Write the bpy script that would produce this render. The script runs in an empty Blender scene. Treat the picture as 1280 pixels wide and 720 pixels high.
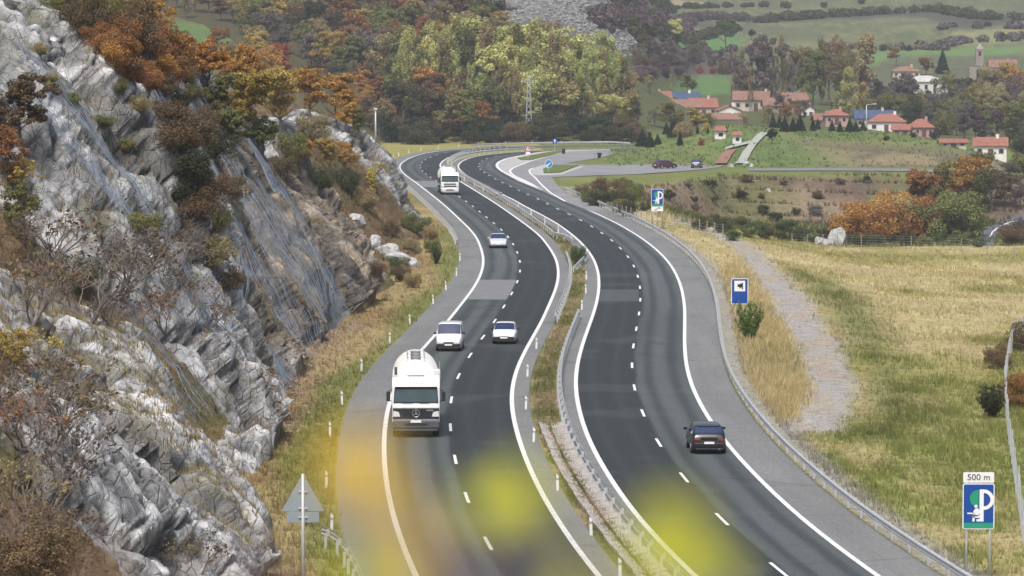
import bpy, bmesh, math, random
import numpy as np
from mathutils import Vector, Matrix
from mathutils.bvhtree import BVHTree

random.seed(11)
rng = np.random.default_rng(11)
SC = bpy.context.scene
COL = SC.collection

# ------------------------------------------------------------------ camera
F, CAMZ, YH = 5050.0, 20.2, 62.0          # focal length (px of a 1280 frame), camera height, horizon row
PITCH = math.atan((360 - YH) / F)
cam_data = bpy.data.cameras.new("camera")
cam = bpy.data.objects.new("camera", cam_data)
COL.objects.link(cam)
cam.location = (0, 0, CAMZ)
cam.rotation_euler = (math.pi / 2 - PITCH, 0, 0)
cam_data.sensor_width = 36
cam_data.lens = 36 * F / 1280
cam_data.clip_start = 0.3
cam_data.clip_end = 9000
cam_data.dof.use_dof = True
cam_data.dof.focus_distance = 255
cam_data.dof.aperture_fstop = 5.6
SC.camera = cam

# ------------------------------------------------------------------ sky, sun, exposure (bright overcast)
SUN_EL, SUN_AZ = math.radians(60), math.radians(195)      # azimuth from +Y towards +X
world = bpy.data.worlds.new("World")
SC.world = world
world.use_nodes = True
wn = world.node_tree
wn.nodes.clear()
sky = wn.nodes.new("ShaderNodeTexSky")
sky.sky_type = 'NISHITA'
sky.sun_disc = False
sky.sun_elevation = SUN_EL
sky.sun_rotation = SUN_AZ
sky.air_density = 0.9
sky.dust_density = 5.5
sky.ozone_density = 1.0
bg = wn.nodes.new("ShaderNodeBackground")
bg.inputs[1].default_value = 0.10
wo = wn.nodes.new("ShaderNodeOutputWorld")
wn.links.new(sky.outputs[0], bg.inputs[0])
wn.links.new(bg.outputs[0], wo.inputs[0])
sun_d = bpy.data.lights.new("sun", 'SUN')
sun_d.energy = 2.0
sun_d.angle = math.radians(14)
sun_d.color = (1.0, 0.985, 0.96)
sun = bpy.data.objects.new("sun", sun_d)
COL.objects.link(sun)
sd = Vector((math.sin(SUN_AZ) * math.cos(SUN_EL), math.cos(SUN_AZ) * math.cos(SUN_EL), math.sin(SUN_EL)))
sun.rotation_euler = (-sd).to_track_quat('-Z', 'Y').to_euler()
sun.location = (0, -50, 120)
SC.view_settings.view_transform = 'Standard'
SC.view_settings.look = 'None'
SC.view_settings.gamma = 1
SC.view_settings.exposure = 0.68
SC.view_settings.use_curve_mapping = False
SC.render.engine = 'CYCLES'
SC.cycles.use_denoising = True
SC.cycles.max_bounces = 6
SC.cycles.transparent_max_bounces = 8
SC.cycles.volume_bounces = 0

# ------------------------------------------------------------------ helpers: projection
CP, SP = math.cos(PITCH), math.sin(PITCH)
def ray(x, y):
    u, v = (x - 640) / F, (360 - y) / F
    return Vector((u, CP + v * SP, -SP + v * CP))
def gp(x, y, z=0.0):
    r = ray(x, y)
    t = (z - CAMZ) / r.z
    return Vector((r.x * t, r.y * t, z))
def at(x, y, Y):
    r = ray(x, y)
    t = Y / r.y
    return Vector((r.x * t, Y, CAMZ + r.z * t))
def ppm(Y):
    return F / Y
def to_px(p):
    d = Vector(p) - Vector((0, 0, CAMZ))
    zc = d.y * CP - d.z * SP
    return 640 + F * d.x / zc, 360 - F * (d.y * SP + d.z * CP) / zc

# ------------------------------------------------------------------ helpers: noise
def _hash(ix, iy, iz, s):
    h = (ix.astype(np.int64) * 374761393 + iy.astype(np.int64) * 668265263 + iz.astype(np.int64) * 2147483647 + s * 974634777) & 0xFFFFFFFF
    h = ((h ^ (h >> 13)) * 1274126177) & 0xFFFFFFFF
    h = ((h ^ (h >> 16)) * 2246822519) & 0xFFFFFFFF
    h = h ^ (h >> 15)
    return (h & 0xFFFFFF) / float(0xFFFFFF)
def vnoise(p, s=0):
    i = np.floor(p).astype(np.int64)
    f = p - i
    f = f * f * f * (f * (f * 6 - 15) + 10)
    r = 0
    for dx in (0, 1):
        wx = f[:, 0] if dx else 1 - f[:, 0]
        for dy in (0, 1):
            wy = f[:, 1] if dy else 1 - f[:, 1]
            for dz in (0, 1):
                wz = f[:, 2] if dz else 1 - f[:, 2]
                r = r + wx * wy * wz * _hash(i[:, 0] + dx, i[:, 1] + dy, i[:, 2] + dz, s)
    return r
def fbm(p, o=4, s=0, g=0.5, l=2.03):
    r, a, t = 0, 1.0, 0
    for k in range(o):
        r = r + a * vnoise(p * l ** k + 17.3 * k, s + k)
        t += a
        a *= g
    return r / t
def cells(p, s=0):
    """F1, F2, random id of nearest, offset to nearest feature point"""
    i = np.floor(p).astype(np.int64)
    n = len(p)
    f1 = np.full(n, 9.0); f2 = np.full(n, 9.0)
    idr = np.zeros(n); off = np.zeros((n, 3))
    for dx in (-1, 0, 1):
        for dy in (-1, 0, 1):
            for dz in (-1, 0, 1):
                a, b, c = i[:, 0] + dx, i[:, 1] + dy, i[:, 2] + dz
                q = np.stack([a + _hash(a, b, c, s), b + _hash(a, b, c, s + 1), c + _hash(a, b, c, s + 2)], 1)
                v = p - q
                d = np.sqrt((v * v).sum(1))
                nr = d < f1
                f2 = np.where(nr, f1, np.minimum(f2, d))
                idr = np.where(nr, _hash(a, b, c, s + 3), idr)
                off[nr] = v[nr]
                f1 = np.where(nr, d, f1)
    return f1, f2, idr, off
def sst(a, b, x):
    t = np.clip((x - a) / (b - a), 0, 1)
    return t * t * (3 - 2 * t)
def lerp(a, b, t):
    return a + (b - a) * t

# ------------------------------------------------------------------ helpers: objects
def tag(o, label=None, cat=None, group=None, kind=None):
    if label: o["label"] = label
    if cat: o["category"] = cat
    if group: o["group"] = group
    if kind: o["kind"] = kind
    return o
def empty(name, loc=(0, 0, 0), rz=0.0, label=None, cat=None, group=None):
    o = bpy.data.objects.new(name, None)
    COL.objects.link(o)
    o.empty_display_size = 0.3
    o.location = loc
    o.rotation_euler = (0, 0, rz)
    return tag(o, label, cat, group)
def link(name, me, parent=None, mat=None):
    o = bpy.data.objects.new(name, me)
    COL.objects.link(o)
    if mat is not None and not len(me.materials): me.materials.append(mat)
    if parent is not None: o.parent = parent
    return o
def np_mesh(name, V, Fc, mat=None, smooth=False):
    """V (n,3); Fc (m,k) with constant k"""
    V = np.asarray(V, dtype=np.float32); Fc = np.asarray(Fc, dtype=np.int32)
    me = bpy.data.meshes.new(name)
    me.vertices.add(len(V)); me.vertices.foreach_set("co", V.ravel())
    m, k = Fc.shape
    me.loops.add(m * k); me.loops.foreach_set("vertex_index", Fc.ravel())
    me.polygons.add(m)
    me.polygons.foreach_set("loop_start", np.arange(0, m * k, k, dtype=np.int32))
    me.polygons.foreach_set("use_smooth", np.full(m, smooth))
    me.update(calc_edges=True)
    if mat is not None: me.materials.append(mat)
    return me
def vcol(me, name, C):
    a = me.color_attributes.new(name, 'FLOAT_COLOR', 'POINT')
    C = np.asarray(C, dtype=np.float32)
    if C.shape[1] == 3: C = np.concatenate([C, np.ones((len(C), 1), np.float32)], 1)
    a.data.foreach_set("color", C.ravel())
def grid_faces(nu, nv):
    i = np.arange(nu - 1)[:, None] * nv + np.arange(nv - 1)[None, :]
    i = i.ravel()
    return np.stack([i, i + 1, i + nv + 1, i + nv], 1)

class MB:
    """collects boxes, tubes, prisms, lathes into one mesh"""
    def __init__(s): s.v = []; s.f = []
    def add(s, V, Fs):
        b = len(s.v)
        s.v += [tuple(p) for p in V]
        s.f += [tuple(i + b for i in f) for f in Fs]
        return s
    def box(s, c, d, rot=None, taper=1.0):
        x, y, z = d[0] / 2, d[1] / 2, d[2] / 2
        P = []
        for sz, t in ((-1, 1.0), (1, taper)):
            P += [Vector((-x * t, -y * t, sz * z)), Vector((x * t, -y * t, sz * z)), Vector((x * t, y * t, sz * z)), Vector((-x * t, y * t, sz * z))]
        if rot is not None: P = [rot @ p for p in P]
        P = [p + Vector(c) for p in P]
        return s.add(P, [(3, 2, 1, 0), (4, 5, 6, 7), (0, 1, 5, 4), (1, 2, 6, 5), (2, 3, 7, 6), (3, 0, 4, 7)])
    def tube(s, pts, r, n=6, cap=True):
        pts = [Vector(p) for p in pts]
        rs = r if isinstance(r, (list, tuple)) else [r] * len(pts)
        V, Fs = [], []
        for k, p in enumerate(pts):
            t = (pts[min(k + 1, len(pts) - 1)] - pts[max(k - 1, 0)])
            if t.length < 1e-9: t = Vector((0, 0, 1))
            t.normalize()
            a = t.orthogonal().normalized() if abs(t.z) > 0.95 else Vector((0, 0, 1)).cross(t).normalized()
            b = t.cross(a)
            for j in range(n):
                an = 2 * math.pi * j / n + math.pi / n
                V.append(p + (a * math.cos(an) + b * math.sin(an)) * rs[k])
        for k in range(len(pts) - 1):
            for j in range(n):
                Fs.append((k * n + j, k * n + (j + 1) % n, (k + 1) * n + (j + 1) % n, (k + 1) * n + j))
        if cap:
            Fs.append(tuple(range(n))[::-1]); Fs.append(tuple((len(pts) - 1) * n + j for j in range(n)))
        return s.add(V, Fs)
    def prism(s, poly, h, M=None):
        """poly: list of (x,y); extruded 0..h in z, then transformed by M"""
        n = len(poly)
        V = [Vector((p[0], p[1], 0)) for p in poly] + [Vector((p[0], p[1], h)) for p in poly]
        if M is not None: V = [M @ p for p in V]
        Fs = [tuple(range(n))[::-1], tuple(range(n, 2 * n))] + [(i, (i + 1) % n, n + (i + 1) % n, n + i) for i in range(n)]
        return s.add(V, Fs)
    def lathe(s, prof, n=16, M=None):
        """prof: list of (radius, height) about z"""
        V, Fs = [], []
        for r, h in prof:
            for j in range(n):
                a = 2 * math.pi * j / n
                V.append(Vector((r * math.cos(a), r * math.sin(a), h)))
        if M is not None: V = [M @ p for p in V]
        m = len(prof)
        for k in range(m - 1):
            for j in range(n):
                Fs.append((k * n + j, k * n + (j + 1) % n, (k + 1) * n + (j + 1) % n, (k + 1) * n + j))
        Fs.append(tuple(range(n))[::-1]); Fs.append(tuple((m - 1) * n + j for j in range(n)))
        return s.add(V, Fs)
    def mesh(s, name, mat, smooth=False, bevel=0):
        me = bpy.data.meshes.new(name)
        me.from_pydata(s.v, [], s.f)
        if bevel:
            bm = bmesh.new(); bm.from_mesh(me)
            bmesh.ops.bevel(bm, geom=[e for e in bm.edges], offset=bevel, segments=1, affect='EDGES', clamp_overlap=True)
            bm.to_mesh(me); bm.free()
        if smooth:
            me.polygons.foreach_set("use_smooth", np.full(len(me.polygons), True))
        me.update()
        if mat is not None: me.materials.append(mat)
        return me
    def build(s, name, mat, parent=None, smooth=False, bevel=0):
        return link(name, s.mesh(name, mat, smooth, bevel), parent)
def rotz(a): return Matrix.Rotation(a, 3, 'Z')

def copy_tree(o, parent=None):
    c = o.copy()
    COL.objects.link(c)
    c.parent = parent
    for ch in o.children: copy_tree(ch, c)
    return c
def ordw(n):
    w = ["first", "second", "third", "fourth", "fifth", "sixth", "seventh", "eighth", "ninth", "tenth", "eleventh", "twelfth",
         "thirteenth", "fourteenth", "fifteenth", "sixteenth", "seventeenth", "eighteenth", "nineteenth", "twentieth"]
    if n <= 20: return w[n - 1]
    t = {2: "twenty", 3: "thirty", 4: "forty", 5: "fifty", 6: "sixty", 7: "seventy", 8: "eighty", 9: "ninety"}[n // 10]
    if n % 10 == 0: return t[:-1] + "ieth"
    return t + "-" + w[n % 10 - 1]

# ------------------------------------------------------------------ materials
class NT:
    def __init__(s, name):
        s.m = bpy.data.materials.new(name); s.m.use_nodes = True
        s.t = s.m.node_tree; s.t.nodes.clear()
        s.o = s.t.nodes.new("ShaderNodeOutputMaterial")
        s.b = s.t.nodes.new("ShaderNodeBsdfPrincipled")
        s.t.links.new(s.b.outputs[0], s.o.inputs[0])
    def n(s, typ, **kw):
        nd = s.t.nodes.new(typ)
        for k, v in kw.items():
            if k.startswith("i_"): nd.inputs[k[2:].replace("_", " ")].default_value = v
            else: setattr(nd, k, v)
        return nd
    def l(s, a, b): s.t.links.new(a, b)
    def noise(s, scale, detail=4, rough=0.6, vec=None, dist=0.0):
        nd = s.n("ShaderNodeTexNoise")
        nd.inputs["Scale"].default_value = scale; nd.inputs["Detail"].default_value = detail
        nd.inputs["Roughness"].default_value = rough; nd.inputs["Distortion"].default_value = dist
        if vec is not None: s.l(vec, nd.inputs["Vector"])
        return nd.outputs["Fac"]
    def ramp(s, fac, stops):
        r = s.n("ShaderNodeValToRGB")
        el = r.color_ramp.elements
        while len(el) < len(stops): el.new(0.5)
        for e, (p, c) in zip(el, stops):
            e.position = p; e.color = (c[0], c[1], c[2], 1) if isinstance(c, (tuple, list)) else (c, c, c, 1)
        s.l(fac, r.inputs[0])
        return r.outputs[0]
    def mix(s, fac, a, b, mode='MIX'):
        m = s.n("ShaderNodeMix", data_type='RGBA', blend_type=mode)
        for sock, val in ((m.inputs[0], fac), (m.inputs[6], a), (m.inputs[7], b)):
            if isinstance(val, bpy.types.NodeSocket): s.l(val, sock)
            elif isinstance(val, (int, float)): sock.default_value = val if sock == m.inputs[0] else (val, val, val, 1)
            else: sock.default_value = (*val, 1)
        return m.outputs[2]
    def math(s, op, a, b=0.0):
        m = s.n("ShaderNodeMath", operation=op)
        for sock, val in ((m.inputs[0], a), (m.inputs[1], b)):
            if isinstance(val, bpy.types.NodeSocket): s.l(val, sock)
            else: sock.default_value = val
        return m.outputs[0]
    def pos(s): return s.n("ShaderNodeNewGeometry").outputs["Position"]
    def objco(s): return s.n("ShaderNodeTexCoord").outputs["Object"]
    def bump(s, h, dist, strength=0.6):
        b = s.n("ShaderNodeBump"); b.inputs["Distance"].default_value = dist; b.inputs["Strength"].default_value = strength
        s.l(h, b.inputs["Height"]); s.l(b.outputs[0], s.b.inputs["Normal"])
    def color(s, c):
        if isinstance(c, bpy.types.NodeSocket): s.l(c, s.b.inputs["Base Color"])
        else: s.b.inputs["Base Color"].default_value = (*c, 1)
        return s
    def set(s, **kw):
        for k, v in kw.items(): s.b.inputs[k.replace("_", " ")].default_value = v
        return s
_mats = {}
def plain(name, c, rough=0.6, var=0.12, scale=6.0, metal=0.0, spec=0.4, coat=0.0, dirt=0.0):
    """plain coloured material with slight procedural unevenness"""
    if name in _mats: return _mats[name]
    k = NT(name)
    co = k.objco()
    f = k.noise(scale, 5, 0.65, co)
    lo = tuple(max(0, x * (1 - var)) for x in c); hi = tuple(min(1, x * (1 + var)) for x in c)
    col = k.ramp(f, [(0.3, lo), (0.7, hi)])
    if dirt:
        g = k.noise(scale * 0.45, 6, 0.7, co)
        col = k.mix(k.math('MULTIPLY', k.ramp(g, [(0.45, 0.0), (0.75, 1.0)]), dirt), col, (0.12, 0.10, 0.08))
    k.color(col)
    k.set(Roughness=rough, Metallic=metal)
    k.b.inputs["Specular IOR Level"].default_value = spec
    k.b.inputs["Coat Weight"].default_value = coat
    _mats[name] = k.m
    return k.m
# ================================================================== ROADS: traced centre lines (pixel rows on the level road plane)
LC_PX = [(800, 181.6), (740, 182.0), (690, 182.6), (640, 183.9), (605, 185.8), (580, 188.0), (561, 190), (550, 192.2), (541.9, 195), (534.8, 197.9), (529.6, 201), (526, 204), (524.6, 207.5), (525.6, 211), (528.8, 214.8), (533.8, 218.8), (540, 222.8), (546.6, 226.7), (576, 246.9), (584, 252.5), (593, 259.4), (601.5, 266), (610.9, 273.8), (620.6, 281.6), (629.6, 289.6), (637.5, 297.9), (647.5, 316.4), (650.6, 327), (650.6, 339), (647.5, 351.6), (641, 365.4), (631, 381), (620.5, 399), (604.8, 420), (587.6, 443), (571.6, 469.8), (561.8, 500), (561.8, 534), (568, 575.6), (582.7, 624.9), (610, 683.6), (657, 757), (730, 850)]
RC_PX = [(800, 186.0), (760, 186.6), (720, 187.5), (680, 189.2), (645, 192.0), (625, 194.0), (612.5, 196.4), (602, 201), (598.2, 205), (597.6, 208), (599, 211), (602.5, 213.8), (608.8, 217.8), (615.6, 222), (623.4, 226), (632.8, 230.4), (651.9, 239.4), (661, 244), (673.8, 249), (684, 254.8), (696.6, 260.9), (709.8, 267), (723.5, 273.8), (737, 281), (749.8, 289.5), (761.9, 297.9), (773, 307.5), (783, 318), (791, 329), (796.5, 341.5), (799.9, 355), (801, 370), (799.9, 387.8), (796, 407.5), (791.8, 429.8), (789, 454), (791, 482.7), (801.8, 515), (821, 553), (853, 596), (900, 650), (970, 711), (1065, 785), (1190, 870)]
def smooth_line(px, step=2.0, sig=9.0):
    P = np.array([gp(x, y)[:2] for x, y in px])
    s = np.concatenate([[0], np.cumsum(np.linalg.norm(np.diff(P, axis=0), axis=1))])
    t = np.arange(0, s[-1], step)
    Q = np.stack([np.interp(t, s, P[:, k]) for k in (0, 1)], 1)
    k = np.arange(-int(3 * sig / step), int(3 * sig / step) + 1) * step
    w = np.exp(-k ** 2 / (2 * sig ** 2)); w /= w.sum()
    h = len(k) // 2
    pad = np.concatenate([2 * Q[0] - Q[1:h + 1][::-1], Q, 2 * Q[-1] - Q[-h - 1:-1][::-1]])
    Q = np.stack([np.convolve(pad[:, j], w, 'valid') for j in (0, 1)], 1)
    # equal spacing again
    s = np.concatenate([[0], np.cumsum(np.linalg.norm(np.diff(Q, axis=0), axis=1))])
    t = np.arange(0, s[-1], step)
    return np.stack([np.interp(t, s, Q[:, j]) for j in (0, 1)], 1)
STEP = 2.0
LC, RC = smooth_line(LC_PX), smooth_line(RC_PX)
def frame(P):
    T = np.gradient(P, axis=0); T /= np.linalg.norm(T, axis=1)[:, None]
    N = np.stack([-T[:, 1], T[:, 0]], 1)       # left of travel towards the camera = east side (+X)
    return T, N
LT, LN = frame(LC); RT, RN = frame(RC)
def off(line, d):
    """offset to the right in the picture (positive) of a line running towards the camera"""
    P, N = (LC, LN) if line == 'L' else (RC, RN)
    return P + N * (np.asarray(d)[:, None] if np.ndim(d) else d)
def arc(P):
    return np.concatenate([[0], np.cumsum(np.linalg.norm(np.diff(P, axis=0), axis=1))])
def at_s(P, s):
    a = arc(P)
    return np.array([np.interp(s, a, P[:, 0]), np.interp(s, a, P[:, 1])])
def near_s(P, q):
    return arc(P)[np.argmin(((P - np.asarray(q)[:2]) ** 2).sum(1))]
L_OUT, L_IN = -3.5 - 2.35, 3.5 + 1.0           # pavement edges measured from the dashed line
R_IN, R_OUT = -3.5 - 1.15, 3.5 + 2.45
# ------------------------------------------------------------------ asphalt
def road_mat():
    k = NT("asphalt")
    uv = k.n("ShaderNodeUVMap", uv_map="UVMap").outputs[0]
    sep = k.n("ShaderNodeSeparateXYZ"); k.l(uv, sep.inputs[0])
    u, v = sep.outputs[0], sep.outputs[1]            # u = metres along, v = metres across from the dashed line, slow lane positive
    def band(lo, hi, soft):
        a = k.n("ShaderNodeMapRange", interpolation_type='SMOOTHSTEP'); a.inputs[1].default_value = lo - soft; a.inputs[2].default_value = lo + soft
        b = k.n("ShaderNodeMapRange", interpolation_type='SMOOTHSTEP'); b.inputs[1].default_value = hi - soft; b.inputs[2].default_value = hi + soft
        k.l(vv, a.inputs[0]); k.l(vv, b.inputs[0])
        return k.math('SUBTRACT', a.outputs[0], b.outputs[0])
    mp = k.n("ShaderNodeMapping"); mp.inputs["Scale"].default_value = (0.06, 1.0, 1); k.l(uv, mp.inputs[0])
    wob = k.noise(0.7, 4, 0.6, mp.outputs[0])
    vv = k.math('ADD', v, k.math('MULTIPLY', k.math('SUBTRACT', wob, 0.5), 0.7))
    dark = (0.022, 0.027, 0.028); mid = (0.066, 0.076, 0.081); shoulder = (0.185, 0.187, 0.196)
    mp5 = k.n("ShaderNodeMapping"); mp5.inputs["Scale"].default_value = (0.012, 0.10, 1); k.l(uv, mp5.inputs[0])
    big = k.noise(1.0, 5, 0.6, mp5.outputs[0])
    slow = k.mix(k.ramp(big, [(0.35, 0.0), (0.65, 1.0)]), (0.048, 0.057, 0.058), (0.078, 0.090, 0.090))
    col = k.mix(band(0.2, 3.7, 0.18), dark, slow)
    tr = k.math('ADD', band(0.75, 1.25, 0.22), band(2.35, 2.9, 0.22))
    col = k.mix(k.math('MULTIPLY', tr, 0.75), col, (0.030, 0.037, 0.040))
    col = k.mix(k.math('MULTIPLY', band(1.45, 2.15, 0.2), 0.45), col, (0.085, 0.096, 0.098))
    trf = k.math('ADD', band(-2.8, -2.3, 0.2), band(-1.25, -0.8, 0.2))
    col = k.mix(k.math('MULTIPLY', trf, 0.35), col, (0.038, 0.044, 0.047))
    # hard shoulders: plain v so that the seam is straight
    vv = v
    sh = k.math('SUBTRACT', 1.0, band(-3.52, 3.55, 0.05))
    mp4 = k.n("ShaderNodeMapping"); mp4.inputs["Scale"].default_value = (0.045, 0.55, 1); k.l(uv, mp4.inputs[0])
    shn = k.noise(1.0, 6, 0.65, mp4.outputs[0])
    col = k.mix(sh, col, k.ramp(shn, [(0.3, (0.130, 0.134, 0.132)), (0.7, (0.180, 0.184, 0.181))]))
    # stains, seams, repairs
    st = k.noise(0.8, 7, 0.72, mp4.outputs[0], 0.8)
    col = k.mix(k.math('MULTIPLY', k.ramp(st, [(0.58, 0.0), (0.72, 1.0)]), 0.30), col, (0.035, 0.040, 0.044))
    mp2 = k.n("ShaderNodeMapping"); mp2.inputs["Scale"].default_value = (0.045, 0.02, 1); k.l(uv, mp2.inputs[0])
    wv = k.n("ShaderNodeTexVoronoi", feature='DISTANCE_TO_EDGE'); wv.inputs["Scale"].default_value = 1.0; k.l(mp2.outputs[0], wv.inputs["Vector"])
    seam = k.ramp(wv.outputs["Distance"], [(0.0, 1.0), (0.007, 0.0)])
    col = k.mix(k.math('MULTIPLY', seam, 0.35), col, (0.02, 0.022, 0.025))
    # oil drips, longitudinal joints and tar-sealed cracks
    mp3 = k.n("ShaderNodeMapping"); mp3.inputs["Scale"].default_value = (0.35, 1.4, 1); k.l(uv, mp3.inputs[0])
    cr = k.noise(1.0, 8, .8, mp3.outputs[0], 2.0)
    col = k.mix(k.math('MULTIPLY', k.ramp(cr, [(0.485, 0.0), (0.5, 1.0), (0.515, 0.0)]), 0.30), col, (0.015, 0.017, 0.019))
    pt = k.noise(0.09, 3, .5, k.pos())
    col = k.mix(k.math('MULTIPLY', k.ramp(pt, [(0.58, 0.0), (0.61, 1.0)]), 0.14), col, (0.105, 0.113, 0.113))
    mp6 = k.n("ShaderNodeMapping"); mp6.inputs["Scale"].default_value = (1.2, 8.0, 1); k.l(uv, mp6.inputs[0])
    fine = k.noise(1.0, 4, 0.7, mp6.outputs[0])
    col = k.mix(0.35, col, k.ramp(fine, [(0.25, 0.25), (0.75, 0.95)]), 'OVERLAY')
    k.color(col); k.set(Roughness=0.86)
    k.b.inputs["Specular IOR Level"].default_value = 0.3
    k.bump(fine, 0.01, 0.3)
    return k.m
ASPH = road_mat()
def line_mat():
    k = NT("road_paint")
    n = k.noise(2.6, 7, 0.75, k.pos())
    k.color(k.ramp(n, [(0.30, (0.22, 0.23, 0.24)), (0.47, (0.66, 0.66, 0.65)), (0.8, (0.82, 0.82, 0.81))])); k.set(Roughness=0.7)
    return k.m
PAINT = line_mat()
def strip(name, line, d0, d1, z, mat, parent=None, s0=None, s1=None, nlat=2, uvflip=1.0):
    A = off(line, 0.0)
    a = arc(A)
    idx = np.arange(len(A))
    if s0 is not None: idx = idx[(a >= s0) & (a <= s1)]
    cols = []
    ds = np.linspace(0, 1, nlat)
    for t in ds:
        d = d0 + (d1 - d0) * t
        cols.append(off(line, d)[idx])
    V = np.stack(cols, 1)                                      # (n, nlat, 2)
    n = len(idx)
    V3 = np.concatenate([V.reshape(-1, 2), np.full((n * nlat, 1), z)], 1)
    Fc = grid_faces(n, nlat)[:, ::-1]
    me = np_mesh(name, V3, Fc, mat)
    uvl = me.uv_layers.new(name="UVMap")
    U = np.repeat(a[idx], nlat); W_ = np.tile(d0 + (d1 - d0) * ds, n) * uvflip
    vi = Fc.ravel()
    uvl.data.foreach_set("uv", np.stack([U[vi], W_[vi]], 1).astype(np.float32).ravel())
    return link(name, me, parent)
ROADZ = 0.0
left_cw = strip("road", 'L', L_OUT, L_IN, ROADZ, ASPH, None, nlat=9, uvflip=-1.0)
tag(left_cw, "left carriageway of grey asphalt with oncoming traffic", None, None, "structure")
right_cw = strip("road", 'R', R_IN, R_OUT, ROADZ, ASPH, None, nlat=9)
tag(right_cw, "right carriageway of grey asphalt with traffic going away", None, None, "structure")
strip("edge_line", 'L', -3.5 - 0.12, -3.5 + 0.12, 0.006, PAINT, left_cw)
strip("edge_line", 'L', 3.5 - 0.12, 3.5 + 0.12, 0.006, PAINT, left_cw)
strip("edge_line", 'R', -3.5 - 0.12, -3.5 + 0.12, 0.006, PAINT, right_cw)
sX = near_s(RC + RN * 3.5, gp(704, 250)) - 8
strip("edge_line", 'R', 3.5 - 0.12, 3.5 + 0.12, 0.006, PAINT, right_cw, s0=sX, s1=1e9)
def dashes(line, P, first_px, parent):
    s0 = near_s(P, gp(*first_px))
    total = arc(P)[-1]
    s = s0 - math.floor(s0 / 17.0) * 17.0
    while s < total - 6:
        V = []
        for k in range(4):
            c = at_s(P, s - 2.2 + 4.4 * k / 3); c2 = at_s(P, s - 2.2 + 4.4 * k / 3 + 0.3)
            t = (c2 - c) / np.linalg.norm(c2 - c); n = np.array([-t[1], t[0]])
            for sg in (-1, 1): V.append((*(c + n * 0.075 * sg), 0.006))
        o = link("lane_dash", np_mesh("lane_dash", V, [(2 * k, 2 * k + 2, 2 * k + 3, 2 * k + 1) for k in range(3)], PAINT), parent)
        s += 17.0
dashes('L', LC, (561.8, 500), left_cw)
dashes('R', RC, (801.8, 515), right_cw)
# lighter resurfaced patch on the slow lane
PATCH = plain("resurfaced_asphalt", (0.165, 0.170, 0.172), 0.85, 0.18, 0.8, spec=0.3)
sa, sb = near_s(LC, gp(641, 349)), near_s(LC, gp(628, 374))
strip("resurfaced_patch", 'L', -3.36, -0.15, 0.003, PATCH, left_cw, s0=sa, s1=sb, nlat=3)
sa, sb = near_s(RC, gp(801, 362)), near_s(RC, gp(801, 377))
strip("resurfaced_patch", 'R', -3.36, -0.15, 0.003, plain("resurfaced_dark", (0.062, 0.068, 0.070), 0.85, 0.2, 0.8, spec=0.3), right_cw, s0=sa, s1=sb, nlat=3)
sa, sb = near_s(LC, gp(546, 226)), near_s(LC, gp(556, 234))
strip("resurfaced_patch", 'L', -3.36, -0.15, 0.003, PATCH, left_cw, s0=sa, s1=sb, nlat=3)
# ================================================================== TERRAIN
def edge_x(line, d):
    P = off(line, d)
    P = P[P[:, 1].argsort()]
    return P
_ri = off('R', R_OUT); _m = _ri[:, 1] < 640
_ri = _ri[_m][_ri[_m][:, 1].argsort()]
_lo = off('L', L_OUT)
k0 = int(np.argmin(_lo[:, 0]))
_lo = _lo[k0:][_lo[k0:][:, 1].argsort()]
def x_right(Y): return np.interp(Y, _ri[:, 1], _ri[:, 0])
def x_left(Y): return np.interp(Y, _lo[:, 1], _lo[:, 0])
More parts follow.
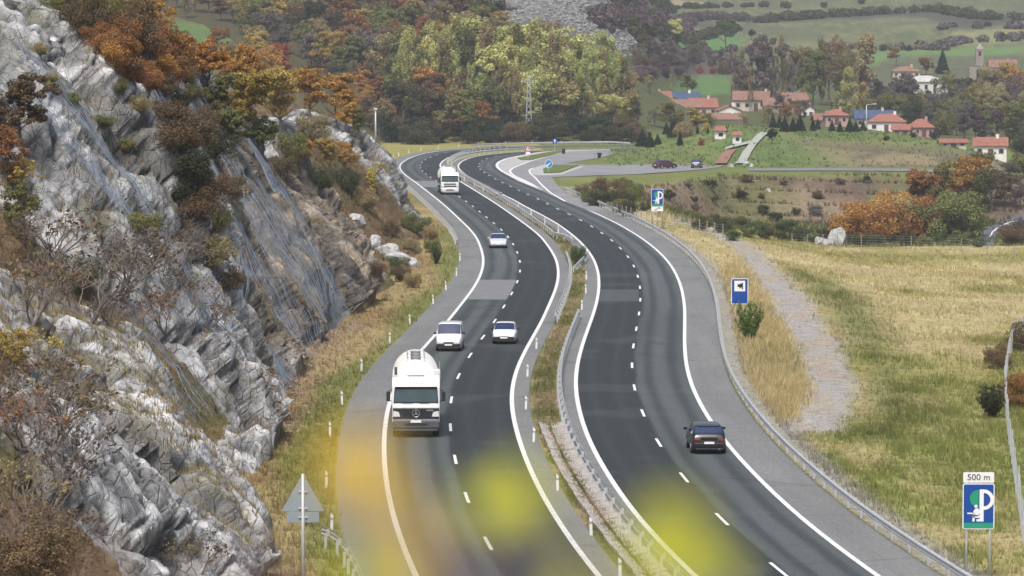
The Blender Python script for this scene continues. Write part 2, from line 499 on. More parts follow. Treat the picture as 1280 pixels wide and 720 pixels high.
# distance to the roads (for keeping the ground flat under them)
from mathutils.kdtree import KDTree
_kd = KDTree(len(LC) + len(RC))
for i, p in enumerate(np.concatenate([LC, RC])): _kd.insert((p[0], p[1], 0), i)
_kd.balance()
def slope_top(X): return np.interp(X, [6, 13.5, 25.6, 34, 90], [548, 570, 616, 652, 660])
def slope_run(X): return np.interp(X, [6, 14, 26, 34, 90], [12, 18, 24, 30, 32])
def zg_vec(X, Y):
    P3 = np.stack([X, Y, np.zeros_like(X)], 1)
    dr = X - x_right(Y)
    z = np.full_like(X, -0.06)
    n1 = fbm(P3 / 23.0, 4, 3) - 0.5
    # near hillside the photographer stands on
    z = np.where(Y < 118, np.maximum(z, (18.6 - 0.20 * Y) * sst(118, 60, Y)), z)
    # field on the right dips gently away
    right = sst(3.0, 26.0, dr) * sst(0.0, 1.0, (slope_top(X) - Y) / slope_run(X))
    z = z - right * (2.4 * sst(190, 450, Y)) + sst(1.0, 8.0, dr) * sst(700, 600, Y) * n1 * 0.9
    # hollow between the field and the slope under the car park
    rr = sst(6, 34, dr)
    z = z - rr * 3.9 * sst(462, 505, Y) * sst(0.0, 1.0, (slope_top(X) - Y) / slope_run(X))
    # park slope and mound beyond the car park
    pk = (4.3 - 1.6 * sst(46, 66, X)) * sst(24, 52, X) * sst(700, 800, Y) * (1 - 0.55 * sst(860, 960, Y)) * (1 - sst(80, 112, X))
    z = z + pk
    # the valley on the far right
    z = z - 7.0 * sst(84, 120, X + 0.02 * (Y - 560)) * sst(520, 640, Y) * (1 - sst(1000, 1180, Y))
    # background: village terrace and meadows
    zb = np.interp(Y, [0, 880, 1000, 1150, 1250, 1400, 1600, 1900, 2300, 3000, 4500], [0, 0, 2.2, 5.5, 10, 18, 29, 46, 90, 190, 330])
    n2 = fbm(P3 / 120.0, 4, 9) - 0.5
    zb = zb + n2 * 9 * sst(1050, 1500, Y)
    # wooded hill on the left, ends in the scree ridge
    zl = np.interp(Y, [0, 868, 905, 960, 1060, 1200, 1500, 2200, 4500], [0, 0, 6, 17, 29, 46, 95, 190, 380])
    lim = 16 + 0.02 * (Y - 900)
    wl = 1 - sst(lim - 14, lim + 40, X)
    ridge = np.clip((37.5 + 0.004 * (Y - 1200) - X) * 1.14 + 14, 0, 75) * sst(1010, 1170, Y) * (1 - sst(1500, 1800, Y))
    ridge = ridge + (fbm(P3 / 7.0, 4, 21) - 0.5) * 5.0 * sst(14, 24, ridge)
    z = np.where(Y > 850, np.maximum(z + zb, zl * wl + zb * (1 - wl)), z)
    z = np.where(Y > 1000, np.maximum(z, np.where(X < 42, ridge, 0)), z)
    # roughness off the road
    z = z + (fbm(P3 / 3.1, 3, 5) - 0.5) * 0.22 * sst(1.5, 6.0, np.abs(dr)) * (Y > 130) * (Y < 640) * (dr > 0)
    return z
# ---- ground grid, fine near and coarse far
Yr = 40 * (3400 / 40.0) ** np.linspace(0, 1, 470)
An = np.linspace(-0.175, 0.175, 560)
GX = (Yr[:, None] * An[None, :]).ravel() * (1 + 0.0)
GY = np.repeat(Yr, len(An))
GZ = zg_vec(GX, GY)
near = (np.abs(GX) < 110) & (GY < 900)
dd = np.full(len(GX), 99.0)
for i in np.nonzero(near)[0]:
    dd[i] = _kd.find((GX[i], GY[i], 0))[2]
flat = sst(9.0, 6.4, dd)
GZ = GZ * (1 - flat) + (-0.05) * flat
# median between the two carriageways stays flat too
med = (GX > np.interp(GY, *(lambda P: (P[:, 1], P[:, 0]))(off('L', 3.0)[k0:][off('L', 3.0)[k0:][:, 1].argsort()]))) & (GX < x_right(GY)) & (GY < 620) & (GY > 128)
GZ = np.where(med, -0.05, GZ)
GP = np.stack([GX, GY, GZ], 1)
PX = 640 + F * GX / (GY * CP - (GZ - CAMZ) * SP)
PYr = 360 - F * (GY * SP + (GZ - CAMZ) * CP) / (GY * CP - (GZ - CAMZ) * SP)

# ---- ground colours: what grows or lies where
def poly_mask(poly, X, Y, soft=1.0, wob=None):
    """signed-distance style mask of a world polygon"""
    poly = np.array(poly, float)
    inside = np.zeros(len(X), bool)
    dmin = np.full(len(X), 1e9)
    n = len(poly)
    for i in range(n):
        a, b = poly[i], poly[(i + 1) % n]
        c = ((a[1] > Y) != (b[1] > Y))
        with np.errstate(divide='ignore', invalid='ignore'):
            xi = (b[0] - a[0]) * (Y - a[1]) / (b[1] - a[1] + 1e-12) + a[0]
        inside ^= c & (X < xi)
        ab = b - a
        t = np.clip(((X - a[0]) * ab[0] + (Y - a[1]) * ab[1]) / (ab @ ab + 1e-9), 0, 1)
        dmin = np.minimum(dmin, np.hypot(X - a[0] - t * ab[0], Y - a[1] - t * ab[1]))
    sd = np.where(inside, dmin, -dmin)
    if wob is not None: sd = sd + wob
    return sst(-soft, soft, sd)
def w2(px, z=0.0): return [tuple(gp(x, y, z)[:2]) for x, y in px]
p3 = np.stack([GX, GY, GZ], 1)
nA = fbm(p3 / np.array([9, 22, 9.]), 5, 31); nB = fbm(p3 / np.array([2.2, 5, 2.2]), 4, 41); nC = fbm(p3 / np.array([28, 50, 28.]), 4, 51)
wob = (nB - 0.5) * 6
dry = np.array([0.345, 0.290, 0.145]); straw = np.array([0.45, 0.375, 0.19]); green = np.array([0.135, 0.175, 0.036]); olive = np.array([0.235, 0.220, 0.072])
soil = np.array([0.155, 0.105, 0.065]); heath = np.array([0.105, 0.078, 0.056]); forest = np.array([0.060, 0.056, 0.026])
C = np.tile(olive, (len(GX), 1))
def put(mask, col):
    global C
    C = C * (1 - mask[:, None]) + np.asarray(col) * mask[:, None]
dr = GX - x_right(GY)
fieldm = sst(0, 2, dr) * (GY < 640)
put(fieldm, dry)
put(fieldm * sst(0.42, 0.62, nB * 0.5 + nA * 0.5), straw)
put(fieldm * sst(0.46, 0.58, nC * 0.5 + nA * 0.5) * 0.85, olive)
put(fieldm * sst(0.55, 0.64, nB * .6 + nA * .4) * sst(430, 330, GY) * .5, green)
nearg = sst(285, 175, GY) * fieldm
put(nearg * sst(0.36, 0.55, nA * 0.7 + nB * 0.3), [0.225, 0.225, 0.075])
put(nearg * sst(0.47, 0.60, nA * 0.6 + nB * 0.4) * 0.55, green)
# green strip along the right edge of the track
trackL = [(838, 283), (870, 292), (908, 312), (935, 340), (962, 385), (985, 425), (1003, 470), (1012, 505), (1000, 535), (985, 556), (962, 562)]
trackR = [(1056, 560), (1068, 522), (1072, 490), (1050, 455), (1028, 415), (1004, 385), (976, 350), (950, 325), (915, 303), (878, 288), (845, 279)]
zf = -0.9
tr_poly = [tuple(gp(x, y, zf if y > 330 else -1.0)[:2]) for x, y in trackL + trackR]
gs_poly = [tuple(gp(x, y, zf)[:2]) for x, y in [(985, 345), (1020, 380), (1045, 420), (1066, 455), (1084, 488), (1080, 530), (1062, 570), (1140, 570), (1150, 520), (1120, 470), (1110, 420), (1080, 380), (1035, 350)]]
put(poly_mask(gs_poly, GX, GY, 2.5, wob * 0.6) * 0.85 * fieldm, [0.120, 0.135, 0.040])
trk = poly_mask(tr_poly, GX, GY, 0.8, wob * 0.28) * fieldm
put(trk, np.array([0.285, 0.275, 0.26]))
put(trk * sst(0.5, 0.62, nB), np.array([0.27, 0.235, 0.185]))
# gravel foot of the right guard rail
put(sst(0.0, 0.4, dr) * sst(2.4, 1.2, dr) * (GY < 600) * 0.8, [0.25, 0.24, 0.22])
# brown heath slope under the car park
sdn = (slope_top(GX) - GY) / slope_run(GX) + (nA - 0.5) * 0.5
hs = sst(5, 10, dr) * sst(-0.05, 0.08, sdn) * sst(1.35, 1.0, sdn) * (GY < 670)
put(sst(5, 10, dr) * sst(1.0, 1.3, sdn) * sst(475, 500, GY) * (GY < 640), [0.105, 0.115, 0.035])
put(hs, heath)
put(hs * sst(0.45, 0.6, nA), [0.175, 0.130, 0.088])
put(hs * sst(0.48, 0.60, nC) * 0.75, [0.115, 0.120, 0.045])
put(hs * sst(0.56, 0.66, nA) * 0.4, [0.24, 0.19, 0.13])
# plateau round the car park
plat = sst(0.06, -0.04, sdn) * (GX > 6) * (GY > 545) * (GY < 905)
put(plat, [0.130, 0.150, 0.045])
put(plat * sst(0.42, 0.6, nA) * sst(655, 600, GY + (GX - 10) * 0.5), [0.26, 0.235, 0.11])
park = sst(690, 700, GY) * (GY < 905) * sst(14, 20, GX)
put(park, [0.098, 0.142, 0.040])
put(park * sst(0.5, 0.62, nA) * 0.5, [0.16, 0.165, 0.060])
put(park * sst(.50, .62, nB) * .45, [0.15, 0.17, 0.06])
put(park * sst(.46, .36, nB) * .35, [0.06, 0.085, 0.025])
mound = sst(50, 66, GX) * sst(690, 700, GY) * sst(790, 745, GY + (GX - 70) * 1.2)
put(mound * 0.9, [0.22, 0.175, 0.105])
put(mound * sst(0.45, 0.6, nA), [0.11, 0.10, 0.055])
# left verge of the road
vg = (GX < x_left(GY)) * (GY < 640)
dv = x_left(GY) - GX
put(vg * 1.0, [0.235, 0.165, 0.075])
put(vg * sst(0.40, 0.56, nB * .6 + nA * .4), [0.27, 0.215, 0.10])
put(vg * sst(2.9, 1.0, dv + (nA - .5) * 4) * sst(500, 420, GY) * .85, [0.125, 0.145, 0.038])
put(vg * sst(0.45, 0.60, nC) * sst(330, 380, GY) * 0.7, [0.13, 0.13, 0.045])
put((med * 1.0), [0.120, 0.120, 0.040])
put((med * sst(0.46, 0.6, nB) * 1.0), [0.21, 0.17, 0.09])
put(sst(128, 118, GY), [0.12, 0.10, 0.05])
# background
bk = sst(862, 880, GY) * (GX < 24 + (GY - 880) * 0.03)
put(bk, forest)
mead = sst(880, 905, GY) * (GX >= 20)
put(mead, [0.075, 0.085, 0.035])
n4 = fbm(p3 / np.array([40, 120, 40.]), 4, 61)
far = sst(1180, 1280, GY) * (GX > 10)
put(far, [0.092, 0.112, 0.050])
put(far * sst(0.45, 0.62, n4), [0.125, 0.135, 0.065])
put(far * sst(0.50, 0.60, nA) * .6, [0.075, 0.080, 0.045])
put(far * sst(0.56, 0.64, nB) * .5, [0.17, 0.165, 0.09])
put(far * sst(0.52, 0.66, nC) * 0.7, [0.090, 0.100, 0.055])
def img_poly(px): 
    """patch of ground seen inside this outline, as a mask over the ground vertices"""
    return np.array(px, float)
def band_mask(px, soft=2.0):
    m = poly_mask(px, PX, PYr, soft, (nA - 0.5) * 6)
    return m * (GY > 640)
put(band_mask([(826, 65), (860, 47), (905, 46), (930, 48), (925, 63), (830, 66)]) * far, [0.085, 0.165, 0.055])
put(band_mask([(862, 96), (910, 94), (912, 118), (850, 120), (840, 110)]), [0.085, 0.150, 0.05])
put(band_mask([(1015, 66), (1280, 58), (1280, 66), (1190, 74), (1030, 84), (1010, 78)]) * far, [0.110, 0.175, 0.06])
put(band_mask([(930, 20), (1160, 11), (1280, 22), (1280, 30), (1200, 33), (1150, 22), (1050, 24), (930, 30)]) * far, [0.062, 0.066, 0.048])
put(band_mask([(750, 20), (900, 22), (905, 34), (760, 36)]) * far * 0.8, [0.070, 0.068, 0.055])
put(band_mask([(790, 70), (915, 64), (915, 92), (790, 100)]) * 0.9, [0.072, 0.066, 0.060])
put(band_mask([(1190, 40), (1280, 34), (1280, 52), (1190, 58)]) * far * 0.8, [0.20, 0.20, 0.095])
put(band_mask([(840, 0), (885, 3), (880, 9), (840, 8)]) * far, [0.26, 0.22, 0.12])
put(band_mask([(1110, 70), (1280, 70), (1280, 150), (1100, 150), (1060, 120)]) * 0.85, [0.088, 0.094, 0.055])
put(band_mask([(1200, 196), (1240, 200), (1280, 240), (1280, 255), (1235, 215)]) * 0.6, [0.25, 0.23, 0.16])
# scree ridge
scr = sst(1010, 1090, GY) * (GY < 1700) * sst(48, 40, GX + (nA - .5) * 8) * sst(-22, 0, GX + (nA - .5) * 14) * sst(17, 24, GZ)
put(scr, [0.15, 0.15, 0.145])
put(scr * sst(0.47, 0.56, fbm(p3 / 2.6, 4, 71)), [0.105, 0.105, 0.09])
C = C * (0.84 + 0.32 * nB[:, None])

def ground_mat():
    k = NT("ground_cover")
    a = k.n("ShaderNodeVertexColor", layer_name="Col").outputs[0]
    po = k.pos()
    n1 = k.noise(0.9, 6, 0.72, po); n2 = k.noise(5.0, 5, 0.75, po); n3 = k.noise(0.22, 5, 0.6, po)
    c = k.mix(0.55, a, k.ramp(n2, [(0.28, 0.12), (0.72, 0.92)]), 'OVERLAY')
    c = k.mix(0.45, c, k.ramp(n1, [(0.3, 0.2), (0.7, 0.85)]), 'OVERLAY')
    hs = k.n("ShaderNodeHueSaturation"); k.l(c, hs.inputs["Color"])
    k.l(k.math('ADD', 0.465, k.math('MULTIPLY', n3, 0.07)), hs.inputs["Hue"])
    k.color(hs.outputs[0]); k.set(Roughness=0.95)
    k.b.inputs["Specular IOR Level"].default_value = 0.15
    k.bump(k.math('ADD', n1, k.math('MULTIPLY', n2, 0.5)), 0.25, 0.55)
    return k.m
GROUND = ground_mat()
gf = grid_faces(len(Yr), len(An))[:, ::-1]
gme = np_mesh("ground", GP, gf, GROUND, True)
vcol(gme, "Col", C)
ground = link("ground", gme)
tag(ground, "rolling ground of dry meadows, verges and fields", None, None, "structure")

# ---- hillside with the rock cut, lofted through profiles read along its spurs
KEYS = [
 (60, None, [(-3, 2), (-7, 5), (-10, 7), (-14, 9.5), (-18, 12), (-22, 14.5), (-28, 18), (-34, 21), (-44, 26), (-60, 32), (-110, 50)]),
 (112, None, [(-6, -1), (-8, 0.5), (-10, 2.2), (-12, 4.0), (-14, 5.8), (-16.5, 8), (-20, 11), (-25, 15), (-33, 20), (-50, 29), (-100, 48)]),
 (142, None, [(-7.2, -1), (-8.2, 0.6), (-9.3, 2), (-10.8, 3.8), (-12.4, 5.6), (-14.4, 7.6), (-17.2, 10), (-21, 13.5), (-28, 18), (-45, 27), (-95, 46)]),
 (162, 'px', [(385, 735), (362, 722), (335, 668), (280, 600), (238, 540), (190, 500), (150, 480), (60, 430), (-120, 300), (-500, 60), (-1600, -500)]),
 (176, 'px', [(390, 690), (366, 690), (345, 640), (312, 585), (268, 520), (236, 470), (205, 436), (120, 405), (-20, 330), (-400, 90), (-1500, -400)]),
 (192, 'px', [(392, 640), (350, 612), (306, 592), (248, 548), (196, 492), (146, 448), (92, 398), (0, 318), (-90, 200), (-350, -10), (-1350, -350)]),
 (212, 'px', [(380, 560), (338, 540), (318, 500), (290, 440), (262, 385), (225, 315), (180, 240), (105, 150), (10, 60), (-260, -70), (-1200, -300)]),
 (232, 'px', [(385, 515), (345, 500), (322, 450), (292, 385), (256, 308), (226, 232), (196, 172), (138, 92), (92, 48), (-130, -70), (-1000, -260)]),
 (258, 'px', [(415, 470), (372, 455), (338, 415), (300, 365), (262, 295), (222, 215), (186, 145), (140, 66), (70, 8), (-140, -70), (-900, -230)]),
 (280, 'px', [(440, 435), (402, 430), (378, 385), (330, 312), (290, 245), (255, 175), (222, 110), (192, 74), (120, 20), (-120, -60), (-850, -210)]),
 (300, 'px', [(455, 412), (430, 402), (412, 352), (372, 285), (334, 225), (300, 170), (255, 98), (222, 74), (140, 24), (-80, -50), (-800, -190)]),
 (336, 'px', [(495, 380), (468, 364), (446, 340), (410, 312), (374, 272), (338, 226), (300, 178), (258, 140), (180, 84), (0, 10), (-700, -170)]),
 (370, 'px', [(515, 350), (494, 336), (470, 328), (446, 308), (425, 283), (392, 256), (368, 222), (346, 196), (300, 172), (120, 70), (-600, -150)]),
 (408, 'px', [(535, 320), (520, 308), (488, 298), (458, 282), (432, 262), (408, 238), (384, 212), (350, 186), (290, 150), (110, 60), (-500, -130)]),
 (455, 'px', [(545, 292), (530, 284), (516, 270), (506, 250), (497, 226), (484, 198), (466, 178), (428, 156), (376, 138), (180, 70), (-400, -110)]),
 (515, 'px', [(520, 264), (508, 258), (496, 246), (484, 230), (470, 212), (456, 196), (440, 182), (400, 160), (340, 130), (160, 56), (-330, -100)]),
 (600, 'px', [(490, 238), (480, 232), (468, 220), (456, 208), (442, 196), (428, 184), (410, 170), (370, 145), (310, 112), (140, 40), (-300, -110)]),
 (720, 'px', [(470, 210), (462, 204), (452, 198), (442, 190), (430, 180), (418, 168), (400, 155), (360, 130), (290, 90), (130, 20), (-260, -120)]),
 (840, 'px', [(462, 188), (454, 182), (446, 176), (436, 168), (424, 158), (410, 148), (390, 134), (345, 105), (270, 62), (110, 0), (-240, -130)]),
 (960, 'px', [(462, 172), (454, 168), (444, 160), (434, 150), (420, 138), (405, 126), (385, 108), (340, 80), (260, 36), (100, -20), (-220, -150)]),
]
KY = np.array([k[0] for k in KEYS], float)
KP = []
for Y, mode, pts in KEYS:
    KP.append([(at(x, y, Y).x, at(x, y, Y).z) if mode else (x, y) for x, y in pts])
KP = np.array(KP)                      # (nk, 11, 2)
KP[:, :, 0] -= (1.7 * sst(100, 125, KY) * sst(215, 185, KY))[:, None]
def hermite(x, X0, V0):
    """shape-keeping cubic through rows of V0"""
    i = np.clip(np.searchsorted(X0, x) - 1, 0, len(X0) - 2)
    sl = np.diff(V0, axis=0) / np.diff(X0).reshape(-1, *([1] * (V0.ndim - 1)))
    m = np.zeros_like(V0)
    m[1:-1] = np.where(sl[1:] * sl[:-1] > 0, 2 * sl[1:] * sl[:-1] / (sl[1:] + sl[:-1] + 1e-12), 0)
    m[0], m[-1] = sl[0], sl[-1]
    sh = (-1,) + (1,) * (V0.ndim - 1)
    h = (X0[i + 1] - X0[i]).reshape(sh); t = ((x - X0[i]) / (X0[i + 1] - X0[i])).reshape(sh)
    return (2 * t ** 3 - 3 * t ** 2 + 1) * V0[i] + (t ** 3 - 2 * t ** 2 + t) * h * m[i] + (-2 * t ** 3 + 3 * t ** 2) * V0[i + 1] + (t ** 3 - t ** 2) * h * m[i + 1]
HY = np.concatenate([60 * (112 / 60.) ** np.linspace(0, 1, 24)[:-1], 112 * (140 / 112.) ** np.linspace(0, 1, 90)[:-1], 140 * (480 / 140.) ** np.linspace(0, 1, 470)[:-1], 480 * (960 / 480.) ** np.linspace(0, 1, 80)])
nseg = [6, 44, 48, 56, 60, 60, 56, 48, 30, 14]
HT = np.concatenate([np.linspace(k, k + 1, n + 1)[:-1] for k, n in enumerate(nseg)] + [[10.0]])
prof = hermite(HY, KY, KP)                                        # (nu, 11, 2)
full = hermite(HT, np.arange(11.0), prof.transpose(1, 0, 2))      # (nv, nu, 2)
full = full.transpose(1, 0, 2)
nu, nv = len(HY), len(HT)
HP = np.stack([full[:, :, 0], np.repeat(HY[:, None], nv, 1), full[:, :, 1]], 2)
TT = np.repeat(HT[None, :], nu, 0).ravel(); YY = HP[:, :, 1].ravel()
def normals(G):
    a = np.gradient(G, axis=0); b = np.gradient(G, axis=1)
    n = np.cross(a, b); n /= np.linalg.norm(n, axis=2)[:, :, None] + 1e-9
    return n
N0 = normals(HP)
if N0[nu // 2, nv // 3, 0] < 0: N0 = -N0
pf = HP.reshape(-1, 3)
q1 = fbm(pf / 9.0, 4, 81); q2 = fbm(pf / 3.0, 4, 91)
# how rocky: 1 bare rock, 0 soil and brush
rock = sst(0.55, 1.2, TT) * np.where((YY > 196) & (YY < 250), sst(9.5, 8.9, TT), sst(8.3, 7.4, TT)) * sst(118, 138, YY) * sst(500, 462, YY)
def gap(y0, y1, t0, t1, a=1.0):
    return a * sst(y0 - 6, y0 + 6, YY) * sst(y1 + 6, y1 - 6, YY) * sst(t0 - .5, t0 + .5, TT) * sst(t1 + .5, t1 - .5, TT)
veg = np.maximum.reduce([gap(246, 272, 5.2, 8, 0.95), gap(183, 202, 2.4, 9, 1.1), gap(300, 345, 6.2, 9), gap(325, 352, 3.6, 9, 0.9), gap(385, 440, 0, 7.2, 0.85), gap(180, 192, 0.6, 1.6, .7), gap(356, 420, 0, 2.4, .9), gap(110, 152, 5.4, 9), gap(455, 600, 0, 9, .8)])
veg = np.clip(veg + (q1 - 0.5) * 1.0 * (veg > 0.02) + sst(0.60, 0.68, q1 * 0.65 + q2 * 0.35) * 0.55, 0, 1)
rock = rock * (1 - veg)
# broken blocks: elongated along the dip of the beds, sizes varying from place to place
sk = np.stack([pf[:, 0] + 0.55 * pf[:, 2], pf[:, 1], pf[:, 2] - 0.35 * pf[:, 0]], 1)
wv3 = np.stack([fbm(pf / 5.0, 4, s) - .5 for s in (101, 111, 121)], 1)
sk = sk + wv3 * np.array([3.4, 4.2, 3.4])
big_ = sst(.36, .54, fbm(pf / 13.0, 2, 201))                       # 1 = massive beds, 0 = shattered
c1 = cells(sk / np.array([4.0, 7.5, 8.5]), 5)
c2 = cells((sk + wv3[:, ::-1] * 2.0) / np.array([1.2, 2.7, 2.4]), 15)
c3 = cells((sk + wv3 * 1.5) / np.array([0.5, 1.1, 0.85]), 25)
rid = 1 - np.abs(2 * fbm(sk / np.array([1.6, 4.2, 7.0]), 5, 131) - 1)
def tilt(c, a, b): return (c[3] * (np.stack([c[2], (c[2] * a) % 1, (c[2] * b) % 1], 1) - 0.5)).sum(1)
def dome(c): return 1 - np.clip(c[0] / .85, 0, 1.3) ** 2
calm = 1 - .72 * sst(248, 262, YY) * sst(320, 304, YY)             # the netted face is a plane of bedding
disp = (c1[2] - 0.5) * 2.0 + tilt(c1, 7.3, 13.7) * 1.0 + dome(c1) * .9
disp += ((c2[2] - 0.5) * 0.50 + tilt(c2, 5.1, 11.9) * 0.35 + dome(c2) * .42) * (.75 - 0.5 * big_)
disp += ((c3[2] - 0.5) * 0.12 + dome(c3) * .14) * (.6 - 0.4 * big_)
disp = disp * calm * (1 + .25 * sst(196, 184, YY)) + (q1 - 0.5) * 3.4 + (rid - .75) * .35 + (fbm(pf / .8, 3, 221) - .5) * .16
crack1 = sst(0.12, 0.0, c1[1] - c1[0]); crack2 = sst(0.11, 0.0, c2[1] - c2[0]); crack3 = sst(0.09, 0.0, c3[1] - c3[0])
disp -= crack1 * 0.7 + crack2 * 0.26 * (1 - .5 * big_) + crack3 * 0.06
soft_d = (q1 - 0.5) * 1.6 + (q2 - 0.5) * 0.55 + (fbm(pf / 0.9, 3, 141) - 0.5) * 0.25
edge = sst(0.0, 0.8, TT) * sst(60, 100, YY)
D = (disp * rock + soft_d * (1 - rock)) * edge * np.clip(YY / 230.0, 0.75, 1.0)
HPd = pf + N0.reshape(-1, 3) * D[:, None]
# colours
light = np.array([0.47, 0.475, 0.475]); grey = np.array([0.27, 0.275, 0.285]); dark = np.array([0.075, 0.072, 0.066]); tan = np.array([0.37, 0.262, 0.150]); brn = np.array([0.135, 0.090, 0.052])
n5 = fbm(sk / np.array([2.0, 3.0, 7.0]), 5, 151); n6 = fbm(pf / 1.1, 4, 161); n7 = fbm(sk / np.array([1.0, 1.8, 3.2]), 4, 171)
HC = np.tile(brn, (len(pf), 1))
def hput(m, c):
    global HC
    HC = HC * (1 - m[:, None]) + np.asarray(c) * m[:, None]
hput(sst(0.45, 0.6, q2), [0.175, 0.125, 0.065])
hput(sst(0.53, 0.66, q1) * 0.8, [0.105, 0.100, 0.036])
rk = sst(0.35, 0.6, rock)
fall = fbm(np.stack([YY / 1.1 + q2 * 1.5, TT / 2.2, q1 * 2], 1), 5, 301); fall2 = fbm(np.stack([YY / .45 + q2, TT / 1.4, q1 * 2], 1), 4, 311)
hput(rk, grey)
hput(rk * sst(0.40, 0.55, n5), light)
hput(rk * sst(246, 234, YY) * sst(0.40, 0.52, n6) * .6, [0.62, 0.62, 0.61])
hput(rk * sst(0.50, 0.60, n6 * .5 + n5 * .5) * 0.75, [0.60, 0.60, 0.585])
hput(rk * sst(202, 190, YY) * sst(.28, .44, n6) * .9, [0.66, 0.66, 0.645])
hput(rk * sst(0.46, 0.34, n7) * 0.6, [0.14, 0.14, 0.135])
tanm = sst(238, 262, YY) * sst(420, 372, YY) * rk
hput(tanm * sst(0.30, 0.55, n5 * .5 + q1 * .5) * 0.75, tan)
hput(tanm * sst(0.48, 0.40, n7) * 0.7, [0.115, 0.085, 0.055])
hput(tanm * sst(0.58, 0.70, n7) * 0.7, [0.46, 0.38, 0.27])
hput(tanm * sst(0.42, 0.54, q2) * .35, [0.12, 0.095, 0.06])
hput(rk * sst(0.52, 0.62, fall) * .55, [0.15, 0.15, 0.145])
hput(tanm * sst(0.50, 0.60, fall2) * .6, [0.10, 0.085, 0.07])
hput(tanm * sst(0.42, 0.32, fall2) * .4, [0.42, 0.40, 0.37])
hput(rk * sst(0.58, 0.68, q2) * 0.55, [0.145, 0.135, 0.062])
hput(rk * sst(0.46, 0.38, n5) * sst(.40, .55, n6) * .6, [0.115, 0.112, 0.10])
hput(rk * np.maximum(crack1, crack2) * 0.8, dark)  # crevice shade deepened in the rock colour for contrast
grn = sst(470, 520, YY) * sst(0.5, 2, TT)
hput(grn * 0.75, [0.115, 0.105, 0.045])
# hillside meadow high on the left
mpx = 640 + F * HPd[:, 0] / HPd[:, 1]; mpy = YH + F * (CAMZ - HPd[:, 2]) / HPd[:, 1]
hput(poly_mask([(205, 25), (300, 34), (298, 48), (262, 58), (215, 58)], mpx, mpy, 3) * (YY > 500), [0.115, 0.185, 0.055])
HC = HC * (0.80 + 0.4 * n6[:, None])
def rock_mat():
    k = NT("limestone_slope")
    a = k.n("ShaderNodeVertexColor", layer_name="Col").outputs[0]
    po = k.pos()
    mp = k.n("ShaderNodeMapping"); mp.inputs["Rotation"].default_value = (0.2, 0.55, 0.1); mp.inputs["Scale"].default_value = (1.0, 0.8, 0.6); k.l(po, mp.inputs[0])
    n1 = k.noise(1.4, 8, 0.68, mp.outputs[0], 0.4); n2 = k.noise(7.0, 5, 0.7, po)
    vo = k.n("ShaderNodeTexVoronoi", feature='DISTANCE_TO_EDGE'); vo.inputs["Scale"].default_value = 1.6; k.l(mp.outputs[0], vo.inputs["Vector"])
    cr = k.ramp(vo.outputs["Distance"], [(0.0, 0.0), (0.05, 1.0)])
    c = k.mix(0.6, a, k.ramp(n1, [(0.3, 0.15), (0.7, 0.9)]), 'OVERLAY')
    c = k.mix(0.4, c, k.ramp(n2, [(0.3, 0.2), (0.7, 0.85)]), 'OVERLAY')
    c = k.mix(k.math('MULTIPLY', k.math('SUBTRACT', 1.0, cr), 0.30), c, (0.06, 0.055, 0.05))
    k.color(c); k.set(Roughness=0.92)
    k.b.inputs["Specular IOR Level"].default_value = 0.2
    k.bump(k.math('ADD', k.math('ADD', n1, k.math('MULTIPLY', n2, 0.35)), k.math('MULTIPLY', cr, 0.25)), 0.35, 0.8)
    return k.m
hf = grid_faces(nu, nv)
hme = np_mesh("hillside", HPd, hf, rock_mat(), True)
vcol(hme, "Col", HC)
hillside = link("hillside", hme)
tag(hillside, "steep hillside with a broken grey and tan limestone cutting", None, None, "structure")

BVG = BVHTree.FromPolygons([tuple(v) for v in GP], [tuple(f) for f in gf])
BVH_ = BVHTree.FromPolygons([tuple(v) for v in HPd], [tuple(f) for f in hf])
CAMV = Vector((0, 0, CAMZ))
def hit(x, y, which='both'):
    d = ray(x, y).normalized()
    best = None
    for w, b in (('ground', BVG), ('hill', BVH_)):
        if which in ('both', w):
            h = b.ray_cast(CAMV, d)
            if h[0] is not None and (best is None or h[3] < best[1]): best = (h[0], h[3])
    return best[0] if best else None
def zdrop(x, y):
    z = -50
    for b in (BVG, BVH_):
        h = b.ray_cast(Vector((x, y, 600)), Vector((0, 0, -1)))
        if h[0] is not None: z = max(z, h[0].z)
    return z
# ================================================================== ROADSIDE FURNITURE
GALV = plain("galvanised_steel", (0.52, 0.54, 0.56), 0.5, 0.15, 3.0, metal=0.25, spec=0.5)
WHITEP = plain("white_plastic", (0.74, 0.74, 0.72), 0.5, 0.08, 3.0)
BLACKP = plain("black_plastic", (0.02, 0.02, 0.022), 0.5, 0.2, 3.0)
CONC = plain("concrete", (0.36, 0.335, 0.30), 0.9, 0.25, 1.6, dirt=0.35)
SBLUE = plain("sign_blue", (0.010, 0.065, 0.30), 0.4, 0.06, 2.0)
SWHITE = plain("sign_white", (0.80, 0.80, 0.80), 0.45, 0.03, 2.0)
SGREEN = plain("sign_green", (0.02, 0.30, 0.17), 0.4, 0.06, 2.0)
SBLACK = plain("sign_black", (0.012, 0.012, 0.014), 0.4, 0.1, 2.0)
SRED = plain("sign_red", (0.45, 0.02, 0.025), 0.4, 0.06, 2.0)
SBACK = plain("sign_back_metal", (0.25, 0.30, 0.33), 0.65, 0.08, 1.5)

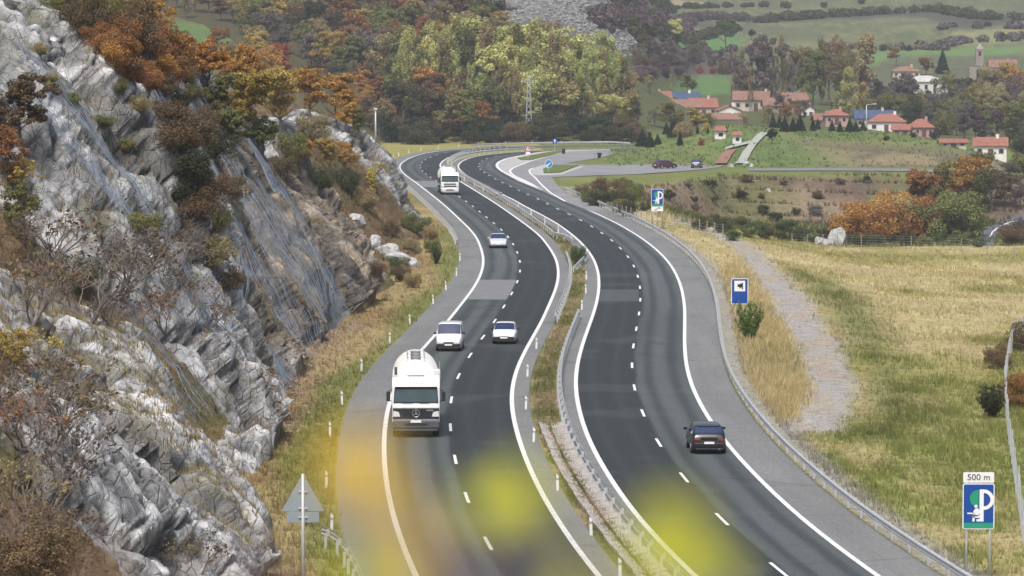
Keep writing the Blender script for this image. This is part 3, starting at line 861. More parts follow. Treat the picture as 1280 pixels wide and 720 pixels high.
# ---- guard rails
_post = MB().box((0, 0, 0.02), (0.055, 0.11, 1.1)).box((0, 0.11, 0.60), (0.05, 0.13, 0.26)).mesh("post", GALV)
def guard_rail(P, label, face=1, z0=0.0, group=None, ends=(1, 1), spacing=4.0, h=0.0):
    """P: (n,2) polyline; beam sits on the left-hand (+) or right-hand (-) side of the posts"""
    P = np.asarray(P, float)
    a = arc(P); n = max(3, int(a[-1] / 1.0))
    t = np.linspace(0, a[-1], n)
    Q = np.stack([np.interp(t, a, P[:, k]) for k in (0, 1)], 1)
    T = np.gradient(Q, axis=0); T /= np.linalg.norm(T, axis=1)[:, None]
    N = np.stack([-T[:, 1], T[:, 0]], 1) * face
    prof = [(0.17, .42), (.215, .46), (.25, .51), (.215, .56), (.17, .585), (.215, .61), (.25, .66), (.215, .71), (.17, .75)]
    V = []
    for i in range(n):
        zb = z0 + h
        if ends[0] and t[i] < 4: zb -= 0.25 * (1 - t[i] / 4)
        if ends[1] and a[-1] - t[i] < 4: zb -= 0.25 * (1 - (a[-1] - t[i]) / 4)
        for d, z in prof: V.append((Q[i, 0] + N[i, 0] * d, Q[i, 1] + N[i, 1] * d, zb + z))
    root = empty("guard_rail", (Q[n // 2, 0], Q[n // 2, 1], z0), 0, label, "guard rail", group)
    org = np.array([Q[n // 2, 0], Q[n // 2, 1], z0])
    me = np_mesh("beam", np.array(V) - org, grid_faces(n, len(prof)), GALV, True)
    link("beam", me, root)
    s = 1.0
    while s < a[-1]:
        i = int(np.argmin(np.abs(t - s)))
        p = link("post", _post, root)
        p.location = (Q[i, 0] - org[0], Q[i, 1] - org[1], 0)
        p.rotation_euler = (0, 0, math.atan2(N[i, 1], N[i, 0]) - math.pi / 2)
        s += spacing
    return root
def sub(line, d, px0, px1):
    P = off(line, d)
    a = arc(P)
    i0 = np.argmin(((P - np.array(gp(*px0)[:2])) ** 2).sum(1)); i1 = np.argmin(((P - np.array(gp(*px1)[:2])) ** 2).sum(1))
    if i0 > i1: i0, i1 = i1, i0
    return P[i0:i1 + 1]
guard_rail(sub('R', R_OUT + 0.15, (706, 240), (1260, 760)), "long steel guard rail along the outer edge of the right carriageway", face=-1, ends=(1, 0))
guard_rail(sub('R', R_IN + 0.05, (727, 396), (900, 760)), "steel guard rail in the median beside the near right carriageway", face=1, ends=(1, 0))
guard_rail(sub('L', L_IN + 0.2, (712, 322), (686, 404)), "short steel guard rail on the median bend beside the left carriageway", face=-1, ends=(1, 1))
P = sub('L', L_IN + 0.35, (620, 186), (703, 303))
P[-6:] += np.linspace(0, 1, 6)[:, None] * np.array([1.6, 0]) ** 1
guard_rail(P, "far steel guard rail on the median edge of the left carriageway", face=-1, ends=(0, 1))
P = sub('R', R_IN - 0.1, (640, 188), (640, 249))
P[-4:] -= np.linspace(0, 1, 4)[:, None] * np.array([1.2, 0])
guard_rail(P, "far steel guard rail on the median edge of the right carriageway", face=1, ends=(0, 0))
guard_rail([gp(716, 342)[:2], gp(722, 336)[:2], gp(730, 327)[:2], gp(733, 323)[:2]], "short crosswise guard rail end piece at the gap in the median", face=-1, ends=(0, 0))
guard_rail(sub('L', L_OUT - 0.15, (508, 237), (574, 306)), "steel guard rail beyond the verge on the left shoulder", face=1, ends=(1, 1))
P = np.array([gp(396, 680)[:2], gp(406, 683)[:2], gp(417, 690)[:2], gp(428, 704)[:2], gp(437, 720)[:2], gp(446, 740)[:2], gp(470, 790)[:2]])
guard_rail(P, "curved guard rail end behind the triangular sign", face=1, ends=(0, 0), spacing=3.0)
guard_rail(sub('L', L_OUT - 0.3, (560, 184.5), (800, 180.4)), "distant steel guard rail behind the far road bend", face=1, ends=(1, 0))

# ---- delineator posts
_db = MB().prism([(-.06, 0), (.06, 0), (.06, .88), (-.06, 1.0)], 0.045, Matrix(((1, 0, 0, 0), (0, 0, -1, .0225), (0, 1, 0, -0.2), (0, 0, 0, 1)))).mesh("post_body", WHITEP)
_dr = MB().box((0, 0, 0.55), (0.124, 0.05, 0.10)).mesh("dark_band", plain("reflector_band", (0.30, 0.30, 0.31), 0.4))
def delineators(pts, where, group):
    pts = sorted(pts, key=lambda q: -q[1])
    for i, (x, y) in enumerate(pts):
        g = gp(x, y)
        r = empty("delineator_post", (g.x, g.y, -0.02), random.uniform(-.12, .12),
                  "white delineator post %s, %s counting from the camera" % (where, ordw(i + 1)), "delineator", group)
        r.rotation_euler[0] = random.uniform(-.05, .05); r.rotation_euler[1] = random.uniform(-.04, .04)
        link("post_body", _db, r); link("dark_band", _dr, r)
delineators([(487, 429), (452, 463.5), (427.5, 505), (412.5, 545), (408, 609), (414.4, 664), (570.5, 345), (557.5, 362.5), (541.6, 380), (512.4, 405.5), (574.8, 326)], "on the grass left of the near road", "delineators on the left verge")
delineators([(491.5, 198.5), (498.4, 195), (511, 191.4), (526.6, 188.4), (548, 185.6), (573.5, 183.2), (598, 182.2), (631.9, 181), (665, 180.4), (702, 180), (750, 179.8), (501.5, 227)], "on the outside of the far bend", "delineators on the far bend")
delineators([(670.4, 436), (659.3, 470.5), (657.3, 511.5), (667, 552.5), (697, 613), (739, 669), (775, 722)], "on the grass beside the left carriageway median", "delineators in the near median")
delineators([(733, 349.5), (732.4, 366.3), (727.3, 387)], "on the median below the small bush", "delineators in the middle median")
delineators([(647.9, 259.5), (664, 269.5), (681, 280), (697.9, 291), (580.5, 225.5), (593.4, 232.2), (604, 239)], "between the two far median rails", "delineators in the far median")

# ---- median drain of concrete slabs
def poly_pts(px, step):
    P = np.array([gp(x, y)[:2] for x, y in px])
    a = arc(P); t = np.arange(0, a[-1], step)
    return np.stack([np.interp(t, a, P[:, k]) for k in (0, 1)], 1)
drain_px = [(686, 527), (693, 548), (706, 575), (722, 602), (742, 632), (768, 668), (797, 703), (825, 735), (850, 762)]
Q = poly_pts(drain_px, 1.0)
k7 = np.ones(9) / 9
Qs = Q.copy()
for j in (0, 1):
    Qs[:, j] = np.convolve(np.pad(Q[:, j], 4, 'edge'), k7, 'valid')
Q = Qs
root = empty("concrete_drain", (Q[0, 0], Q[0, 1], -0.05), 0, "pale concrete drain channel of slabs in the grassy median", "drain")
org = np.array([Q[0, 0], Q[0, 1], -0.05])
T = np.gradient(Q, axis=0); T /= np.linalg.norm(T, axis=1)[:, None]; N = np.stack([-T[:, 1], T[:, 0]], 1)
i = 0
while i + 2 < len(Q):
    for side in (-1, 1):
        pr = [(0.07, -0.02), (0.07, 0.05), (0.72 if side > 0 else 0.5, 0.17), (0.80 if side > 0 else 0.56, 0.15), (0.80 if side > 0 else 0.56, -0.05)]
        dz = random.uniform(-.02, .02); dd_ = random.uniform(-.03, .03)
        V = []
        for e in (i + 0.02, i + 1, i + 1.97):
            q = np.array([np.interp(e, np.arange(len(Q)), Q[:, j]) for j in (0, 1)]); nn = np.array([np.interp(e, np.arange(len(Q)), N[:, j]) for j in (0, 1)])
            for d, z in pr: V.append((q[0] + nn[0] * (d + dd_) * side - org[0], q[1] + nn[1] * (d + dd_) * side - org[1], z + dz))
        m = len(pr)
        Fc = [(r * m + c, r * m + c + 1, (r + 1) * m + c + 1, (r + 1) * m + c) for r in range(2) for c in range(m - 1)]
        Fc += [tuple(range(m))[::-1], tuple(2 * m + c for c in range(m))]
        MB().add(V, Fc).build("channel_slab", CONC, root)
    i += 2

# ---- signs
def circle(cx, cy, r, n=20, a0=0, a1=2 * math.pi):
    return [(cx + r * math.cos(a0 + (a1 - a0) * k / n), cy + r * math.sin(a0 + (a1 - a0) * k / n)) for k in range(n + (0 if abs(a1 - a0) > 6.28 else 1))]
# local sign space: x right, y up, z toward the viewer (camera at -Y)
SGN = Matrix(((1, 0, 0, 0), (0, 0, -1, 0), (0, 1, 0, 0), (0, 0, 0, 1)))
def lay(z, dx=0, dy=0): return SGN @ Matrix.Translation((dx, dy, z))
def rrect(w, h, r, n=4):
    o = []
    for cx, cy, a in ((w / 2 - r, h / 2 - r, 0), (-w / 2 + r, h / 2 - r, math.pi / 2), (-w / 2 + r, -h / 2 + r, math.pi), (w / 2 - r, -h / 2 + r, 1.5 * math.pi)):
        o += [(cx + r * math.cos(a + math.pi / 2 * k / n), cy + r * math.sin(a + math.pi / 2 * k / n)) for k in range(n + 1)]
    return o
def p_letter(mb, x, y, h, z, t):
    """letter P: x,y bottom-left of the stem; h height; t stem width"""
    M = lay(z)
    mb.prism([(x, y), (x + t, y), (x + t, y + h), (x, y + h)], 0.006, M)
    cy, ro = y + h * 0.68, h * 0.32
    ri = ro - t * 0.85
    n = 14
    for k in range(n):
        a, b = -math.pi / 2 + math.pi * k / n, -math.pi / 2 + math.pi * (k + 1) / n
        X0 = x + t
        mb.prism([(X0 + ri * math.cos(a), cy + ri * math.sin(a)), (X0 + ro * math.cos(a), cy + ro * math.sin(a)), (X0 + ro * math.cos(b), cy + ro * math.sin(b)), (X0 + ri * math.cos(b), cy + ri * math.sin(b))], 0.006, M)
def text_mesh(txt, size, mat, name, extr=0.003):
    cu = bpy.data.curves.new(name, 'FONT')
    cu.body = txt; cu.size = size; cu.extrude = extr; cu.align_x = 'CENTER'; cu.align_y = 'CENTER'
    o = bpy.data.objects.new(name, cu)
    COL.objects.link(o)
    bpy.context.view_layer.update()
    me = bpy.data.meshes.new_from_object(o)
    bpy.data.objects.remove(o); bpy.data.curves.remove(cu)
    me.materials.clear(); me.materials.append(mat); me.name = name
    return me
def sign_posts(root, xs, top, r=0.04, depth=0.5):
    for x in xs: MB().tube([(x, 0.05, -depth), (x, 0.05, top)], r, 8).build("post", GALV, root, True)
def picnic_sign(px, ybase, Y, w, h, zb, extra, label):
    g = at(px, ybase, Y)
    r = empty("picnic_area_sign", g, 0, label, "road sign")
    zc = zb + h / 2
    MB().prism(rrect(w, h, 0.08), 0.03, Matrix.Translation((0, 0, zc)) @ lay(-0.015)).build("sign_plate", SWHITE, r)
    c = Matrix.Translation((0, 0, zc))
    def fl(poly, z, name, mat): MB().prism(poly, 0.006, c @ lay(z)).build(name, mat, r)
    m = 0.032 * w
    fl(rrect(w - 2 * m, h - 2 * m, 0.05), 0.0152, "blue_panel", SBLUE)
    fl([(-w / 2 + m * 1.2, -h / 2 + m * 1.2), (w / 2 - m * 1.2, -h / 2 + m * 1.2), (w / 2 - m * 1.2, -h / 2 + h * 0.14), (-w / 2 + m * 1.2, -h / 2 + h * 0.14)], 0.022, "green_strip", SGREEN)
    fl([(0.02 * w, 0.40 * h - 0.42 * h)] + circle(0.02 * w, 0.19 * h, 0.215 * h, 16, math.pi / 2, 1.5 * math.pi)[0:], 0.022, "tree_symbol", SGREEN) if False else fl(circle(-0.0 * w, 0.17 * h, 0.19 * h, 16, math.pi / 2, 1.5 * math.pi), 0.022, "tree_symbol", SGREEN)
    mb = MB(); mb_c = MB()
    p_letter(mb, 0.03 * w, -0.33 * h, 0.70 * h, 0.022, 0.13 * w)
    mb_c.v = [tuple(c @ Vector(v)) for v in mb.v]; mb_c.f = mb.f
    mb_c.build("letter_p", SWHITE, r)
    fm = MB()
    M = c @ lay(0.024)
    x0, y0, u = -0.30 * w, -0.33 * h, 0.36 * h      # seated figure
    P_ = lambda pts: [(x0 + a * u, y0 + b * u) for a, b in pts]
    fm.prism([(x0 + a, y0 + b) for a, b in circle(0.42 * u, 0.92 * u, 0.10 * u, 12)], 0.006, M)
    fm.prism(P_([(0.30, 0.35), (0.55, 0.30), (0.66, 0.60), (0.56, 0.80), (0.38, 0.78), (0.26, 0.62)]), 0.006, M)
    fm.prism(P_([(0.22, 0.22), (0.62, 0.22), (0.68, 0.36), (0.30, 0.42)]), 0.006, M)
    fm.prism(P_([(0.20, 0.0), (0.34, 0.0), (0.36, 0.34), (0.22, 0.34)]), 0.006, M)
    fm.prism(P_([(0.46, 0.0), (0.80, 0.0), (0.80, 0.14), (0.46, 0.14)]), 0.006, M)
    fm.prism(P_([(-0.10, 0.46), (0.34, 0.44), (0.34, 0.52), (-0.10, 0.54)]), 0.006, M)
    fm.build("seated_figure_symbol", SWHITE, r)
    if extra == 'above':
        ph = 0.40
        z2 = zb + h + 0.03 + ph / 2
        MB().prism(rrect(w * 0.97, ph, 0.04), 0.03, Matrix.Translation((0, 0, z2)) @ lay(-0.015)).build("distance_plate", SWHITE, r)
        t = link("distance_text", text_mesh("500 m", 0.36, SBLACK, "distance_text"), r)
        t.matrix_local = Matrix.Translation((0, -0.022, z2)) @ SGN @ Matrix.Diagonal((0.98, 0.92, 1, 1))
        top = z2 + ph / 2
    else:
        ph = 0.48
        z2 = zb - 0.02 - ph / 2
        MB().prism(rrect(w * 0.98, ph, 0.04), 0.03, Matrix.Translation((0, 0, z2)) @ lay(-0.015)).build("arrow_plate", SWHITE, r)
        am = MB()
        am.prism([(-.35, -.10), (-.28, -.16), (.12, .0), (.16, .10), (.42, .04), (.30, .17), (.10, .17), (.06, .06)], 0.006, Matrix.Translation((0, 0, z2)) @ lay(0.0152))
        am.build("arrow_symbol", SBLACK, r)
        top = zb + h
    sign_posts(r, (-0.37 * w, 0.37 * w), top - 0.1, 0.045)
    return r
g = picnic_sign(1222.5, 724, 154.0, 1.22, 1.76, 1.93, 'above', "blue picnic area sign with P and white 500 m plate above it")
g = picnic_sign(821.5, 286, 456.0, 1.36, 2.0, 2.5, 'below', "blue picnic area sign with P and white arrow plate below")
# blue service sign with the black pictogram on a white square
g0 = at(924.5, 413, 290.5)
r = empty("service_sign", g0, 0, "plain blue sign with black pictogram on white square above bush", "road sign")
w, h, zb = 1.22, 1.85, 1.9
c = Matrix.Translation((0, 0, zb + h / 2))
MB().prism(rrect(w, h, 0.08), 0.03, c @ lay(-0.015)).build("sign_plate", SWHITE, r)
MB().prism(rrect(w - .09, h - .09, 0.04), 0.006, c @ lay(0.0152)).build("blue_panel", SBLUE, r)
MB().prism([(-.39, .0), (.39, .0), (.39, .76), (-.39, .76)], 0.006, c @ lay(0.022)).build("white_square", SWHITE, r)
pm = MB(); M = c @ lay(0.029)
pm.prism([(.14, .16), (.23, .14), (.23, .62), (.14, .60)], .006, M)
pm.prism([(-.20, .34), (.14, .30), (.14, .50), (-.20, .52), (-.12, .44)], .006, M)
pm.prism([(-.06, .22), (.06, .22), (.10, .30), (-.02, .30)], .006, M)
pm.prism([(-.02, .50), (.10, .50), (.14, .58), (.04, .56)], .006, M)
pm.build("pictogram", SBLACK, r)
sign_posts(r, (-0.3, 0.3), zb + h - .1, 0.04)
# back of the triangular warning sign, lower left
g0 = at(379, 742, 150.5)
r = empty("warning_sign", g0, 0, "grey back of a triangular sign on a post beside the rocks", "road sign")
sy = 150.5 / F
zt = (742 - 592) * sy; zb = (742 - 638) * sy; z2 = (742 - 652) * sy
MB().prism([(-0.80, zb), (0.80, zb), (0.74, zb - .03), (-.74, zb - .03)], 0.02, lay(-.01)) if False else None
tri = [(-0.79, zb + 0.03), (-0.76, zb), (0.76, zb), (0.79, zb + .03), (0.03, zt), (-0.03, zt)]
MB().prism(tri, 0.02, Matrix.Translation((0, 0.03, 0)) @ lay(0)).build("triangular_plate", SBACK, r, bevel=0.004)
MB().prism([(-0.60, z2), (0.60, z2), (0.60, zb - 0.03), (-0.60, zb - 0.03)], 0.02, Matrix.Translation((0, 0.03, 0)) @ lay(0)).build("lower_plate", SBACK, r, bevel=0.004)
MB().tube([(0, -0.03, -0.4), (0, -0.03, zt + 0.04)], 0.06, 10).build("post", GALV, r, True)
for zz in (zb + .12, zb + .75, z2 + .2): MB().box((0, -.02, zz), (0.34, 0.05, 0.05)).build("clamp", GALV, r)
# far small signs at the car park exit
def far_sign(px, yb, zc, kind, label):
    g = gp(px, yb)
    r = empty("road_sign", g, 0, label, "road sign"); r.scale = (.82, 1, .9)
    c = Matrix.Translation((0, 0, zc))
    if kind == 'tri':
        T_ = lambda s: [(-s, -s * .58), (s, -s * .58), (0, s * 1.15)]
        MB().prism(T_(0.72), 0.03, c @ lay(-.015)).build("red_border", SRED, r)
        MB().prism(T_(0.50), 0.006, c @ lay(.0152)).build("white_panel", SWHITE, r)
        MB().prism([(-.12, -.2), (.1, -.2), (.16, .25), (-.04, .35)], .006, c @ lay(.022)).build("symbol", SBLACK, r)
        MB().prism([(-.5, -.25), (.5, -.25), (.5, .25), (-.5, .25)], .03, c @ Matrix.Translation((0, 0, -.85)) @ lay(-.015)).build("lower_plate", SWHITE, r)
    elif kind == 'square':
        MB().prism(rrect(1.15, 1.15, .08), 0.03, c @ lay(-.015)).build("blue_panel", SBLUE, r)
        MB().prism([(-.09, -.42), (.09, -.42), (.09, .05), (.3, .05), (0, .45), (-.3, .05), (-.09, .05)], .006, c @ lay(.0152)).build("arrow_symbol", SWHITE, r)
    else:
        MB().prism(circle(0, 0, .78, 24), 0.03, c @ lay(-.015)).build("white_rim", SWHITE, r)
        MB().prism(circle(0, 0, .70, 24), 0.006, c @ lay(.0152)).build("blue_disc", plain("sign_light_blue", (0.03, 0.20, 0.48), .4), r)
        MB().prism([(.35, .30), (.45, .20), (-.15, -.28), (.02, -.42), (-.5, -.5), (-.42, -.02), (-.28, -.18)], .006, c @ lay(.022)).build("arrow_symbol", SWHITE, r)
    MB().tube([(0, 0.05, -0.4), (0, 0.05, zc + .3)], 0.05, 6).build("post", GALV, r)
far_sign(660, 200, 2.25, 'tri', "small white and red triangular sign on the far gore island")
far_sign(693.5, 188.5, 2.15, 'square', "small blue square sign beyond the far gore island")
far_sign(686, 215, 1.5, 'round', "round light blue sign with white arrow by the car park")

# ---- rocks
def rock_mesh(name, sx, sy_, sz, seed, mat, facets=14, sub_=4):
    bm = bmesh.new()
    bmesh.ops.create_icosphere(bm, subdivisions=sub_, radius=1.0)
    r_ = random.Random(seed)
    planes = []
    for k in range(facets):
        v = Vector((r_.gauss(0, 1), r_.gauss(0, 1), r_.gauss(0, .8) + .15)).normalized()
        planes.append((v, r_.uniform(0.62, 0.92)))
    for v in bm.verts:
        d = v.co.normalized(); rr_ = 1.2
        for n_, h_ in planes:
            q = d.dot(n_)
            if q > 0.05: rr_ = min(rr_, h_ / q)
        v.co = d * rr_
    P_ = np.array([v.co for v in bm.verts])
    nz = fbm(P_ * 3.0 + seed, 4, seed)
    for v, q in zip(bm.verts, nz):
        v.co *= 1 + (q - .5) * 0.16
        v.co = Vector((v.co.x * sx, v.co.y * sy_, v.co.z * sz))
    me = bpy.data.meshes.new(name); bm.to_mesh(me); bm.free()
    me.materials.append(mat)
    return me
def stone_mat(name, lo, hi, dk):
    k = NT(name); po = k.objco()
    n = k.noise(1.6, 7, 0.7, po); n2 = k.noise(5.5, 5, .7, po)
    c = k.ramp(n, [(0.3, dk), (0.45, lo), (0.7, hi)])
    c = k.mix(.4, c, k.ramp(n2, [(.3, .2), (.7, .9)]), 'OVERLAY')
    k.color(c); k.set(Roughness=.92); k.bump(k.math('ADD', n, n2), .15, .7)
    return k.m
LIME = stone_mat("pale_limestone", (0.36, 0.36, 0.355), (0.55, 0.55, 0.535), (0.12, 0.12, 0.11))
RUST = stone_mat("rust_stone", (0.22, 0.15, 0.115), (0.34, 0.27, 0.22), (0.09, 0.05, 0.04))
def boulder(px, py, wpx, hpx, label, mat=LIME, seed=1, which='both', group=None, name="boulder", sink=0.25, dep=0.8):
    h = hit(px, py, which)
    s = ppm(h.y)
    w, hh = wpx / s, hpx / s
    o = link(name, rock_mesh(name, w / 2 / .85, w / 2 * dep / .85, hh / (2 - sink * 2) / .8, seed, mat))
    o.location = (h.x, h.y + w * .2, h.z + hh * (0.5 - sink))
    o.rotation_euler = (0, 0, random.uniform(-.4, .4))
    tag(o, label, "boulder", group)
    return o
boulder(1048, 306, 24, 20, "taller pointed white boulder at the far edge of the dry field", seed=3)
boulder(1028, 307, 19, 11, "low rounded white boulder beside the pointed one in the field", seed=8)
for i, (x, y, w_, h_, t_) in enumerate([(447, 280, 20, 15, "white boulder below the yellow shrub on the slope"), (482, 318, 26, 14, "upper pale boulder of the heap above the left road shoulder"), (497, 326, 24, 13, "middle pale boulder of the heap above the left road shoulder"), (513, 334, 20, 12, "lowest pale boulder of the heap above the left road shoulder"), (468, 306, 16, 10, "smallest pale boulder at the top of the roadside heap"), (333, 196, 22, 18, "white boulder on top of the dark rock spur")]):
    boulder(x, y, w_, h_, t_, LIME, 20 + i)

# ---- wire fences
WOODP = plain("weathered_post", (0.30, 0.28, 0.25), 0.9, 0.2, 6)
def wire_fence(pts, label, step=4.0, h=1.5, wires=(0.25, 0.55, 0.85, 1.15, 1.42), pr=0.05, mat=GALV, stays=0, wr=0.006):
    P = np.array([(p.x, p.y) for p in pts]); a = arc(P)
    n = int(a[-1] / step) + 1
    root = empty("wire_fence", (pts[0].x, pts[0].y, pts[0].z), 0, label, "fence")
    o3 = Vector((pts[0].x, pts[0].y, pts[0].z))
    tops = []
    pm_ = MB().tube([(0, 0, -0.4), (0, 0, h)], pr, 5).mesh("post", mat)
    for k in range(n):
        s = min(k * step, a[-1])
        x, y = (np.interp(s, a, P[:, j]) for j in (0, 1))
        z = zdrop(x, y)
        q = link("post", pm_, root)
        q.location = Vector((x, y, z)) - o3
        q.rotation_euler = (random.uniform(-.05, .05), random.uniform(-.05, .05), 0)
        tops.append(Vector((x, y, z)) - o3)
    for wz in wires:
        MB().tube([t + Vector((0, 0, wz)) for t in tops], wr, 3).build("wire", GALV, root)
    if stays:
        mb = MB()
        for i_ in range(len(tops) - 1):
            for f_ in np.linspace(0, 1, stays + 2)[1:-1]:
                b_ = tops[i_].lerp(tops[i_ + 1], f_)
                mb.add([b_ + Vector((-.003, 0, .1)), b_ + Vector((.003, 0, .1)), b_ + Vector((.003, 0, h - .1)), b_ + Vector((-.003, 0, h - .1))], [(0, 1, 2, 3)])
        mb.build("mesh_stays", GALV, root)
    return root
wire_fence([hit(x, y, 'ground') for x, y in [(1290, 405), (1272, 428), (1261, 452), (1257, 485), (1257, 515), (1260, 550), (1266, 590), (1272, 630), (1277, 668), (1290, 740)]], "galvanised mesh fence running down the right edge of the field", 4.0, 1.7, stays=5, wr=.005, pr=.035, wires=(0.1, 0.4, 0.7, 1.0, 1.3, 1.6))
wire_fence([hit(x, y, 'ground') for x, y in [(760, 268), (790, 276), (830, 286), (870, 291), (910, 299)]], "wire fence with pale posts at the foot of the brown slope", 3.6, 1.6, mat=WOODP)
wire_fence([hit(x, y, 'ground') for x, y in [(990, 309), (1060, 309), (1130, 311), (1200, 314), (1290, 324)]], "wire fence with pale posts along the far edge of the field", 7.0, 1.5, mat=WOODP)
wire_fence([hit(x, y, 'ground') for x, y in [(915, 208), (960, 200), (985, 190), (1000, 184), (1040, 176)]], "thin wire fence climbing the green mound by the park path", 4.0, 1.3, pr=.035, wires=(.5, 1.2), mat=plain("dull_post", (.17, .165, .15), .9))
# ================================================================== CAR PARK AND SLIP ROADS
CPA = plain("car_park_asphalt", (0.205, 0.207, 0.215), 0.9, 0.2, 0.12, spec=0.25)
PALE = plain("pale_paving", (0.36, 0.355, 0.35), 0.9, 0.14, 0.25, spec=0.2)
VERGE = plain("island_grass", (0.105, 0.135, 0.040), 0.95, 0.4, 0.9, spec=0.1)
def sheet(name, px, z, mat, parent=None, thick=0.0):
    P = [gp(x, y) for x, y in px]
    area = sum(P[i].x * P[(i + 1) % len(P)].y - P[(i + 1) % len(P)].x * P[i].y for i in range(len(P)))
    if area < 0: P = P[::-1]
    n = len(P)
    if thick:
        V = [(p.x, p.y, z - thick) for p in P] + [(p.x, p.y, z) for p in P]
        Fs = [tuple(range(n, 2 * n))] + [(i, (i + 1) % n, n + (i + 1) % n, n + i) for i in range(n)]
    else:
        V = [(p.x, p.y, z) for p in P]; Fs = [tuple(range(n))]
    me = bpy.data.meshes.new(name); me.from_pydata(V, [], Fs); me.update()
    bm = bmesh.new(); bm.from_mesh(me); bmesh.ops.triangulate(bm, faces=bm.faces[:]); bm.to_mesh(me); bm.free()
    me.materials.append(mat)
    return link(name, me, parent)
sc = 6.4
def z2(pts): return [(600 + x / sc, 165 + y / sc) for x, y in pts]
# paved apron: exit lane, junction and the long parking strip
apron = z2([(120, 275), (150, 235), (300, 198), (480, 165), (700, 150), (1040, 140), (1065, 175), (1000, 200), (680, 250), (840, 262), (1280, 262)]) + [(830, 206), (886, 207), (905, 206.6), (900, 209), (872, 212.5), (800, 217.5)] + z2([(960, 346), (570, 362), (640, 450), (760, 520), (900, 585), (1000, 622), (900, 640), (650, 545), (480, 460), (300, 385), (180, 320)])
cp = sheet("car_park", apron, 0.012, CPA)
tag(cp, "grey asphalt slip road and car park strip", None, None, "structure")
gore = z2([(131, 262), (160, 232), (215, 212), (310, 196), (480, 162), (700, 146), (1030, 138), (1035, 142), (700, 157), (655, 160), (560, 192), (400, 232), (300, 272), (236, 308), (262, 345), (380, 400), (500, 462), (498, 470), (300, 392), (185, 325)])
sheet("pale_gore", gore, 0.020, PALE, cp)
isl = z2([(300, 212), (420, 188), (560, 162), (645, 150), (665, 160), (560, 192), (410, 226), (330, 226)])
sheet("grass_island", isl, 0.13, VERGE, cp, 0.14)
sheet("grass_island", z2([(510, 330), (505, 300), (560, 266), (790, 268), (640, 326)]), 0.12, VERGE, cp, 0.12)
sheet("pale_paving", z2([(395, 300), (510, 262), (560, 262), (508, 300), (512, 332), (640, 330), (800, 272), (835, 276), (660, 340), (480, 348), (420, 338)]), 0.020, PALE, cp)
def px_line(name, pts, w, parent, z=0.026, mat=PAINT):
    P = np.array([gp(x, y)[:2] for x, y in pts]); a = arc(P)
    t = np.arange(0, a[-1], 1.5); Q = np.stack([np.interp(t, a, P[:, k]) for k in (0, 1)], 1)
    k_ = 9
    Q2 = np.stack([np.convolve(np.pad(Q[:, j], k_ // 2, 'edge'), np.ones(k_) / k_, 'valid') for j in (0, 1)], 1)
    T = np.gradient(Q2, axis=0); T /= np.linalg.norm(T, axis=1)[:, None]; N = np.stack([-T[:, 1], T[:, 0]], 1)
    V = np.stack([Q2 - N * w / 2, Q2 + N * w / 2], 1).reshape(-1, 2)
    return link(name, np_mesh(name, np.concatenate([V, np.full((len(V), 1), z)], 1), grid_faces(len(Q2), 2)[:, ::-1], mat), parent)
px_line("gore_line", z2([(500, 466), (380, 412), (250, 352), (180, 318), (140, 285), (133, 262), (150, 240), (215, 212), (330, 190), (480, 162), (700, 143), (1030, 134)]), 0.45, cp)
px_line("gore_line", z2([(500, 464), (390, 404), (262, 345), (236, 312), (262, 290), (330, 262), (420, 228), (560, 192), (655, 164)]), 0.35, cp)
px_line("gore_line", z2([(690, 560), (560, 485), (480, 410), (445, 370), (400, 330), (392, 305), (430, 285)]), 0.30, cp)
px_line("bay_line", [(872, 211.5), (858, 212.4), (845, 212.8)], 0.25, cp)
# kerb between parking strip and lawn
kerb = px_line("kerb", [(770, 205.5), (830, 205.8), (884, 206.6)], 0.35, cp, 0.11, plain("kerb_stone", (0.40, 0.39, 0.37), .9, .2, 1.0))

# draped sheets over the park slope and the far valley road
def drape(name, Lp, Rp, lift, mat, nlat=6, step=2.0, parent=None):
    """Lp, Rp: lists of ground hits along both sides"""
    def rs(pts, n):
        P = np.array([(p.x, p.y) for p in pts]); a = arc(P); t = np.linspace(0, a[-1], n)
        return np.stack([np.interp(t, a, P[:, k]) for k in (0, 1)], 1)
    n = 40
    A_, B_ = rs(Lp, n), rs(Rp, n)
    V = []
    for i in range(n):
        for j in range(nlat):
            q = A_[i] + (B_[i] - A_[i]) * j / (nlat - 1)
            V.append((q[0], q[1], zdrop(q[0], q[1]) + lift))
    me = np_mesh(name, V, grid_faces(n, nlat), mat, True)
    o = link(name, me, parent)
    return o
PATHM = plain("park_path", (0.32, 0.33, 0.29), .9, .15, .5)
G = lambda pts: [hit(x, y, 'ground') for x, y in pts]
tag(drape("path", G([(919, 206), (928, 192), (936, 182), (944, 172), (951, 167)]), G([(931, 206), (939, 192), (945, 183), (953, 174), (960, 168)]), 0.32, PATHM), "pale paved path up the park lawn", None, None, "structure")
tag(drape("path", G([(893, 206), (900, 196), (907, 189)]), G([(908, 206), (914, 196), (920, 188)]), 0.30, plain("red_step_gravel", (0.23, 0.125, 0.085), .95, .4, 1.2)), "reddish stepped path on the park lawn", None, None, "structure")
tag(drape("path", G([(905, 189), (925, 184), (938, 181)]), G([(907, 186), (925, 181), (938, 178)]), 0.34, PATHM), "pale cross path linking the two park paths", None, None, "structure")
tag(drape("road", G([(1300, 266), (1280, 268), (1262, 272), (1243, 279), (1231, 287), (1224, 297), (1222, 306)]), G([(1300, 277), (1280, 279), (1268, 282), (1254, 288), (1246, 296), (1243, 303), (1242, 310)]), 0.15, plain("valley_asphalt", (0.10, 0.11, 0.13), .85, .2, .3)), "small asphalt road bending in the valley on the right", None, None, "structure")
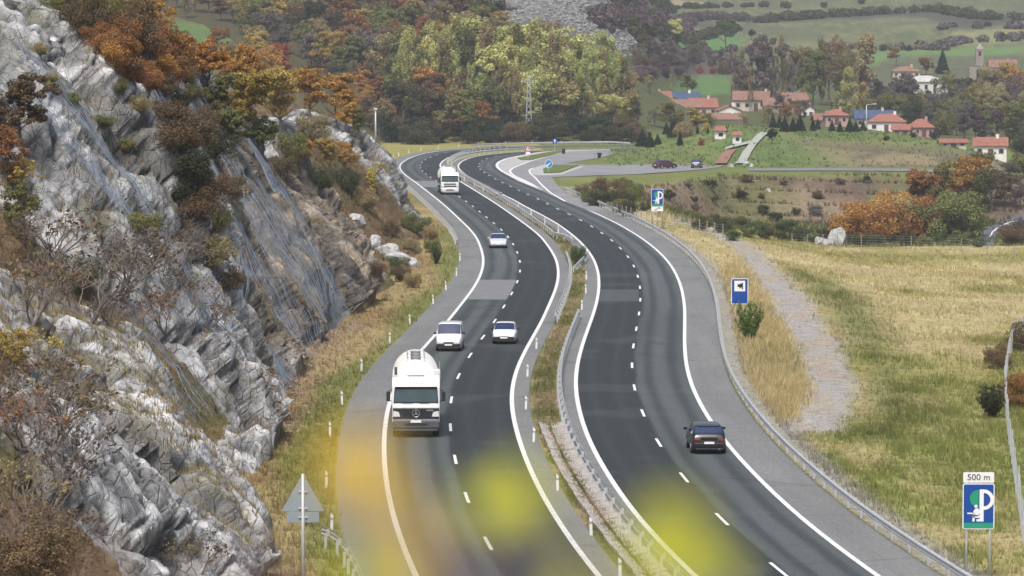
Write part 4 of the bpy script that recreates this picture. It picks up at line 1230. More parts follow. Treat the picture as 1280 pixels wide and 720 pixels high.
drape("edge_line", G([(1280, 274.5), (1262, 278.5), (1248, 284.5), (1240, 291), (1236, 298)]), G([(1280, 275.6), (1263, 279.6), (1249.5, 285.5), (1241.6, 291.5), (1237.8, 298)]), 0.20, PAINT, 2, parent=None)
bpy.data.objects["edge_line.004"].name = "edge_line" if "edge_line.004" in bpy.data.objects else "x"
for o_ in [o for o in COL.objects if o.name.startswith("edge_line") and o.parent is None]:
    o_.parent = [q for q in COL.objects if q.get("label", "").startswith("small asphalt road")][0]
# lane beyond the mound
tag(drape("road", G([(935, 211.2), (985, 211.0), (1040, 210.8), (1100, 211.2), (1150, 212), (1192, 214)]), G([(935, 214.2), (985, 214.2), (1040, 214), (1100, 214.4), (1150, 215), (1192, 217)]), 0.12, plain("lane_asphalt", (.17, .17, .18), .9, .3, .3), 4), "narrow grey lane at the foot of the green mound", None, None, "structure")
# ================================================================== VEHICLES
def paint(name, c, rough=0.28, dirt=0.10):
    k = NT(name); co = k.objco()
    n = k.noise(1.4, 6, .7, co)
    col = k.ramp(n, [(.3, tuple(x * .92 for x in c)), (.7, c)])
    g = k.n("ShaderNodeSeparateXYZ"); k.l(co, g.inputs[0])
    low = k.n("ShaderNodeMapRange"); low.inputs[1].default_value = 0.9; low.inputs[2].default_value = 0.15; k.l(g.outputs[2], low.inputs[0])
    col = k.mix(k.math('MULTIPLY', k.math('MULTIPLY', low.outputs[0], k.noise(3.0, 5, .7, co)), dirt * 4), col, (0.10, 0.09, 0.08))
    k.color(col); k.set(Roughness=rough); k.b.inputs["Coat Weight"].default_value = .5
    return k.m
VW = paint("white_paint", (0.80, 0.80, 0.79)); VS = paint("silver_paint", (0.55, 0.57, 0.60)); VK = paint("black_paint", (0.006, 0.007, 0.008), .3, .03)
VP = paint("maroon_paint", (0.075, 0.018, 0.03)); VB = paint("dark_blue_paint", (0.035, 0.045, 0.065))
GLASS = plain("tinted_glass", (0.018, 0.032, 0.085), 0.06, 0.15, 2.0, spec=0.8)
GLASST = plain("truck_glass", (0.03, 0.06, 0.065), 0.08, 0.3, 1.0, spec=0.8)
TYRE = plain("tyre_rubber", (0.018, 0.018, 0.018), .85, .2, 8)
RIM = plain("wheel_rim", (0.40, 0.41, 0.43), .4, .1, 6, metal=.6)
DARKP = plain("dark_trim", (0.022, 0.023, 0.026), .6, .2, 5)
GREYP = plain("grey_bumper", (0.085, 0.09, 0.095), .6, .15, 4, dirt=.2)
LAMP = plain("headlamp_glass", (0.72, 0.73, 0.74), .15, .05, 8, spec=.8)
TAIL = plain("tail_lamp_red", (0.15, 0.008, 0.014), .2, .1, 8, spec=.7)
PLATE = plain("number_plate", (0.82, 0.82, 0.80), .4, .02, 8)
CREAM = plain("tank_cream", (0.76, 0.735, 0.69), .45, .1, 1.0, dirt=.15)
def loft(rings, close=True):
    """rings: list of equal-length point lists -> V,F ; each ring closed"""
    m = len(rings[0]); V = [p for r in rings for p in r]; Fs = []
    for i in range(len(rings) - 1):
        for j in range(m if close else m - 1):
            Fs.append((i * m + j, i * m + (j + 1) % m, (i + 1) * m + (j + 1) % m, (i + 1) * m + j))
    Fs.append(tuple(range(m))[::-1]); Fs.append(tuple((len(rings) - 1) * m + j for j in range(m)))
    return V, Fs
def car(name, label, cat, pos, heading, L, W, H, side, belt, mat, lower=None, van=False, hood_w=.93, tail=True, lamps_y=None, headlamp=(.34, .15), grille=True):
    """side: list of (x, ztop) from front (x=+L/2) to rear ; belt: z of the waistline.  Car looks along +x locally, rotated so that +x = heading"""
    root = empty(name, pos, heading, label, cat)
    # body with greenhouse
    xs = [p[0] for p in side]
    st = []
    zf = 0.20
    def halfw(x):
        t = abs(x) / (L / 2)
        return W / 2 * (1 - 0.16 * max(0, (t - .72) / .28) ** 2)
    rings = []
    for x, zt in side:
        w = halfw(x); b = min(belt, zt - 0.02)
        top_w = w * .90 if zt <= belt + .05 else w * (1 - 0.30 * (zt - belt) / max(.3, H - belt) * (0.75 if not van else .45))
        sh = min(.05, (zt - b) * .5 + .008)
        R = [(-w * .86, zf), (-w * .97, zf + .10), (-w, (zf + b) / 2), (-w * .985, b - .04), (-w * .955, b), (-top_w, zt - sh), (-top_w * .88, zt - sh * .15), (-top_w * .45, zt + .012)]
        ring = [(x, y, z) for y, z in R] + [(x, -y, z) for y, z in R[::-1]]
        rings.append(ring)
    V, Fs = loft(rings)
    MB().add(V, Fs).build("body", mat, root, True)
    m = len(rings[0])
    roof0 = [i for i, p in enumerate(side) if p[1] > H - .06]
    i0, i1 = roof0[0], roof0[-1]
    # glass: windscreen, rear window, side windows
    def quadstrip(name_, A, B, inset0, inset1, outx, outz, mt=GLASS):
        a = [Vector(v) for v in A]; b = [Vector(v) for v in B]
        a2 = [p.lerp(q, inset0) for p, q in zip(a, b)]; b2 = [p.lerp(q, 1 - inset1) for p, q in zip(a, b)]
        o_ = Vector((outx, 0, outz))
        Vv = [p + o_ for p in a2] + [p + o_ for p in b2]
        n_ = len(a)
        MB().add(Vv, [(i, i + 1, n_ + i + 1, n_ + i) for i in range(n_ - 1)]).build(name_, mt, root, True)
    fr = i0 - 1
    quadstrip("windscreen", rings[fr][5:11], rings[i0][5:11], .05, .07, .014, .014)
    if i1 + 1 < len(rings) and side[i1 + 1][1] < H - .15:
        quadstrip("rear_window", rings[i1][5:11], rings[i1 + 1][5:11], .08, .12, -.014, .014)
    for sgn in (-1, 1):
        cuts = [(fr + .35, i0 + .2)] if False else []
        xs_ = [side[fr][0] - .10, side[i0][0] - .05, (side[i0][0] + side[i1][0]) / 2, side[i1][0] - .02]
        def sidept(x, f):
            z = belt + .03 + (H - .10 - belt - .03) * f
            w = halfw(x)
            tw = w * (1 - 0.30 * (.75 if not van else .45))
            y = w * .955 + (tw - w * .955) * f
            return Vector((x, sgn * (y + .012), z))
        f0 = side[fr][0] - .22; f1 = side[i0][0] - .02
        mid = (side[i0][0] + side[i1][0]) / 2 - .05
        q = [sidept(f0, 0), sidept(mid + .04, 0), sidept(mid + .04, .95), sidept(f1, .95)]
        MB().add(q, [(0, 1, 2, 3)]).build("side_window", GLASS, root)
        re = side[i1][0] - (.05 if not van else -.1)
        q = [sidept(mid - .04, 0), sidept(re - .18, 0), sidept(re, .95), sidept(mid - .04, .95)]
        if not van: MB().add(q, [(0, 1, 2, 3)]).build("side_window", GLASS, root)
        # mirror
        MB().box((side[fr][0] - .30, sgn * (W / 2 + .10), belt + .09), (.12, .20, .14)).build("wing_mirror", DARKP if lower else mat, root, bevel=.02)
        # wheels
        for wx in (L / 2 - .82, -L / 2 + .80):
            Mw = Matrix.Translation((wx, sgn * (W / 2 - .10), .30)) @ Matrix.Rotation(math.pi / 2, 4, 'X')
            MB().lathe([(.345, -.112), (.36, 0), (.345, .112)], 18, Matrix.Translation((wx, sgn * (W / 2 - .105), .32)) @ Matrix.Rotation(math.pi / 2, 4, 'X')).build("wheel_arch", DARKP, root)
            wh = MB().lathe([(.19, -.105), (.28, -.105), (.30, -.07), (.30, .07), (.28, .105), (.19, .105)], 18, Mw).build("wheel", TYRE, root, True)
            MB().lathe([(.185, -.118), (.19, -.10), (.19, .10), (.185, .118)], 14, Mw).build("rim", RIM, wh)
    # front
    xf = L / 2
    zl = side[0][1]
    hy = W / 2 * .84
    for sgn in (-1, 1):
        MB().box((xf - .06, sgn * (hy - headlamp[0] / 2 - .01), zl - .11), (.16, headlamp[0], headlamp[1])).build("headlight", LAMP, root, bevel=.025)
        MB().box((-xf + .05, sgn * (hy - .12), zl + (.12 if van else .06)), (.14, .30 if not van else .16, .17 if not van else .30)).build("tail_light", TAIL, root, bevel=.02)
    if grille: MB().box((xf - .03, 0, zl - .11), (.10, hy * 2 - headlamp[0] * 2 - .1, .10)).build("grille", DARKP, root, bevel=.02)
    bm_ = lower or mat
    MB().box((xf - .04, 0, .42), (.20, W * .90, .24)).build("front_bumper", bm_, root, bevel=.05)
    MB().box((-xf + .04, 0, .45), (.20, W * .90, .26)).build("rear_bumper", bm_, root, bevel=.05)
    MB().box((xf + .065, 0, .46), (.014, .50, .11)).build("number_plate", PLATE, root)
    MB().box((-xf - .065 if not tail else -xf - .066, 0, .58 if tail else .5), (.014, .50, .11)).build("number_plate", PLATE, root)
    MB().box((xf + .01, 0, .27), (.12, W * .80, .10)).build("lower_intake", DARKP, root, bevel=.02)
    MB().box((-xf - .0, 0, .27), (.12, W * .80, .10)).build("rear_valance", DARKP, root, bevel=.02)
    return root
def head_along(line, q, sign):
    """heading of the road tangent near point q; sign +1 = towards the camera"""
    P, T = (LC, LT) if line == 'L' else (RC, RT)
    i = np.argmin(((P - np.array([q[0], q[1]])) ** 2).sum(1))
    t = T[i] * sign
    return math.atan2(t[1], t[0])
HATCH = lambda L, H: [(L / 2, .62), (L / 2 - .12, .74), (L / 2 - .55, .86), (L / 2 - 1.02, .93), (L / 2 - 1.72, H - .01), (L / 2 - 2.1, H), (-L / 2 + 1.0, H - .01), (-L / 2 + .62, H - .05), (-L / 2 + .16, .98), (-L / 2 + .05, .85), (-L / 2, .60)]
SALOON = lambda L, H: [(L / 2, .60), (L / 2 - .12, .72), (L / 2 - .6, .84), (L / 2 - 1.12, .93), (L / 2 - 1.85, H - .01), (L / 2 - 2.3, H), (-L / 2 + 1.25, H - .01), (-L / 2 + .95, H - .05), (-L / 2 + .30, 1.02), (-L / 2 + .08, .98), (-L / 2, .62)]
VAN = lambda L, H: [(L / 2, .70), (L / 2 - .10, .85), (L / 2 - .50, 1.02), (L / 2 - .82, 1.10), (L / 2 - 1.45, H - .02), (L / 2 - 1.8, H), (-L / 2 + .4, H), (-L / 2 + .12, H - .04), (-L / 2 + .03, 1.1), (-L / 2, .6)]
def on_road(x, y): return gp(x, y)
def place_front(x, y, line, L):
    g = gp(x, y); h = head_along(line, g, 1)
    return (g.x - math.cos(h) * L / 2, g.y - math.sin(h) * L / 2, 0.0), h
p, h = place_front(560.5, 439.5, 'L', 4.1)
car("delivery_van", "small white van with blue tinted windscreen behind the tanker truck", "van", p, h, 4.1, 1.72, 1.82, VAN(4.1, 1.82), 1.08, VW, DARKP, van=True)
p, h = place_front(629.8, 430.5, 'L', 3.9)
car("hatchback_car", "white hatchback with black bumper on the fast lane beside van", "car", p, h, 3.9, 1.60, 1.40, HATCH(3.9, 1.40), .92, VW, DARKP)
p, h = place_front(623, 310.5, 'L', 4.4)
car("saloon_car", "silver white saloon driving alone in the middle of the slow lane", "car", p, h, 4.4, 1.76, 1.42, SALOON(4.4, 1.42), .93, VS, None, headlamp=(.42, .15))
g = gp(886.5, 568); hd = head_along('R', g, -1)
pc = (g.x + math.cos(hd) * 2.2, g.y + math.sin(hd) * 2.2, 0)
blk = car("hatchback_car", "black five-door hatchback seen from behind on the right carriageway", "car", pc, hd, 4.35, 1.74, 1.42, HATCH(4.35, 1.42), .95, VK, None)
MB().box((-4.35 / 2 - .0, 0, .80), (.06, .84, .14)).build("tailgate_trim", plain("dark_chrome", (.02, .021, .023), .4, .1, 3), blk, bevel=.02)
MB().box((-4.35 / 2 + .62, 0, 1.37), (.22, 1.0, .05)).build("roof_spoiler", VK, blk, bevel=.02)
MB().box((-4.35 / 2 + .30, 0, 1.02), (.05, .5, .04)).build("brake_light", TAIL, blk)
MB().tube([(-4.35 / 2 - .08, -.5, .26), (-4.35 / 2 + .3, -.5, .26)], .035, 8).build("exhaust_pipe", RIM, blk)
g = gp(831, 210.5)
car("parked_car", "dark maroon parked car at the edge of the lawn", "car", (g.x, g.y, .012), math.radians(38), 4.3, 1.72, 1.45, SALOON(4.3, 1.45), .95, VP)
g = gp(871, 209.8)
car("parked_car", "dark blue grey parked car nearest to the park steps", "car", (g.x, g.y, .012), math.radians(82), 4.0, 1.68, 1.5, HATCH(4.0, 1.5), .95, VB)

# ---- trucks.  local axes: +x forward, front face at x=0
def truck(label, pos, heading, kind):
    r = empty("tanker_truck", pos, heading, label, "truck")
    Wd = 2.48
    # cab shell: side outline rounded, lofted across the width
    side = [(-2.2, .75), (-.05, .75), (0.0, 1.2), (-.01, 1.62), (-.04, 1.75), (-.20, 2.62), (-.24, 2.70), (-.42, 2.98), (-.80, 3.10), (-2.1, 3.12)]
    rings = []
    for y, ins in ((-Wd / 2, .10), (-Wd / 2 + .06, .03), (-Wd / 2 + .22, 0), (Wd / 2 - .22, 0), (Wd / 2 - .06, .03), (Wd / 2, .10)):
        cx, cz = -1.2, 2.0
        rings.append([(cx + (x - cx) * (1 - ins * .55), y, cz + (z - cz) * (1 - ins * .35)) for x, z in side])
    V, Fs = loft(rings)
    MB().add(V, Fs).build("cab", VW, r, False, bevel=.0)
    def front(z): return float(np.interp(z, [.75, 1.2, 1.62, 1.75, 2.62, 2.70, 2.98], [-.05, 0, -.01, -.04, -.20, -.24, -.42]))
    def plate(name, poly, mat, d=.012, thick=.02):
        """poly of (y,z) on the front face"""
        V_ = [(front(z) + d, y, z) for y, z in poly]
        n_ = len(V_)
        V2_ = [(x - thick, y, z) for x, y, z in V_]
        return MB().add(V_ + V2_, [tuple(range(n_)), tuple(range(n_, 2 * n_))[::-1]] + [(i, n_ + i, n_ + (i + 1) % n_, (i + 1) % n_) for i in range(n_)]).build(name, mat, r)
    # windscreen
    plate("windscreen_seal", [(-1.17, 1.80), (1.17, 1.80), (1.12, 2.58), (-1.12, 2.58)], DARKP, .012)
    plate("windscreen", [(-1.11, 1.86), (1.11, 1.86), (1.06, 2.53), (-1.06, 2.53)], GLASST, .028)
    MB().box((front(2.62) + .06, 0, 2.63), (.16, 2.2, .05)).build("sun_visor", DARKP, r, bevel=.015)
    MB().box((-2.3, 0, 1.9), (.22, 2.2, 2.2)).build("gap_shade_box", DARKP, r)  # added dark box standing in for the shade between cab and tank
    for sgn in (-1, 1):
        MB().box((-.42, sgn * (Wd / 2 + .006), 1.5), (.03, .02, 1.2)).build("door_seam", DARKP, r)
        MB().box((-1.22, sgn * (Wd / 2 + .006), 1.7), (.03, .02, 1.6)).build("door_seam", DARKP, r)
        MB().box((front(1.84) + .05, sgn * .45, 1.84), (.03, .55, .025)).build("wiper", DARKP, r)
        V_ = [(-.30, sgn * (Wd / 2 + .004), 1.72), (-1.15, sgn * (Wd / 2 + .004), 1.72), (-1.15, sgn * (Wd / 2 + .004), 2.5), (-.62, sgn * (Wd / 2 + .004), 2.5)]
        MB().add(V_, [(0, 1, 2, 3)]).build("side_window", GLASST, r)
        mr = MB().box((-.15, sgn * (Wd / 2 + .20), 2.15), (.12, .20, .52)).build("wing_mirror", DARKP, r, bevel=.03)
        MB().tube([(-.3, sgn * Wd / 2, 2.45), (-.17, sgn * (Wd / 2 + .18), 2.44)], .02, 6).build("mirror_arm", DARKP, mr)
        MB().tube([(-.3, sgn * Wd / 2, 1.9), (-.17, sgn * (Wd / 2 + .18), 1.9)], .02, 6).build("mirror_arm", DARKP, mr)
        plate("headlight", [(sgn * .82, 1.10), (sgn * 1.20, 1.10), (sgn * 1.18, 1.40), (sgn * .90, 1.34)][::sgn], LAMP, .05, .06)
        fl = MB().box((.06, sgn * .86, .72), (.05, .28, .15)).build("fog_lamp", plain("warm_lamp", (.80, .74, .58), .2, .02, 5), r, bevel=.03)
    if kind == 1:
        plate("grille", [(-1.21, .98), (1.21, .98), (1.21, 1.54), (-1.21, 1.54)], DARKP, .03, .04)
        # three-pointed star in a ring
        st = MB()
        ring_ = [(0.085, .19 * math.cos(a), 1.27 + .19 * math.sin(a)) for a in np.linspace(0, 2 * math.pi, 21)]
        st.tube(ring_, .018, 5, cap=False)
        for a in (math.pi / 2, math.pi / 2 + 2 * math.pi / 3, math.pi / 2 + 4 * math.pi / 3):
            ca, sa_ = math.cos(a), math.sin(a)
            st.add([(.085, .18 * ca, 1.27 + .18 * sa_), (.085, -.04 * sa_, 1.27 + .04 * ca), (.085, .04 * sa_, 1.27 - .04 * ca), (.07, 0, 1.27)], [(0, 1, 3), (0, 3, 2), (0, 2, 1)])
        st.build("star_emblem", RIM, r)
        badge = link("model_badge", text_mesh("Actros", .13, LAMP, "model_badge"), r)
        badge.matrix_local = Matrix.Translation((.05, .72, 1.44)) @ Matrix(((0, 0, 1, 0), (1, 0, 0, 0), (0, 1, 0, 0), (0, 0, 0, 1)))
        t = link("company_lettering", text_mesh("Candanbus", .26, plain("lettering_grey", (.10, .085, .085), .5), "company_lettering"), r)
        za = math.atan2(.55, .43)
        t.matrix_local = Matrix.Translation((-.295, .0, 2.862)) @ Matrix.Rotation(-math.radians(33), 4, 'Y') @ Matrix(((0, 0, 1, 0), (1, 0, 0, 0), (0, 1, 0, 0), (0, 0, 0, 1)))
        MB().box((-1.0, 0, 3.15), (.05, .9, .05)).build("roof_lamp_bar", GREYP, r)
        MB().box((.02, 0, .70), (.16, 2.44, .42)).build("bumper", GREYP, r, bevel=.05)
        MB().box((.085, 0, .70), (.06, 1.2, .10)).build("bumper_step", DARKP, r)
        MB().box((.0, 0, .42), (.12, 2.3, .16)).build("lower_valance", GREYP, r, bevel=.03)
    else:
        for z_ in (1.12, 1.42): plate("grille", [(-.85, z_), (.85, z_), (.85, z_ + .16), (-.85, z_ + .16)], DARKP, .03, .04)
        MB().box((.02, 0, .70), (.16, 2.44, .46)).build("bumper", VW, r, bevel=.05)
        MB().box((.10, 0, .66), (.03, 1.1, .14)).build("bumper_grille", DARKP, r)
        MB().box((.0, 0, .42), (.12, 2.3, .16)).build("lower_valance", VW, r, bevel=.03)
    MB().box((.115, 0, .86), (.02, .55, .13)).build("number_plate", PLATE, r)
    # chassis and tank
    MB().box((-7.0, 0, .95), (10.5, .95, .25)).build("chassis", DARKP, r)
    R_ = 1.22
    zc = 2.55
    tk = MB().lathe([(.45, 0), (.95, .10), (1.14, .30), (R_, .65), (R_, 8.9), (1.05, 9.5), (.7, 9.8), (.25, 9.95)], 36, Matrix.Translation((-2.55, 0, zc)) @ Matrix.Rotation(-math.pi / 2, 4, 'Y') @ Matrix.Diagonal((1.0, 1.0, 1, 1))).build("tank", CREAM if kind == 1 else VW, r, True)
    for xx in (-3.6, -5.6, -7.6, -9.6):
        MB().lathe([(R_ + .005, 0), (R_ + .03, .0), (R_ + .03, .08), (R_ + .005, .08)], 36, Matrix.Translation((xx, 0, zc)) @ Matrix.Rotation(-math.pi / 2, 4, 'Y')).build("tank_band", VW, tk)
    for xx in (-4.4, -6.4, -8.4):
        MB().lathe([(.27, -.1), (.27, .10), (.30, .10), (.30, .15), (.05, .18)], 14, Matrix.Translation((xx, 0, zc + R_ - .02))).build("manhole", RIM, tk)
    for sgn in (-1, 1):
        MB().tube([(-3.2, sgn * .45, zc + R_ + .12), (-10.6, sgn * .45, zc + R_ + .12)], .025, 6).build("walkway_rail", RIM, tk)
        for wx in (-1.35, -4.7, -8.6, -9.9, -11.2):
            wh = MB().lathe([(.30, -.16), (.48, -.16), (.51, -.10), (.51, .10), (.48, .16), (.30, .16)], 20, Matrix.Translation((wx, sgn * 1.03, .51)) @ Matrix.Rotation(math.pi / 2, 4, 'X')).build("wheel", TYRE, r, True)
            MB().lathe([(.28, -.17), (.30, -.12), (.30, .12), (.28, .17)], 14, Matrix.Translation((wx, sgn * 1.03, .51)) @ Matrix.Rotation(math.pi / 2, 4, 'X')).build("rim", RIM, wh)
            MB().lathe([(.58, -.12), (.60, 0), (.58, .12)], 16, Matrix.Translation((wx, sgn * 1.02, .60)) @ Matrix.Rotation(math.pi / 2, 4, 'X')).build("mudguard", DARKP, r) if wx > -2 else None
    MB().tube([(-2.42, -1.05 if kind == 1 else 1.0, .9), (-2.42, -1.05 if kind == 1 else 1.0, 3.5)], .07, 10).build("exhaust_stack", DARKP, r, True)
    if kind == 1:
        MB().box((-2.9, 1.12, 3.1), (.5, .34, .5)).build("hose_box", VW, r, bevel=.03)
        MB().tube([(-2.7, 1.26, 1.2), (-2.7, 1.26, 3.75)], .03, 6).build("ladder_rail", RIM, r)
        MB().tube([(-3.1, 1.26, 1.2), (-3.1, 1.26, 3.75)], .03, 6).build("ladder_rail", RIM, r)
    return r
g = gp(520, 547); h = head_along('L', g, 1)
truck("large white tanker truck with star emblem and grey lettering above windscreen", (g.x, g.y, 0), h, 1)
g = gp(562.5, 243.5); h = head_along('L', g, 1)
truck("distant white tanker truck with two dark grille slots near the bend", (g.x, g.y, 0), h, 2)
# ================================================================== VILLAGE
RTILE_C = {}
def roof_mat(name, c):
    if name in _mats: return _mats[name]
    k = NT(name); co = k.objco()
    n = k.noise(1.1, 6, .7, co); n2 = k.noise(6.0, 4, .7, co)
    w = k.n("ShaderNodeTexWave", wave_type='BANDS', bands_direction='X'); w.inputs["Scale"].default_value = 1.6; w.inputs["Distortion"].default_value = .6; k.l(co, w.inputs["Vector"])
    col = k.ramp(n, [(.3, tuple(x * .7 for x in c)), (.7, tuple(x * 1.15 for x in c))])
    col = k.mix(.35, col, k.ramp(n2, [(.3, .2), (.7, .9)]), 'OVERLAY')
    k.color(col); k.set(Roughness=.9); k.bump(w.outputs["Fac"], .08, .6)
    _mats[name] = k.m
    return k.m
TILE = roof_mat("clay_tiles", (0.29, 0.120, 0.088)); TILE2 = roof_mat("old_clay_tiles", (0.24, 0.135, 0.100)); SLATE = roof_mat("blue_slate", (0.055, 0.085, 0.16)); PALER = roof_mat("pale_sheet_roof", (0.50, 0.50, 0.46))
WW = plain("white_render", (0.72, 0.71, 0.68), .9, .08, .8, dirt=.1); WC = plain("cream_render", (0.52, 0.47, 0.40), .9, .12, .8, dirt=.15)
WS = plain("stone_wall", (0.28, 0.25, 0.215), .95, .3, 2.0); WP = plain("pink_render", (0.42, 0.28, 0.25), .9, .12, .8)
WDK = plain("window_dark", (0.03, 0.035, 0.045), .2, .2, 3, spec=.6); WFR = plain("window_frame", (0.45, 0.42, 0.38), .7)
DOOR = plain("brown_door", (0.12, 0.07, 0.045), .7)
def house(px, ypx, Y, wpx, hpx, label, wall=WW, roof=TILE, rh=0.42, kind='hip', dep=0.7, rz=0.0, win=3, floors=1, chim=True, door=True, name="house", cat="house"):
    """px = centre column, ypx = row of the wall foot as it would show, at distance Y; wpx, hpx = wall width and height in px"""
    if Y is None: Y = hit(px, ypx, 'ground').y
    s = ppm(Y)
    base = at(px, ypx, Y)
    w, h = wpx / s, hpx / s
    d = w * dep
    r = empty(name, base, rz, label, cat)
    MB().box((0, d / 2, h / 2 - 1.5), (w, d, h + 3.0)).build("wall", wall, r)
    o = 0.35
    W2, D0, D1 = w / 2 + o, -o, d + o
    H = w * rh if kind != 'hip' else min(w, d) * rh
    t = .14
    if kind == 'hip':
        i = min(W2, (D1 - D0) / 2) * .98
        if w >= d: ridge = [(-W2 + i, (D0 + D1) / 2, h + H), (W2 - i, (D0 + D1) / 2, h + H)]
        else: ridge = [(0, D0 + i, h + H), (0, D1 - i, h + H)]
        V = [(-W2, D0, h), (W2, D0, h), (W2, D1, h), (-W2, D1, h)] + ridge
        Fs = [(0, 1, 5, 4), (1, 2, 5), (2, 3, 4, 5), (3, 0, 4)] if w >= d else [(0, 1, 4), (1, 2, 5, 4), (2, 3, 5), (3, 0, 4, 5)]
        V += [(x, y, z - t) for x, y, z in V[:4]]
        Fs += [(6, 7, 1, 0), (7, 8, 2, 1), (8, 9, 3, 2), (9, 6, 0, 3), (9, 8, 7, 6)]
        rf = MB().add(V, Fs).build("roof", roof, r)
    elif kind == 'gable_x':     # ridge along x, slopes face the camera
        V = [(-W2, D0, h), (W2, D0, h), (W2, d / 2, h + H), (-W2, d / 2, h + H), (-W2, D1, h), (W2, D1, h)]
        V += [(x, y, z - t) for x, y, z in V]
        Fs = [(0, 1, 2, 3), (3, 2, 5, 4), (7, 6, 9, 8), (8, 9, 10, 11), (0, 6, 7, 1), (4, 5, 11, 10), (1, 7, 8, 2), (2, 8, 11, 5), (0, 3, 9, 6), (3, 4, 10, 9)]
        rf = MB().add(V, Fs).build("roof", roof, r)
        MB().add([(-w / 2, 0, h - .1), (-w / 2, d, h - .1), (-w / 2, d / 2, h + H - .2)], [(0, 1, 2)]).build("gable", wall, r)
        MB().add([(w / 2, 0, h - .1), (w / 2, d, h - .1), (w / 2, d / 2, h + H - .2)], [(0, 1, 2)]).build("gable", wall, r)
    else:                       # gable towards the camera
        V = [(-W2, D0, h), (-W2, D1, h), (0, D1, h + H), (0, D0, h + H), (W2, D0, h), (W2, D1, h)]
        V += [(x, y, z - t) for x, y, z in V]
        Fs = [(0, 3, 2, 1), (3, 4, 5, 2), (6, 7, 8, 9), (9, 8, 11, 10), (0, 6, 9, 3), (3, 9, 10, 4), (0, 1, 7, 6), (4, 10, 11, 5), (1, 2, 8, 7), (2, 5, 11, 8)]
        rf = MB().add(V, Fs).build("roof", roof, r)
        MB().add([(-w / 2, -.002, h - .1), (w / 2, -.002, h - .1), (0, -.002, h + H - .2)], [(0, 1, 2)]).build("gable", wall, r)
    if chim:
        MB().box((w * .22, d * .5, h + H), (.6, .6, 1.1)).build("chimney", wall, rf)
    fh = h / floors
    for f in range(floors):
        for k in range(win):
            x = -w / 2 + w * (k + .5) / win
            z = f * fh + fh * .55
            if door and f == 0 and k == win // 2:
                MB().box((x, -.03, fh * .36), (1.0, .06, fh * .72)).build("door", DOOR, r); continue
            q = MB().box((x, -.03, z), (min(1.1, w / win * .5), .06, fh * .42)).build("window", WFR, r)
            MB().box((x, -.07, z), (min(.9, w / win * .4), .03, fh * .34)).build("pane", WDK, q)
    for side in (-1, 1):
        q = MB().box((side * (w / 2 + .03), d * .5, h * .55), (.06, 1.1, min(1.3, fh * .45))).build("window", WFR, r)
        MB().box((side * (w / 2 + .07), d * .5, h * .55), (.03, .9, min(1.1, fh * .36))).build("pane", WDK, q)
    return r
house(815, 147, 1010, 50, 18, "long house with wide red tiled roof at the left village edge", WP, TILE, .30, 'gable_x', .5, .12, 4)
house(852, 133, 1030, 42, 6, "house with blue slate roof over a white top storey", WW, SLATE, .28, 'gable_x', .5, -.08, 4, chim=True, door=False)
house(845, 148, 1000, 62, 14, "long low pink house below the blue slate roof", WP, TILE2, .16, 'gable_x', .4, 0, 5, chim=False)
house(825, 124, 1060, 22, 6, "small red roofed house rising behind the long tiled house", WP, TILE, .3, 'hip', .8, 0, 2, chim=False, door=False)
house(795, 140, 1020, 22, 12, "red roofed cottage half hidden by trees left of village", WC, TILE2, .36, 'gable_x', .7, .2, 2)
house(912, 152, 985, 28, 14, "white gabled house facing the park with shallow red roof", WW, TILE, .24, 'gable_y', .9, .1, 3)
house(908, 161, 960, 36, 12, "white cottage under a low brown roof behind the park lawn", WW, TILE2, .22, 'gable_x', .6, 0, 4)
house(945, 139, 1040, 56, 14, "long cream farmhouse with faded tile roof behind bare trees", WC, TILE2, .20, 'gable_x', .5, -.05, 5)
house(995, 146, 1030, 34, 20, "stone barn with rusty roof among leafless trees", WS, TILE2, .3, 'gable_x', .7, .3, 3)
house(1010, 150, 1015, 16, 14, "white gabled annex beside the stone barn", WW, TILE2, .35, 'gable_y', .9, .1, 2)
house(1046, 156, 935, 28, 12, "pink house with red roof behind the row of dark conifers", WP, TILE, .34, 'hip', .8, .1, 3)
house(1108, 166, 905, 46, 14, "white house with red hipped roof on the green mound", WW, TILE, .34, 'hip', .62, -.12, 3)
house(1093, 160, 960, 48, 12, "long blue roof behind the white house on the mound", WC, SLATE, .22, 'gable_x', .4, 0, 4, door=False)
house(1151, 171, 900, 32, 12, "pink house with hipped red roof right of the white one", WP, TILE, .40, 'hip', .8, -.05, 4)
house(1192, 184, None, 32, 6, "low shed with flat red roof on the valley edge", WC, TILE, .14, 'gable_x', .6, 0, 3, chim=False)
house(1238, 197, None, 40, 15, "white farmhouse with red roof at the far right of the valley", WW, TILE, .26, 'gable_x', .5, -.1, 3)
house(1133, 98, None, 34, 9, "cream house with brown hipped roof high on the hillside", WC, TILE2, .26, 'hip', .7, 0, 4)
house(1163, 117, None, 48, 15, "white flat-looking house with pale roof on the hillside", WW, PALER, .22, 'hip', .7, .35, 4, chim=False)
house(1254, 93, None, 34, 9, "stone nave with reddish roof beside the church tower", WS, TILE2, .28, 'gable_x', .5, 0, 2, name="church_nave", cat="church")
house(832, 140, 1035, 34, 10, "narrow house with orange roof left of the slate roof", WP, TILE, .34, 'gable_x', .6, -.1, 3, door=False)
house(880, 146, 1010, 34, 12, "brick red roofed house between slate roof and white gable", WC, TILE, .34, 'gable_x', .6, .15, 3)
house(800, 152, 1000, 26, 10, "low pink house with red roof at the tree edge", WP, TILE, .34, 'gable_x', .6, .1, 2)
house(970, 146, 1025, 30, 14, "tall stone house with faded roof beside the cream farmhouse", WS, TILE2, .3, 'gable_x', .6, .1, 3, floors=2)
